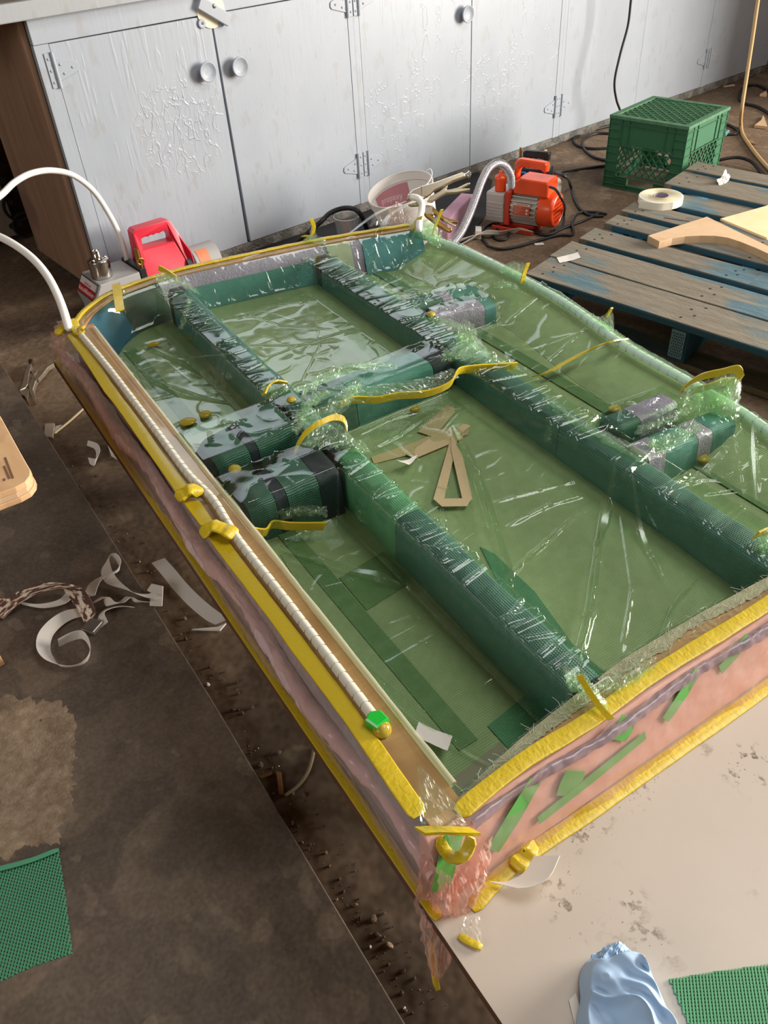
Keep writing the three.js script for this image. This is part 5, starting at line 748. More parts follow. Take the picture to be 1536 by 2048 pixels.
{ // roll of sealant tape
  const t = thing('tape_roll', 'roll of cream paper-backed sealant tape on the pallet', 'tape roll'), c = P(1322, 392, 0.163), R = 0.074, h = 0.026, y0 = 0.1395;
  part(t, 'winding', T(lathe([[0.026, 0.001], [R - 0.002, 0], [R, 0.002], [R, h - 0.002], [R - 0.002, h], [0.026, h - 0.001], [0.026, 0.001]], 56), c.x, y0, c.z), M.tapeCream);
  const wind = []; for (let k = 0; k < 9; k++) wind.push(T(new THREE.TorusGeometry(0.031 + k * 0.0046, 0.0007, 4, 56), c.x, y0 + h - 0.0002, c.z, Math.PI / 2)); part(t, 'layers', merge(wind), mat({ color: C('#d8cb98'), roughness: 0.6 }), 'yellowish tape layers').userData.kind = 'stuff';
  part(t, 'core', T(lathe([[0.0245, 0], [0.0262, 0], [0.0262, h], [0.0245, h], [0.0245, 0]], 40), c.x, y0 + 0.0005, c.z), mat({ color: C('#9f93a6'), roughness: 0.7 }), 'grey purple cardboard core');
  const e = P(1278, 410, 0.15); part(t, 'loose_end', ribbon([{ p: V3(c.x - R * 0.4, y0 + 0.0135, c.z + R * 0.93), w: V3(0, 1, 0) }, { p: V3(c.x - R * 0.95, y0 + 0.0135, c.z + R * 0.5), w: V3(0, 1, 0) }, { p: V3(e.x, y0 + 0.0135, e.z), w: V3(0.1, 1, 0) }], 0.0125, 0.002), M.tapeCream);
}
{ // curved MDF off-cut and the pale board under it
  const y = 0.1395, g = (pts, y0, h) => { const q = extrude(pts.map((p) => [p.x, -p.z]), h, 0.0008); q.rotateX(-Math.PI / 2); return uvBox(T(q, 0, y0 + 0.0008, 0)); };
  const Y = y + 0.024, A = P(1296, 471, Y), B = P(1414, 433, Y), D = P(1600, 523, Y), E2 = P(1319, 483, Y), arc = [[1319, 483], [1345, 476], [1370, 472.5], [1400, 471], [1430, 471.5], [1455, 475], [1480, 483], [1510, 495], [1536, 507], [1590, 545]].map(([a, b]) => P(a, b, Y));
  single('mdf_offcut', 'tan MDF off-cut with a long concave curve, lying on the pallet', 'board', g([A, ...arc, D, B], y, 0.0224), M.mdf);
  const a = P(1433, 439, y + 0.008), b = P(1530, 412, y + 0.008), c = b.clone().add(V3(0.12, 0, 0.02)), d = P(1524, 481, y + 0.008);
  const pb = single('pale_board', 'smooth pale yellow board on the pallet beside the curved off-cut', 'board', g([a.clone().add(V3(0.016, 0, 0.004)), d.clone().add(V3(0.03, 0, 0.0)), d.clone().add(V3(0.26, 0, 0.06)), c.clone().add(V3(0.1, 0, 0)), b], y, 0.0064), M.paleBoard);
  single('splinter', 'thin brown wood splinter on the pallet under the curved off-cut', 'wood', T(bx(0.003, 0.003, 0.085, 0.001), 2.40, y + 0.0022, -1.445, 0, 0.3), mat({ color: C('#8a6244'), roughness: 0.8 }));
  paperScrap('paper_strip', 'small white paper strip on the near pallet boards', [[1113, 517], [1119, 528], [1161, 519], [1155, 508]], y, 0.004, 9);
  const cr = P(1450, 364, y); const g2 = crumple([V3(cr.x - 0.05, y + 0.002, cr.z + 0.012), V3(cr.x, y + 0.002, cr.z + 0.01), V3(cr.x + 0.05, y + 0.002, cr.z - 0.012)], [V3(cr.x - 0.045, y + 0.018, cr.z - 0.01), V3(cr.x, y + 0.010, cr.z - 0.02), V3(cr.x + 0.04, y + 0.03, cr.z - 0.03)], 14, 6, 0.004, 61, 2); const bb = new THREE.Box3().setFromBufferAttribute(g2.attributes.position); g2.translate(0, y + 0.0006 - bb.min.y, 0);
  single('crumpled_paper', 'crumpled scrap of white paper on the far blue pallet board', 'paper', g2, M.paper);
}

// ------------------------------------------------------------------ orange vacuum pump
const labelTex = (w, h, draw) => canvasTex(w, h, draw);
{
  const t = thing('vacuum_pump', 'orange and silver vacuum pump with a clear hose, in front of the cabinets', 'pump'), L = (g, x, y, z, ...r) => T(g, x, y, z, ...r);
  part(t, 'base_plate', merge([box(0.035, 0.200, 0.0, 0.006, -0.06, 0.072, 0.002), box(0.05, 0.19, 0.006, 0.022, -0.035, 0.035, 0.003), box(0.035, 0.2, 0.006, 0.016, 0.064, 0.072, 0.002)]), M.redPaint);
  const al = part(t, 'oil_housing', merge([box(0.0, 0.078, 0.022, 0.132, -0.055, 0.058, 0.008), ...[0.046, 0.058, 0.070, 0.082, 0.094].map((y) => box(0.006, 0.074, y - 0.0035, y + 0.0035, 0.05, 0.061, 0.001)), ...[0.046, 0.070, 0.094].map((y) => box(-0.003, 0.004, y - 0.004, y + 0.004, -0.045, 0.045, 0.001))]), M.alu);
  part(t, 'flange', box(0.0785, 0.100, 0.02, 0.142, -0.06, 0.062, 0.004), M.redPaint);
  const body = []; const rr = 0.056; body.push(T(cyl(rr, rr, 0.106, 36), 0.152, 0.080, 0, 0, 0, Math.PI / 2)); for (let k = 0; k < 22; k++) { const a = k / 22 * Math.PI * 2; if (Math.sin(a) > 0.8) continue; body.push(T(bx(0.100, 0.0055, 0.014, 0.001), 0.152, 0.080 + Math.sin(a) * (rr + 0.003), Math.cos(a) * (rr + 0.003), 0, 0, 0).applyMatrix4(new THREE.Matrix4())); }
  const mb = part(t, 'motor_body', merge([T(cyl(rr, rr, 0.102, 36), 0.152, 0.080, 0, 0, 0, Math.PI / 2), ...Array.from({ length: 24 }, (_, k) => { const a = k / 24 * Math.PI * 2, g = bx(0.100, 0.012, 0.0052, 0.001); return T(T(g, 0, rr + 0.003, 0), 0.152, 0.080, 0, a); })]), M.alu);
  const np = labelTex(256, 160, (c) => { c.fillStyle = '#b9523a'; c.fillRect(0, 0, 256, 160); c.fillStyle = '#e7c2ae'; c.fillRect(0, 0, 256, 34); c.fillStyle = '#7b4a3c'; c.font = 'bold 24px sans-serif'; c.fillText('VACUUM PUMP', 50, 26); c.fillStyle = '#f0c8b4'; c.font = '14px sans-serif'; ['Voltage  110V/60Hz', 'Flow rate  3 CFM', 'Ultimate vacuum  5Pa', 'Motor  1/4HP', 'Oil  250ml'].forEach((s, i) => c.fillText(s, 14, 56 + i * 20)); c.beginPath(); c.arc(212, 84, 18, 0, 7); c.fill(); c.fillRect(196, 116, 32, 22); });
  part(mb, 'nameplate', (() => { const g = box(-0.032, 0.032, -0.021, 0.021, 0, 0.0015, 0); const u = g.attributes.uv; T(g, 0.150, 0.088, rr + 0.0095, -0.1); return g; })(), mat({ map: np, roughness: 0.4 }), 'orange nameplate with small print');
  const fan = part(t, 'fan_cover', merge([T(lathe([[0.060, 0], [0.063, 0.006], [0.063, 0.045], [0.058, 0.058], [0.050, 0.062], [0.050, 0.058], [0.054, 0.054], [0.058, 0.044], [0.058, 0]], 40), 0.205, 0.080, 0, 0, 0, -Math.PI / 2)]), M.orange);
  const grill = []; for (let k = -4; k <= 4; k++) { const z = k * 0.0115, h = Math.sqrt(Math.max(0, 0.051 * 0.051 - z * z)); grill.push(box(0.2595, 0.2635, 0.080 - h, 0.080 + h, z - 0.0022, z + 0.0022, 0.0008)); } for (const y of [-0.03, -0.015, 0, 0.015, 0.03]) { const h = Math.sqrt(0.051 * 0.051 - y * y); grill.push(box(0.260, 0.263, 0.080 + y - 0.002, 0.080 + y + 0.002, -h, h, 0.0008)); }
  part(fan, 'grille', merge(grill), M.orange).userData.kind = 'stuff'; part(fan, 'fan', T(cyl(0.050, 0.050, 0.004, 30), 0.245, 0.080, 0, 0, 0, Math.PI / 2), M.darkHole);
  part(t, 'switch_box', (() => { const g = extrude([[0.104, 0], [0.240, 0], [0.240, 0.046], [0.232, 0.054], [0.128, 0.056], [0.108, 0.044], [0.104, 0.038]], 0.082, 0.004); return T(g, 0, 0.133, -0.040); })(), M.orange);
  part(t, 'handle', (() => { const s = [[0.098, 0.14], [0.112, 0.14], [0.112, 0.195], [0.118, 0.213], [0.126, 0.219], [0.146, 0.216], [0.152, 0.219], [0.168, 0.216], [0.174, 0.219], [0.190, 0.215], [0.197, 0.209], [0.204, 0.206], [0.210, 0.211], [0.211, 0.236], [0.204, 0.242], [0.116, 0.245], [0.104, 0.240], [0.098, 0.228]]; return T(extrude(s.map(([x, y]) => [x - 0.008 + (x - 0.1) * 0.12, y]), 0.020, 0.005), 0, 0, -0.012); })(), M.orange);
  part(t, 'oil_cap', T(lathe([[0, 0.072], [0.007, 0.071], [0.008, 0.060], [0.012, 0.058], [0.021, 0.052], [0.022, 0.045], [0.0205, 0.04], [0.0205, 0.002], [0.018, 0], [0, 0]], 20), 0.046, 0.1325, 0.030), M.orange);
  part(t, 'inlet_fitting', merge([T(cyl(0.009, 0.009, 0.03, 6), 0.086, 0.155, 0.02), T(cyl(0.007, 0.007, 0.05, 14), 0.088, 0.180, 0.02), T(cyl(0.008, 0.008, 0.022, 6), 0.092, 0.175, 0.036, Math.PI / 2)]), M.brass);
  part(t, 'sight_screw', T(cyl(0.0035, 0.0035, 0.006, 10), 0.207, 0.098, 0.061, Math.PI / 2), M.brass);
  t.position.set(2.262, 0.001, -2.148); t.rotation.y = -72 * Math.PI / 180;
}
{ // second, black pump behind it
  const t = thing('vacuum_pump', 'black pump with a grey fan end, standing behind the orange pump', 'pump');
  part(t, 'body', merge([T(cyl(0.058, 0.058, 0.13, 32), 0.13, 0.085, 0, 0, 0, Math.PI / 2), box(0.06, 0.2, 0.0, 0.03, -0.05, 0.05, 0.004)]), M.greyPaint);
  part(t, 'fan_end', T(lathe([[0.0, 0.05], [0.052, 0.05], [0.060, 0.04], [0.062, 0], [0.056, 0]], 36), 0.195, 0.085, 0, 0, 0, -Math.PI / 2), M.alu);
  part(t, 'switch_box', box(0.055, 0.20, 0.13, 0.19, -0.045, 0.045, 0.006), M.blackPlastic);
  part(t, 'blue_ring', T(new THREE.TorusGeometry(0.042, 0.006, 8, 30), 0.075, 0.135, 0.05, 0.2), mat({ color: C('#2f6fae'), roughness: 0.4 }), 'blue ring');
  part(t, 'handle', (() => { const s = [[0.024, 0.185], [0.030, 0.185], [0.030, 0.225], [0.045, 0.232], [0.060, 0.229], [0.070, 0.232], [0.086, 0.229], [0.096, 0.232], [0.112, 0.229], [0.124, 0.226], [0.140, 0.220], [0.150, 0.224], [0.152, 0.256], [0.144, 0.262], [0.03, 0.262], [0.02, 0.254]]; return T(extrude(s, 0.020, 0.005), 0.04, 0, -0.01); })(), M.blackPlastic);
  part(t, 'valve_stem', T(cyl(0.006, 0.006, 0.075, 12), 0.045, 0.235, 0.0), M.brass);
  part(t, 'pump_head', box(0.0, 0.058, 0.02, 0.135, -0.052, 0.052, 0.006), M.blackPlastic);
  t.scale.setScalar(0.8); t.position.set(2.445, 0.001, -2.228); t.rotation.y = -64 * Math.PI / 180;
}
function hoseThing(name, label, pts, r, m, cat = 'hose', extra) { const t = thing(name, label, cat); part(t, 'tube', tube(pts, r, pts.length * 10, 12), m); if (extra) extra(t); return t; }
{ // clear wire-reinforced hose
  const pts = [PD(1023, 372, 3.10), PD(1022, 352, 3.09), PD(1012, 334, 3.07), PD(996, 327, 3.04), PD(978, 337, 3.0), PD(965, 360, 2.97), PD(952, 395, 2.93), PD(938, 432, 2.88), PD(920, 468, 2.83), PD(900, 492, 2.80), PD(880, 510, 2.79)];
  hoseThing('clear_hose', 'clear hose with a wire spiral, arching from the orange pump', pts, 0.013, phys({ color: C('#c9c6d4'), roughness: 0.15, clearcoat: 1, clearcoatRoughness: 0.08, transmission: 0.3, thickness: 0 }), 'hose', (t) => {
    const c = new THREE.CatmullRomCurve3(pts, false, 'centripetal'), list = [], n = 90; for (let i = 1; i < n; i++) { const p = c.getPointAt(i / n), q = c.getTangentAt(i / n), g = new THREE.TorusGeometry(0.0134, 0.0011, 4, 14); g.applyQuaternion(new THREE.Quaternion().setFromUnitVectors(V3(0, 0, 1), q)); list.push(T(g, p.x, p.y, p.z)); }
    part(t, 'wire_spiral', merge(list), M.chrome, 'bright wire turns').userData.kind = 'stuff'; });
}
// ------------------------------------------------------------------ red and grey vacuum pump at the left
{
  const t = thing('vacuum_pump', 'grey vacuum pump with a red handle cover, behind the far left mould corner', 'pump');
  const prof = [[0.0, 0.03], [0.16, 0.03], [0.16, 0.147], [0.028, 0.147], [-0.006, 0.094], [0.004, 0.045]];
  const head = part(t, 'pump_head', T(extrude(prof, 0.138, 0.003), 0, 0, -0.069), M.greyPaint);
  const lab = labelTex(256, 128, (c) => { c.fillStyle = '#e8e4e2'; c.fillRect(0, 0, 256, 128); c.fillStyle = '#b3242c'; c.fillRect(0, 56, 256, 72); c.font = 'bold 26px sans-serif'; c.fillStyle = '#b3242c'; c.textAlign = 'center'; c.fillText('Robinair', 128, 50); c.fillStyle = '#f1e6e4'; c.font = 'bold 42px sans-serif'; c.fillText('VacuMaster', 128, 106); c.strokeStyle = '#3a3436'; c.lineWidth = 8; c.strokeRect(2, 2, 252, 124); });
  { const g = box(-0.062, 0.062, -0.027, 0.027, 0, 0.0012, 0), a = Math.atan2(0.034, 0.053), q = new THREE.Matrix4().makeBasis(V3(0, 0, 1), V3(Math.sin(a), Math.cos(a), 0), V3(-Math.cos(a), Math.sin(a), 0)); g.applyMatrix4(q); part(head, 'label', T(g, 0.0082, 0.122, 0), mat({ map: lab, roughness: 0.4 }), 'white and red maker label'); }
  part(t, 'base', box(0.0, 0.33, 0.0, 0.03, -0.06, 0.06, 0.004), M.blackPlastic);
  part(t, 'rear_flange', box(0.163, 0.185, 0.03, 0.155, -0.07, 0.07, 0.003), M.blackPlastic);
  part(t, 'exhaust_cap', T(lathe([[0, 0.055], [0.008, 0.054], [0.0085, 0.082], [0.0125, 0.082], [0.0125, 0.058], [0.030, 0.056], [0.033, 0.052], [0.033, 0.003], [0.031, 0], [0, 0]], 36), 0.062, 0.1475, 0.012), M.chrome);
  const sc = []; for (let k = 0; k < 3; k++) { const a = k * 2.1 + 0.4; sc.push(T(lathe([[0, 0.008], [0.003, 0.007], [0.0035, 0]], 8), 0.062 + 0.024 * Math.cos(a), 0.203, 0.012 + 0.024 * Math.sin(a))); } part(t, 'cap_screws', merge(sc), M.chrome);
  const out = new THREE.Shape([[0.190, 0.03], [0.365, 0.03], [0.358, 0.15], [0.342, 0.205], [0.322, 0.252], [0.308, 0.258], [0.20, 0.258], [0.190, 0.250]].map(([a, b]) => new THREE.Vector2(a, b))); out.holes.push(new THREE.Path([[0.209, 0.194], [0.213, 0.226], [0.228, 0.229], [0.234, 0.226], [0.248, 0.229], [0.254, 0.226], [0.268, 0.229], [0.274, 0.226], [0.300, 0.231], [0.312, 0.205], [0.312, 0.190]].map(([a, b]) => new THREE.Vector2(a, b))));
  part(t, 'handle_cover', (() => { const g = extrude(out, 0.11, 0.004), p = g.attributes.position; for (let i = 0; i < p.count; i++) { const y = p.getY(i), k = y > 0.14 ? lerp(1, 0.36, clamp((y - 0.14) / 0.055)) : 1; p.setZ(i, (p.getZ(i) - 0.055) * k); } g.computeVertexNormals(); return toCreasedNormals(g, 0.5); })(), M.red, 'red plastic cover with a grip');
  part(t, 'motor', T(cyl(0.058, 0.058, 0.12, 32), 0.40, 0.085, 0, 0, 0, Math.PI / 2), M.greyPaint); part(t, 'motor_band', T(cyl(0.0595, 0.0595, 0.03, 32), 0.352, 0.085, 0, 0, 0, Math.PI / 2), M.blackPlastic); part(t, 'warning_sticker', T(new THREE.CylinderGeometry(0.0588, 0.0588, 0.04, 16, 1, true, 0.2, 0.9), 0.40, 0.085, 0, 0, 0, Math.PI / 2), mat({ color: C('#e08a60'), roughness: 0.5 }), 'orange warning sticker');
  part(t, 'inlet_fitting', merge([T(cyl(0.010, 0.010, 0.022, 6), 0.178, 0.166, 0.045), T(cyl(0.008, 0.008, 0.04, 14), 0.178, 0.19, 0.045), T(new THREE.TorusGeometry(0.010, 0.003, 8, 18), 0.176, 0.175, 0.062)]), M.brass);
  t.position.set(0.772, 0.001, -2.475); t.rotation.y = -1 * Math.PI / 180;
}
{
  const pts = [[137, 655, 1.86], [130, 630, 1.87], [115, 590, 1.92], [92, 548, 1.98], [55, 508, 2.05], [0, 474, 2.12], [-70, 455, 2.2], [-110, 440, 2.3], [-90, 425, 2.4], [-30, 410, 2.5], [2, 390, 2.56], [30, 364, 2.62], [65, 346, 2.68], [105, 341, 2.73], [145, 350, 2.76], [185, 380, 2.79], [218, 428, 2.82], [240, 472, 2.84], [250, 503, 2.86], [254, 520, 2.865]].map((q) => PD(...q));
  hoseThing('vacuum_hose', 'milky white hose arching from the far left mould corner to the pump', pts, 0.0088, M.hose);
}
hoseThing('power_cord', 'thin black power cord curving behind the red pump', [PD(362, 503, 2.93), PD(380, 497, 2.95), PD(405, 496, 2.97), PD(430, 505, 2.99), PD(445, 520, 3.0)], 0.005, M.rubber, 'cord');

// ------------------------------------------------------------------ bucket, cup, block, carton
{
  const t = thing('bucket', 'tilted white plastic bucket with a faded red print, by the cabinets', 'bucket');
  const R = 0.118, h = 0.19; part(t, 'wall', lathe([[0, 0], [0.09, 0], [0.093, 0.003], [0.1135, h - 0.03], [0.117, h - 0.028], [0.1175, h - 0.004], [0.1165, h], [0.1145, h - 0.002], [0.1125, h - 0.03], [0.0905, 0.005], [0, 0.003]], 56), M.bucket);
  part(t, 'rim', T(new THREE.TorusGeometry(0.1165, 0.0028, 8, 64), 0, h, 0, Math.PI / 2), M.bucket);
  part(t, 'inner_line', T(new THREE.TorusGeometry(0.1115, 0.001, 5, 56), 0, h - 0.03, 0, Math.PI / 2), mat({ color: C('#bdb6b0'), roughness: 0.6 }));
  const pr = labelTex(512, 256, (c) => { c.fillStyle = '#c4848e'; c.fillRect(0, 0, 512, 256); c.translate(512, 0); c.scale(-1, 1); c.rotate(0.16); c.fillStyle = '#dcc3c4'; c.font = 'bold 84px sans-serif'; c.fillText('propoxy', 90, 96); });
  const g = new THREE.CylinderGeometry(0.1105, 0.0965, 0.085, 24, 1, true, 0, 1.3); part(t, 'print', T(g, 0, 0.112, 0, 0, 2.25), mat({ map: pr, roughness: 0.6, side: THREE.DoubleSide }), 'faded red print, its lettering seen through the wall in reverse');
  const ax = upv.clone().multiplyScalar(0.97).addScaledVector(rgt, -0.20).addScaledVector(fwd, 0.0).normalize(); const up = V3(0, 1, 0).addScaledVector(rgt, -0.24).addScaledVector(V3(Math.sin(YAW), 0, -Math.cos(YAW)), -0.16).normalize();
  t.quaternion.setFromUnitVectors(V3(0, 1, 0), up); t.position.copy(P(800, 378, 0.215).addScaledVector(up, -h)); t.userData.tilt = 1; delete t.userData.tilt;
  const w = thing('wire', 'thin white wire hooked over the bucket rim', 'wire'); part(w, 'wire', tube([PD(853, 341, 3.02), PD(860, 338, 3.02), PD(864, 346, 3.02), PD(860, 360, 3.01), PD(848, 374, 2.99), PD(838, 380, 2.98)], 0.0022, 40, 6), M.hose);
}
{
  const c = P(693, 434, 0.105), t = thing('plastic_cup', 'clear plastic mixing cup with an orange stick, behind the far rim', 'cup');
  part(t, 'wall', T(lathe([[0, 0], [0.034, 0], [0.036, 0.004], [0.0455, 0.103], [0.0475, 0.105], [0.0475, 0.108], [0.0450, 0.108], [0.0345, 0.006], [0, 0.003]], 40), c.x, 0.001, c.z), M.cup); part(t, 'rim', T(new THREE.TorusGeometry(0.0468, 0.0016, 8, 48), c.x, 0.108, c.z, Math.PI / 2), M.bucket);
  part(t, 'stick', tube([V3(c.x - 0.004, 0.012, c.z + 0.015), V3(c.x - 0.002, 0.088, c.z - 0.012)], 0.004, 6, 6), mat({ color: C('#c97a4e'), roughness: 0.7 }), 'orange brown stick');
}
{
  const a = V3(1.985, 0, -2.135), b = V3(2.245, 0, -2.265), d = b.clone().sub(a), t = single('foam_block', 'long mauve foam block lying between the bucket and the clear hose', 'foam block', uvBox(bx(d.length(), 0.085, 0.05, 0.004)), M.pinkBlock); t.position.set((a.x + b.x) / 2, 0.001 , (a.z + b.z) / 2); t.rotation.y = -Math.atan2(d.z, d.x);
  const q = P(856, 452, 0.08), c = thing('carton', 'small white carton with blue lettering behind the far right corner', 'carton'); part(c, 'box', T(uvBox(bx(0.060, 0.13, 0.05, 0.003)), q.x, 0.066, q.z, 0, -0.5), M.paper); part(c, 'blue_print', T(bx(0.0604, 0.028, 0.0504, 0.003), q.x, 0.112, q.z, 0, -0.5), mat({ color: C('#2d4f9a'), roughness: 0.5 }), 'blue band'); part(c, 'tag', T(bx(0.028, 0.03, 0.001, 0), q.x - 0.008, 0.07, q.z + 0.0265, 0, -0.5), mat({ color: C('#f6f6f4'), roughness: 0.5 }));
}
// ------------------------------------------------------------------ locking pliers
const frameAt = (dist, px, py) => ({ o: PD(px, py, dist), k: dist / FOCAL });
function pliers(name, label, shapes, toWorld, depth, m) { // outlines in a plane with real thickness
  const t = thing(name, label, 'pliers');
  for (const [n, pts, d, mm, off] of shapes) { const s = extrude(pts, d, Math.min(0.0016, d * 0.3)); s.translate(0, 0, (off || 0) - d / 2); s.applyMatrix4(toWorld); part(t, n, s, mm || m); }
  return t;
}
const camPlane = (px, py, dist, tilt = 0) => { const k = dist / FOCAL; return new THREE.Matrix4().makeBasis(rgt.clone(), upv.clone(), fwd.clone().negate()).setPosition(PD(px, py, dist)).multiply(new THREE.Matrix4().makeRotationX(tilt)); };
{
  const D = 2.19, k = D / FOCAL, X = (l, ox, oy) => l.map(([x, y]) => [(x - ox) * k / 6, -(y - oy) * k / 6]);
  const m1 = camPlane(720 + 720 / 6, 330 + 330 / 6, D), x1 = (l) => X(l, 720, 330);
  pliers('locking_pliers', 'long nickel locking pliers clamping the hose stub above the far right corner', [
    ['upper_jaw', x1([[570, 420], [580, 370], [640, 310], [730, 275], [840, 260], [880, 290], [840, 350], [760, 400], [700, 385], [640, 395]]), 0.012, M.nickel],
    ['upper_handle', x1([[730, 275], [900, 225], [1190, 118], [1215, 130], [1220, 165], [1100, 205], [960, 275], [880, 310], [800, 380], [740, 395]]), 0.014, M.nickel, 0.001],
    ['adjusting_screw', x1([[1205, 135], [1240, 120], [1265, 95], [1285, 105], [1288, 150], [1262, 165], [1240, 152], [1215, 168]]), 0.012, M.chrome],
    ['lower_jaw', x1([[590, 470], [690, 440], [720, 420], [760, 440], [700, 480], [620, 485]]), 0.010, M.nickel],
    ['lower_handle', x1([[800, 430], [830, 385], [930, 330], [1010, 265], [1030, 260], [1010, 310], [1100, 300], [1270, 292], [1276, 308], [1120, 335], [1010, 345], [930, 385], [850, 440]]), 0.012, M.nickel],
    ['release_lever', x1([[1050, 305], [1130, 285], [1240, 232], [1278, 232], [1270, 245], [1150, 305]]), 0.006, M.nickel, 0.002],
  ], m1, 0.012, M.nickel);
  pliers('locking_pliers', 'second locking pliers hanging below the first, nickel and brass coloured', [
    ['jaw', x1([[740, 480], [790, 450], [860, 460], [900, 500], [870, 560], [800, 560], [750, 520]]), 0.012, M.nickel, -0.016],
    ['upper_handle', x1([[860, 465], [900, 500], [960, 560], [1000, 590], [1140, 632], [1142, 645], [1060, 640], [980, 620], [900, 560], [850, 530]]), 0.012, M.brass, -0.016],
    ['lower_handle', x1([[760, 530], [820, 540], [950, 640], [1050, 712], [1075, 705], [1080, 735], [1055, 748], [1000, 722], [900, 660], [790, 575]]), 0.012, M.brass, -0.017],
    ['release_lever', x1([[990, 600], [1060, 640], [1125, 680], [1118, 692], [1050, 665], [985, 625]]), 0.006, M.nickel, -0.012],
  ], m1, 0.012, M.nickel);
  hoseThing('hose_stub', 'bent white hose stub pinched shut above the far right corner', [PD(838, 458, 2.12), PD(839, 440, 2.14), PD(843, 420, 2.16), PD(843, 406, 2.17), PD(836, 397, 2.175), PD(824, 394, 2.18)], 0.0085, M.hose);
  band('yellow tape wrapped round the foot of the hose stub', [[826, 452, 0.405], [834, 446, 0.418], [842, 441, 0.424]], 0.013, [0.3, 1, 0.2], 31);
  const pf = things.find((o) => o.name === 'pink_film'); part(pf, 'gather', crumple([PD(770, 450, 2.13), PD(800, 446, 2.13), PD(826, 444, 2.13)], [PD(778, 415, 2.16), PD(798, 405, 2.16), PD(812, 425, 2.16)], 26, 10, 0.007, 51, 3), M.filmPink, 'pink film bunched at the far right corner'); part(pf, 'clear_tail', crumple([PD(738, 452, 2.12), PD(755, 450, 2.12), PD(768, 448, 2.12)], [PD(748, 435, 2.14), PD(757, 430, 2.14), PD(766, 440, 2.14)], 12, 8, 0.005, 52, 3), M.filmClear, 'clear film tail');
  // the one lying on the floor at the left
  const fl = new THREE.Matrix4().makeBasis(V3(1, 0, 0), V3(0, 0, -1), V3(0, 1, 0)), z = 7.68, W = (l, Y = 0.018) => l.map(([x, y]) => { const p = P(x / z, 680 + y / z, Y); return [p.x, -p.z]; });
  pliers('locking_pliers', 'nickel locking clamp lying on the concrete beside the dark sheet', [
    ['handle', W([[445, 390], [490, 390], [485, 450], [450, 570], [440, 700], [400, 760], [310, 800], [350, 690], [390, 520]]), 0.016, M.nickel, 0.014],
    ['adjusting_screw', W([[440, 310], [510, 310], [505, 350], [485, 395], [450, 395], [435, 345]]), 0.014, M.chrome, 0.014],
    ['jaw', W([[305, 805], [390, 760], [440, 760], [445, 800], [430, 950], [380, 860], [320, 840]]), 0.014, M.nickel, 0.013],
    ['lower_handle', W([[450, 700], [490, 620], [530, 600], [590, 610], [555, 670], [520, 790], [570, 920], [530, 930], [470, 820]]), 0.012, M.nickel, 0.016],
    ['release_lever', W([[470, 490], [580, 488], [575, 520], [540, 560], [560, 600], [500, 590], [520, 530]]), 0.008, M.nickel, 0.018],
    ['clamp_arm', W([[565, 620], [600, 590], [680, 500], [760, 420], [830, 380], [840, 400], [760, 450], [690, 540], [600, 640]]), 0.010, M.nickel, 0.020],
  ], fl, 0.014, M.nickel);
}

// ------------------------------------------------------------------ cords on the floor
hoseThing('power_cord', 'black cord hanging in front of the cabinets, ending behind the crate', [V3(3.56, 0.885, -2.62), V3(3.555, 0.885, -2.54), PZ(1270, -60, -2.46), PZ(1262, 0, -2.46), PZ(1256, 50, -2.46), PZ(1240, 110, -2.46), PZ(1229, 165, -2.46), PZ(1233, 200, -2.46), PZ(1242, 228, -2.45), V3(3.36, 0.006, -2.38), V3(3.28, 0.006, -2.25)], 0.0052, M.rubber, 'cord');
hoseThing('power_cord', 'black cord coiled on the floor left of the crate', floorPts([[1217, 322], [1190, 315], [1170, 300], [1165, 288], [1172, 275], [1195, 267], [1222, 267]]), 0.006, M.rubber, 'cord');
hoseThing('power_cord', 'outer loop of black cord left of the crate, near the kerb', floorPts([[1222, 296], [1185, 297], [1160, 293], [1147, 282], [1155, 272], [1180, 262], [1225, 250]], 0.007), 0.006, M.rubber, 'cord');
hoseThing('power_cord', 'black cord running from the black pump to the pallet', [PD(1112, 346, 3.12), PD(1128, 352, 3.05), ...floorPts([[1142, 375], [1150, 400], [1165, 422], [1185, 432], [1205, 432]])], 0.0055, M.rubber, 'cord');
hoseThing('power_cord', 'straight black cord from the black pump towards the crate', [PD(1110, 346, 3.13), ...floorPts([[1150, 340], [1190, 334], [1222, 330]])], 0.0055, M.rubber, 'cord');
hoseThing('power_cord', 'black cord arching from the orange pump switch box to the floor', [PD(1100, 374, 2.94), PD(1110, 378, 2.92), PD(1122, 395, 2.9), ...floorPts([[1128, 430], [1125, 452], [1110, 460]])], 0.0045, M.rubber, 'cord');
hoseThing('power_cord', 'tangled black cord in front of the orange pump', floorPts([[975, 490], [965, 475], [970, 455], [990, 447], [1015, 455], [1012, 478], [1000, 480], [985, 470], [1000, 455], [1030, 450], [1060, 460], [1090, 470], [1130, 455], [1170, 440], [1200, 425]]), 0.005, M.rubber, 'cord');
hoseThing('power_cord', 'lowest black cord winding in front of the orange pump', floorPts([[1212, 428], [1185, 424], [1160, 425], [1145, 445], [1143, 470], [1120, 470], [1080, 480], [1040, 492], [1000, 498], [975, 492]], 0.007), 0.005, M.rubber, 'cord');
hoseThing('power_cord', 'thick black cord arching on the floor behind the plastic cup', [V3(1.55, 0.008, -2.50), PD(640, 445, 3.08), PD(662, 425, 3.12), PD(690, 416, 3.12), PD(715, 422, 3.08), V3(1.83, 0.008, -2.36)], 0.0085, M.rubber, 'cord');
hoseThing('power_cord', 'grey black cord looping beyond the crate by the right edge', floorPts([[1560, 245], [1530, 222], [1510, 212], [1492, 208], [1480, 200], [1480, 188], [1490, 174], [1510, 170], [1530, 178], [1560, 200]]), 0.007, M.rubber, 'cord');
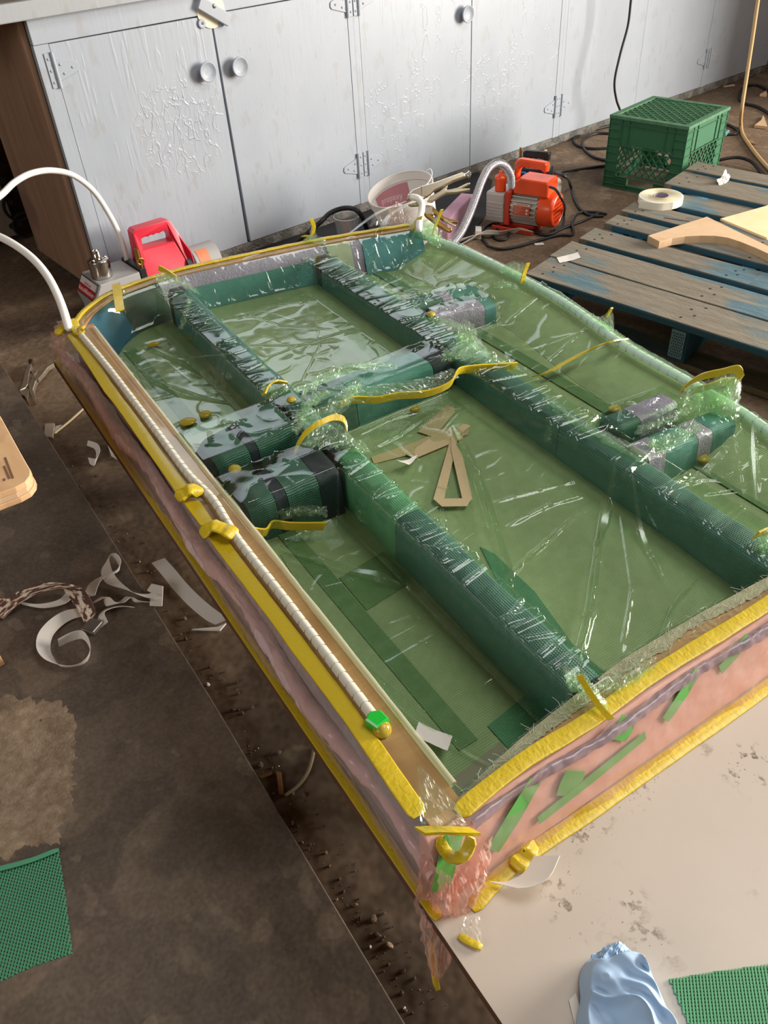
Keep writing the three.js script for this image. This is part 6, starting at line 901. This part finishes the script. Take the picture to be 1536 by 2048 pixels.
hoseThing('power_cord', 'short dark cable with a plug end, right behind the crate', floorPts([[1446, 246], [1462, 252], [1476, 262], [1470, 268], [1455, 269]]), 0.006, M.rubber, 'cord', (t) => part(t, 'plug', T(bx(0.05, 0.022, 0.026, 0.006), P(1450, 266, 0.012).x, 0.0125, P(1450, 266, 0.012).z, 0, 0.2), mat({ color: C('#5f8d8c'), roughness: 0.5 }), 'grey green plug'));
hoseThing('power_cord', 'black cord arching over the floor behind the far pallet corner', [...floorPts([[1425, 326]]), P(1440, 320, 0.02), P(1475, 315, 0.03), P(1500, 322, 0.025), P(1518, 340, 0.008), P(1530, 352, 0.006)], 0.0065, M.rubber, 'cord');
hoseThing('extension_cord', 'tan cord hanging down at the right and trailing over the floor', [PZ(1522, -40, -2.1).setY(3.19), PZ(1522, -40, -2.1).setY(1.6), PZ(1522, -40, -2.1), PZ(1516, 0, -2.1), PZ(1503, 90, -2.08), PZ(1490, 175, -2.05), PZ(1483, 222, -2.03), ...floorPts([[1482, 250], [1485, 268], [1500, 292], [1520, 318], [1560, 362]], 0.008)], 0.008, M.cordTan, 'cord');
function flat(name, label, cat, pts, Y, h, m) { const q = extrude(pts.map(([x, y]) => { const p = P(x, y, Y + h); return [p.x, -p.z]; }), Math.max(0.0004, h - 0.0006), 0.0003); q.rotateX(-Math.PI / 2); return single(name, label, cat, uvBox(T(q, 0, Y + 0.0003, 0)), m); }
flat('wood_scrap', 'curved triangular wood scrap on the floor beyond the crate', 'wood', [[1509, 250], [1535, 253], [1527, 230], [1522, 240]], 0.001, 0.012, M.mdf);
flat('wood_scrap', 'smaller wood scrap on the floor at the far right edge', 'wood', [[1520, 188], [1534, 189], [1533, 181], [1527, 184]], 0.001, 0.012, M.mdf);
flat('cardboard_scrap', 'small brown cardboard scrap on the floor right of the tan cord', 'cardboard', [[1495, 284], [1510, 287], [1513, 287], [1506, 280], [1500, 279]], 0.001, 0.006, mat({ color: C('#8e7556'), roughness: 0.9 }));
flat('wood_splinter', 'pale splinter on the floor against the far right kerb', 'wood', [[1448, 173], [1470, 170], [1468, 168], [1446, 172]], 0.001, 0.004, M.mdf);
flat('wood_splinter', 'pale splinter on the floor behind the black pump handle', 'wood', [[1082, 309], [1094, 300], [1092, 298], [1078, 307]], 0.001, 0.004, M.paleBoard);
flat('paper_scrap', 'small pinkish paper scrap on the floor below the orange pump', 'paper', [[1068, 486], [1086, 485], [1089, 489], [1070, 490]], 0.001, 0.002, M.paper);
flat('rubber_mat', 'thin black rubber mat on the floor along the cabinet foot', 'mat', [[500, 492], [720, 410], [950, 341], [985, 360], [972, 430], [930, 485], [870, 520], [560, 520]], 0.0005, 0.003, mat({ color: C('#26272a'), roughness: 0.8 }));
// crumpled release paper strips by the orange pump
const rb = (pts, seed) => pts.map(([x, y, Y, wx, wy, wz]) => ({ p: P(x, y, Y), w: V3(wx ?? 0.3, wy ?? 0.1, wz ?? 1).normalize() }));
function paperRibbon(name, label, pts, half, m = M.paper) { const g = ribbon(rb(pts), half, 0.0008, pts.length * 9); g.computeBoundingBox(); return single(name, label, 'paper', g, m); }
paperRibbon('paper_strip', 'white paper strip twisting on the floor in front of the orange pump', [[885, 505, 0.016, 0.2, 0.9, 0.6], [905, 490, 0.016, 0.2, 0.8, 0.6], [930, 478, 0.018, 0.2, 0.6, 0.8], [955, 472, 0.014, 0.2, 0.5, 0.8], [990, 470, 0.010, 0.2, 0.4, 0.9]], 0.019);
paperRibbon('paper_strip', 'second white paper strip ending near the orange pump base', [[905, 500, 0.014, 0.1, 0.7, 0.7], [935, 482, 0.014, 0.1, 0.6, 0.7], [970, 466, 0.016, 0.1, 0.8, 0.6], [1000, 466, 0.013, 0.1, 0.6, 0.7], [1035, 461, 0.013, 0.1, 0.7, 0.6], [1060, 466, 0.010, 0.1, 0.5, 0.8]], 0.016);
flat('paper_square', 'upright white paper square by the clear hose end', 'paper', [[951, 452], [963, 453], [963, 463], [951, 462]], 0.001, 0.03, M.paper);

// ------------------------------------------------------------------ left foreground: papers, handle, plywood, net
const SY = 0.0215, W0 = [0.2, 0.15, 1], UP = [0.15, 1, 0.2];
paperRibbon('paper_curl', 'big white paper curl in a ring on the dark sheet', [[117, 1287, SY + 0.010, ...UP], [145, 1273, SY + 0.012, ...UP], [164, 1270, SY + 0.012, ...UP], [179, 1290, SY + 0.012, ...UP], [176, 1315, SY + 0.012, 0.3, 1, 0.4], [158, 1329, SY + 0.012, 0.3, 0.9, 0.8], [128, 1332, SY + 0.011, 0.3, 0.6, 0.9], [98, 1316, SY + 0.012, -0.6, 0.7, 0.5], [87, 1296, SY + 0.012, -0.8, 0.6, 0], [92, 1268, SY + 0.012, -0.8, 0.5, -0.4], [115, 1243, SY + 0.012, -0.6, 0.4, -0.8], [140, 1229, SY + 0.010, -0.3, 0.3, -1], [165, 1224, SY + 0.008, -0.2, 0.2, -1]], 0.0135);
paperRibbon('paper_strip', 'white paper strip lying under the chipped handle', [[40, 1206, SY + 0.004, ...W0], [84, 1212, SY + 0.008, ...W0], [124, 1203, SY + 0.008, ...W0], [150, 1182, SY + 0.006, 0.7, 0.1, 0.7], [180, 1190, SY + 0.005, ...W0]], 0.012);
paperRibbon('paper_curl', 'white paper strip with a raised loop, upper end of the paper tangle', [[178, 1194, SY + 0.004, 1, 0.1, 0.5], [190, 1165, SY + 0.008, 1, 0.2, 0.6], [212, 1150, SY + 0.016, 0.7, 0.4, 0.7], [230, 1143, SY + 0.02, 0.5, 0.7, 0.5], [240, 1132, SY + 0.022, 0.4, 0.9, 0.1], [232, 1117, SY + 0.024, 0.2, 0.9, -0.2], [215, 1120, SY + 0.024, 0.5, 0.8, 0.2], [212, 1140, SY + 0.018, 0.9, 0.3, 0.2], [222, 1160, SY + 0.008, 0.9, 0.2, 0.3], [255, 1180, SY + 0.006, 0.3, 0.2, 1], [290, 1192, SY + 0.006, ...W0], [315, 1190, SY + 0.005, ...W0]], 0.012);
paperRibbon('paper_strip', 'zigzag white paper strip in the middle of the paper tangle', [[184, 1207, SY + 0.006, 0.3, 0.6, 0.7], [210, 1194, SY + 0.012, 0.3, 0.4, 0.9], [222, 1208, SY + 0.010, 0.8, 0.4, 0.5], [243, 1204, SY + 0.010, 0.2, 0.5, 1], [258, 1194, SY + 0.012, 0.2, 0.5, 1], [275, 1203, SY + 0.008, 0.2, 0.7, 0.8], [296, 1204, SY + 0.006, 0.3, 0.4, 0.9]], 0.011);
paperRibbon('paper_strip', 'short white paper strip curling down below the paper tangle', [[266, 1214, SY + 0.004, 0.1, 0.5, 1], [241, 1212, SY + 0.006, 0.1, 0.5, 1], [212, 1220, SY + 0.010, 0.4, 0.5, 0.8], [202, 1232, SY + 0.010, 0.9, 0.5, 0.1], [208, 1250, SY + 0.005, 1, 0.3, 0.1]], 0.009);
flat('paper_square', 'folded white paper end at the right of the paper tangle', 'paper', [[303, 1167], [326, 1172], [324, 1211], [299, 1210], [302, 1184], [294, 1180]], SY, 0.003, M.paper);
paperRibbon('paper_strip', 'long white paper strip on the concrete between sheet and mould', [[316, 1121, 0.004, 1, 0.1, 0.3], [335, 1142, 0.006, 1, 0.1, 0.3], [362, 1175, 0.006, 1, 0.1, 0.2], [395, 1208, 0.006, 0.9, 0.1, 0.1], [425, 1232, 0.006, 0.8, 0.1, 0.1], [444, 1243, 0.006, 0.6, 0.1, 0.2]], 0.0145);
flat('paper_fold', 'narrow folded end of the long paper strip on the concrete', 'paper', [[383, 1258], [440, 1260], [452, 1246], [436, 1253]], 0.001, 0.004, M.paper);
flat('paper_square', 'grey paper square on the concrete at the sheet edge', 'paper', [[90, 847], [109, 846], [105, 874], [88, 872]], 0.003, 0.006, mat({ color: C('#b9aa98'), roughness: 0.7 }));
flat('paper_scrap', 'pointed white paper scrap beside the grey paper square', 'paper', [[106, 866], [111, 852], [124, 849], [112, 862]], 0.001, 0.004, M.paper);
paperRibbon('paper_curl', 'crescent of white paper on the concrete by the mould', [[175, 886, 0.008, 0.3, 0.9, 0.3], [192, 893, 0.010, 0.5, 0.8, 0.2], [196, 908, 0.010, 0.8, 0.6, 0], [190, 924, 0.008, 0.6, 0.7, -0.4], [178, 922, 0.006, 0.2, 0.8, -0.5]], 0.009);
flat('paper_scrap', 'crumpled paper corner tucked under the white board edge', 'paper', [[212, 880], [226, 896], [232, 912], [220, 905]], 0.001, 0.012, M.paper);
hoseThing('stick', 'thin pale stick on the concrete, pointing under the mould', floorPts([[110, 866], [140, 842], [170, 815], [200, 790]], 0.004), 0.003, M.paleBoard, 'stick');
hoseThing('stick', 'curved pale twig on the concrete under the board edge', floorPts([[572, 1590], [596, 1572], [615, 1545], [625, 1515], [628, 1495]], 0.004), 0.003, mat({ color: C('#8d7a60'), roughness: 0.8 }), 'stick');
flat('kraft_scrap', 'brown paper scrap in the gap beside the sheet', 'paper', [[552, 1542], [562, 1544], [568, 1590], [558, 1588]], 0.001, 0.003, mat({ color: C('#96683c'), roughness: 0.9 }));
flat('kraft_scrap', 'slanted brown paper scrap at the dark sheet edge', 'paper', [[517, 1552], [543, 1543], [544, 1548], [522, 1556]], 0.001, 0.003, mat({ color: C('#86602f'), roughness: 0.9 }));
{ // chipped white iron handle
  const chip = tex(512, (u, v) => { const n = fbm(u * 9, v * 9, 9, 501, 5), e = sm(0.55, 0.58, n + 0.16 * Math.exp(-Math.pow((v - 0.5) / 0.22, 2)) - 0.04), rust = fbm(u * 20, v * 20, 20, 503, 3); let c = mix3([232, 224, 212], [240, 234, 224], rust); c = mix3(c, [176, 126, 84], sm(0.46, 0.5, n + 0.1 * rust) * 0.4); return mix3(c, mix3([84, 58, 50], [112, 78, 66], rust), e); });
  const cm = mat({ map: rep(chip, 9, 16), roughness: 0.6, bumpMap: rep(chip, 9, 16), bumpScale: 0.0008 });
  const t = thing('iron_handle', 'arched iron handle with chipped white paint on the dark sheet', 'handle');
  const arch = [[-6, 1232, 0.030], [20, 1208, 0.040], [60, 1183, 0.052], [95, 1172, 0.058], [125, 1171, 0.056], [148, 1182, 0.050], [166, 1205, 0.042], [182, 1238, 0.030]];
  part(t, 'arch', ribbon(arch.map(([x, y, Y], i) => ({ p: P(x, y, Y), w: V3(0.35 - i * 0.02, 0.2, 1).lerp(V3(1, 0.15, -0.35), sm(3, 7, i)).normalize() })), 0.0155, 0.009, 60), cm);
  const e = P(186, 1252, 0.028); part(t, 'foot', T(uvBox(bx(0.032, 0.012, 0.030, 0.003)), e.x - 0.002, 0.0275, e.z, 0, 0.5), M.steelDull);
  part(t, 'end_plate', T(uvBox(bx(0.05, 0.010, 0.06, 0.003)), P(-2, 1206, 0.03).x - 0.012, 0.0285, P(-2, 1206, 0.03).z, 0, 0.3), cm);
}
{ // plywood table corner
  const Y = 0.43, h = 0.03, o = [[-40, 765], [4, 838], [34, 893], [52, 925], [61, 940], [60, 951], [50, 964], [30, 975], [0, 986], [-80, 1018]].map(([x, y]) => P(x, y, Y)), far = P(-420, 1130, Y), far2 = P(-330, 560, Y);
  const t = thing('plywood_table', 'low plywood table corner with split edges at the left edge', 'table');
  const mk = (inset, y0, y1, m, nm, l) => { const q = extrude([...o, far, far2].map((p) => [p.x - inset * 0.6, -p.z + inset * 0.2]), y1 - y0 - 0.002, 0.001); q.rotateX(-Math.PI / 2); return part(t, nm, uvBox(T(q, 0, y0 + 0.001, 0)), m, l); };
  const topP = mk(0, Y - 0.010, Y, M.plywood, 'top_ply'); mk(0.003, Y - 0.020, Y - 0.0101, M.mdf, 'middle_ply'); mk(-0.001, Y - 0.030, Y - 0.0201, M.plywood, 'lower_ply');
  for (const [a, b] of [[[10, 915], [26, 957]], [[8, 932], [19, 958]], [[8, 957], [9, 962]]]) { const p = P(...a, Y), q = P(...b, Y), d = q.clone().sub(p); part(topP, 'split', T(bx(0.0035, 0.0006, d.length(), 0), (p.x + q.x) / 2, Y + 0.0001, (p.z + q.z) / 2, 0, Math.atan2(d.x, d.z)), mat({ color: C('#7d5a44'), roughness: 0.9 })); }
  const c = P(-170, 900, Y); for (const [dx, dz] of [[-0.06, -0.1], [-0.06, 0.1], [-0.3, -0.1], [-0.3, 0.1]]) part(t, 'leg', uvBox(box(c.x + dx - 0.02, c.x + dx + 0.02, 0.0215, Y - 0.0305, c.z + dz - 0.02, c.z + dz + 0.02)), M.plywood);
}
// netting: two families of strands clipped to an outline
function net(name, label, poly, y, pitch, th, ang, m, lift) {
  const t = thing(name, label, 'mesh'), list = []; const c = poly.reduce((a, p) => a.add(p), V3(0, 0, 0)).multiplyScalar(1 / poly.length);
  for (const s of [ang, -ang]) { const d = [Math.cos(s), Math.sin(s)], n = [-d[1], d[0]]; for (let k = -120; k <= 120; k++) { const off = k * pitch, hit = []; for (let i = 0; i < poly.length; i++) { const a = poly[i], b = poly[(i + 1) % poly.length], fa = (a.x - c.x) * n[0] + (a.z - c.z) * n[1] - off, fb = (b.x - c.x) * n[0] + (b.z - c.z) * n[1] - off; if ((fa < 0) !== (fb < 0)) { const f = fa / (fa - fb); hit.push([lerp(a.x, b.x, f), lerp(a.z, b.z, f)]); } } if (hit.length < 2) continue; const [p, q] = hit, L = Math.hypot(q[0] - p[0], q[1] - p[1]); if (L < 0.003) continue; list.push(T(bx(L, th * 0.6, th, 0), (p[0] + q[0]) / 2, y + th * 0.3 + (s > 0 ? 0 : th * 0.5), (p[1] + q[1]) / 2, 0, -Math.atan2(q[1] - p[1], q[0] - p[0]))); } }
  part(t, 'strands', merge(list), m).userData.kind = 'stuff';
  return t;
}
M.net = mat({ color: C('#5aa982'), roughness: 0.5 });
net('net_scrap', 'square scrap of bright green netting on the dark sheet, bottom left', [[-60, 1752], [0, 1738], [60, 1722], [118, 1700], [132, 1800], [145, 1908], [70, 1932], [0, 1964], [-60, 1985]].map(([x, y]) => P(x, y, SY)), SY, 0.0044, 0.0019, 0.95, M.net);
{ const a = [[-60, 1752], [0, 1738], [60, 1722], [118, 1700]].map(([x, y]) => P(x, y, SY + 0.004)); part(things[things.length - 1], 'folded_edge', strip(a, 0.008, 0.003, 71, 0.1), M.net); }
net('net_scrap', 'corner of green netting on the white board, bottom right', [[1338, 1960], [1420, 1946], [1536, 1930], [1640, 1925], [1640, 2140], [1420, 2140], [1372, 2040]].map(([x, y]) => P(x, y, YB)), YB + 0.0004, 0.0031, 0.0018, 0.7, mat({ color: C('#4f9f6c'), roughness: 0.5 }));
{ // crumpled blue glove
  const t = thing('blue_glove', 'crumpled pale blue disposable glove on the white board', 'glove'), m = phys({ color: C('#9fbcda'), roughness: 0.55, sheen: 0.3, sheenRoughness: 0.6 });
  const outline = [[1160, 2000], [1158, 1960], [1170, 1928], [1205, 1922], [1262, 1908], [1280, 1918], [1300, 1958], [1322, 2000], [1345, 2050], [1372, 2110], [1340, 2180], [1200, 2180], [1160, 2110], [1152, 2050]].map(([x, y]) => P(x, y, YB)), cc = P(1245, 2035, YB), curve = new THREE.CatmullRomCurve3(outline, true);
  part(t, 'palm', grid(140, 60, (s, q) => { const e = curve.getPoint(s), p = cc.clone().lerp(e, q), x = p.x * 22, z = p.z * 22, f = Math.abs(fbm(x + 3, z * 0.6 + 5, 999, 601, 3) - 0.5) * 2, ed = sm(0, 0.22, 1 - q); const rg = Math.pow(1 - Math.abs(2 * fbm(x * 0.9 + 2 * fbm(x, z, 999, 609, 2), z * 0.45, 999, 607, 3) - 1), 5); p.y = YB + 0.002 + 0.012 * rg * ed + 0.026 * ed * (0.55 + 0.7 * f) + 0.006 * fbm(x * 3, z * 3, 999, 603, 2) * ed + 0.005 * Math.exp(-Math.pow((q - 0.93) / 0.05, 2)); return p; }, 1, 1), m);
  const cu = [[1176, 1932, 0.012], [1205, 1935, 0.02], [1240, 1930, 0.022], [1266, 1922, 0.012]], cl = [[1192, 1905, 0.004], [1215, 1892, 0.016], [1240, 1885, 0.018], [1262, 1900, 0.006]];
  part(t, 'cuff', crumple(cu.map(([x, y, d]) => P(x, y, YB + d)), cl.map(([x, y, d]) => P(x, y, YB + d)), 24, 10, 0.004, 81, 2), m);
  flatTag: { const pts = [[1138, 2000], [1152, 1985], [1166, 2040], [1160, 2090]]; const q = extrude(pts.map(([x, y]) => { const p = P(x, y, YB + 0.002); return [p.x, -p.z]; }), 0.0006, 0.0002); q.rotateX(-Math.PI / 2); single('tissue', 'white translucent wisp under the blue glove', 'tissue', uvBox(T(q, 0, YB + 0.0006, 0)), mat({ color: C('#e4ddd2'), roughness: 0.7 })); }
}
{ // paper curled out from under the lumpy tag
  const pts = [[1006, 1770], [1040, 1768], [1072, 1750], [1094, 1712]]; paperRibbon('paper_curl', 'curled white paper on the board beside the lumpy yellow tag', pts.map(([x, y], i) => [x, y, YB + 0.014 + 0.003 * i, 0.45, 0.30 + 0.16 * i, 0.9]), 0.0165);
}
{ // grit in the gap beside the sheet
  const r = rng(909), n = 640, g = new THREE.IcosahedronGeometry(1, 0), im = new THREE.InstancedMesh(g, mat({ color: C('#ffffff'), roughness: 0.9 }), n), mt = new THREE.Matrix4(), a = P(96, 875, 0), b = P(424, 1400, 0), e = P(810, 2048, 0);
  for (let i = 0; i < n; i++) { const f = Math.pow(r(), 0.7) , p = f < 0.5 ? a.clone().lerp(b, f * 2) : b.clone().lerp(e, (f - 0.5) * 2); let q, y = 0; if (i < 380) { q = p.add(V3(0.006 + Math.abs(r() + r() - 1) * 0.07, 0, (r() - 0.5) * 0.05)); } else if (i < 470) { q = V3(-0.5 + r() * 0.7, 0, -1.6 + r() * 1.4); y = 0.0205; const lim = lerp(0.40, 0.20, clamp((q.z + 2) / 1.7)); if (q.x > lim - 0.02) q.x = lim - 0.05 - r() * 0.2; } else q = V3(0.6 + r() * 4, 0, -2.5 + r() * 1.3); const s = 0.0006 + Math.pow(r(), 6) * 0.0038; mt.compose(V3(q.x, y + s * 0.5, q.z), new THREE.Quaternion().setFromEuler(new THREE.Euler(r() * 6, r() * 6, r() * 6)), V3(s * (0.7 + r()), s * 0.7, s * (0.7 + r() * 0.8))); im.setMatrixAt(i, mt); const k = r(); im.setColorAt(i, k < 0.72 ? C('#4a3a2c').lerp(C('#6e5a46'), r()) : k < 0.92 ? C('#9a8366') : C('#e2dbcf')); }
  im.name = 'floor_grit'; im.castShadow = im.receiveShadow = true; tag(im, 'loose grit and crumbs scattered over the floor and sheet', null, null, 'stuff'); scene.add(im);
}

// alike things share a group
const groups = { cabinet: 'row of painted cabinets', foam_stiffener: 'foam stiffeners in the mould', sealant_tape: 'yellow sealant tapes', sealant_dab: 'sealant dabs on the film', power_cord: 'black power cords', locking_pliers: 'locking pliers', vacuum_pump: 'vacuum pumps', mesh_patch: 'mesh patches on the mould floor', mesh_band: 'mesh bands on the mould floor', paper_strip: 'white release paper strips', paper_curl: 'white release paper curls', net_scrap: 'green net scraps', spiral_tube: 'spiral-wrapped tubes', trestle: 'trestles under the board', paper_label: 'paper labels on the film', wood_scrap: 'wood scraps on the floor', kraft_scrap: 'brown paper scraps' };
for (const o of scene.children) { const k = o.name.replace(/_\d+$/, ''); if (groups[k] && o.userData.label) o.userData.group = groups[k]; }
for (const t of things) rebase(t);
renderer.render(scene, camera);
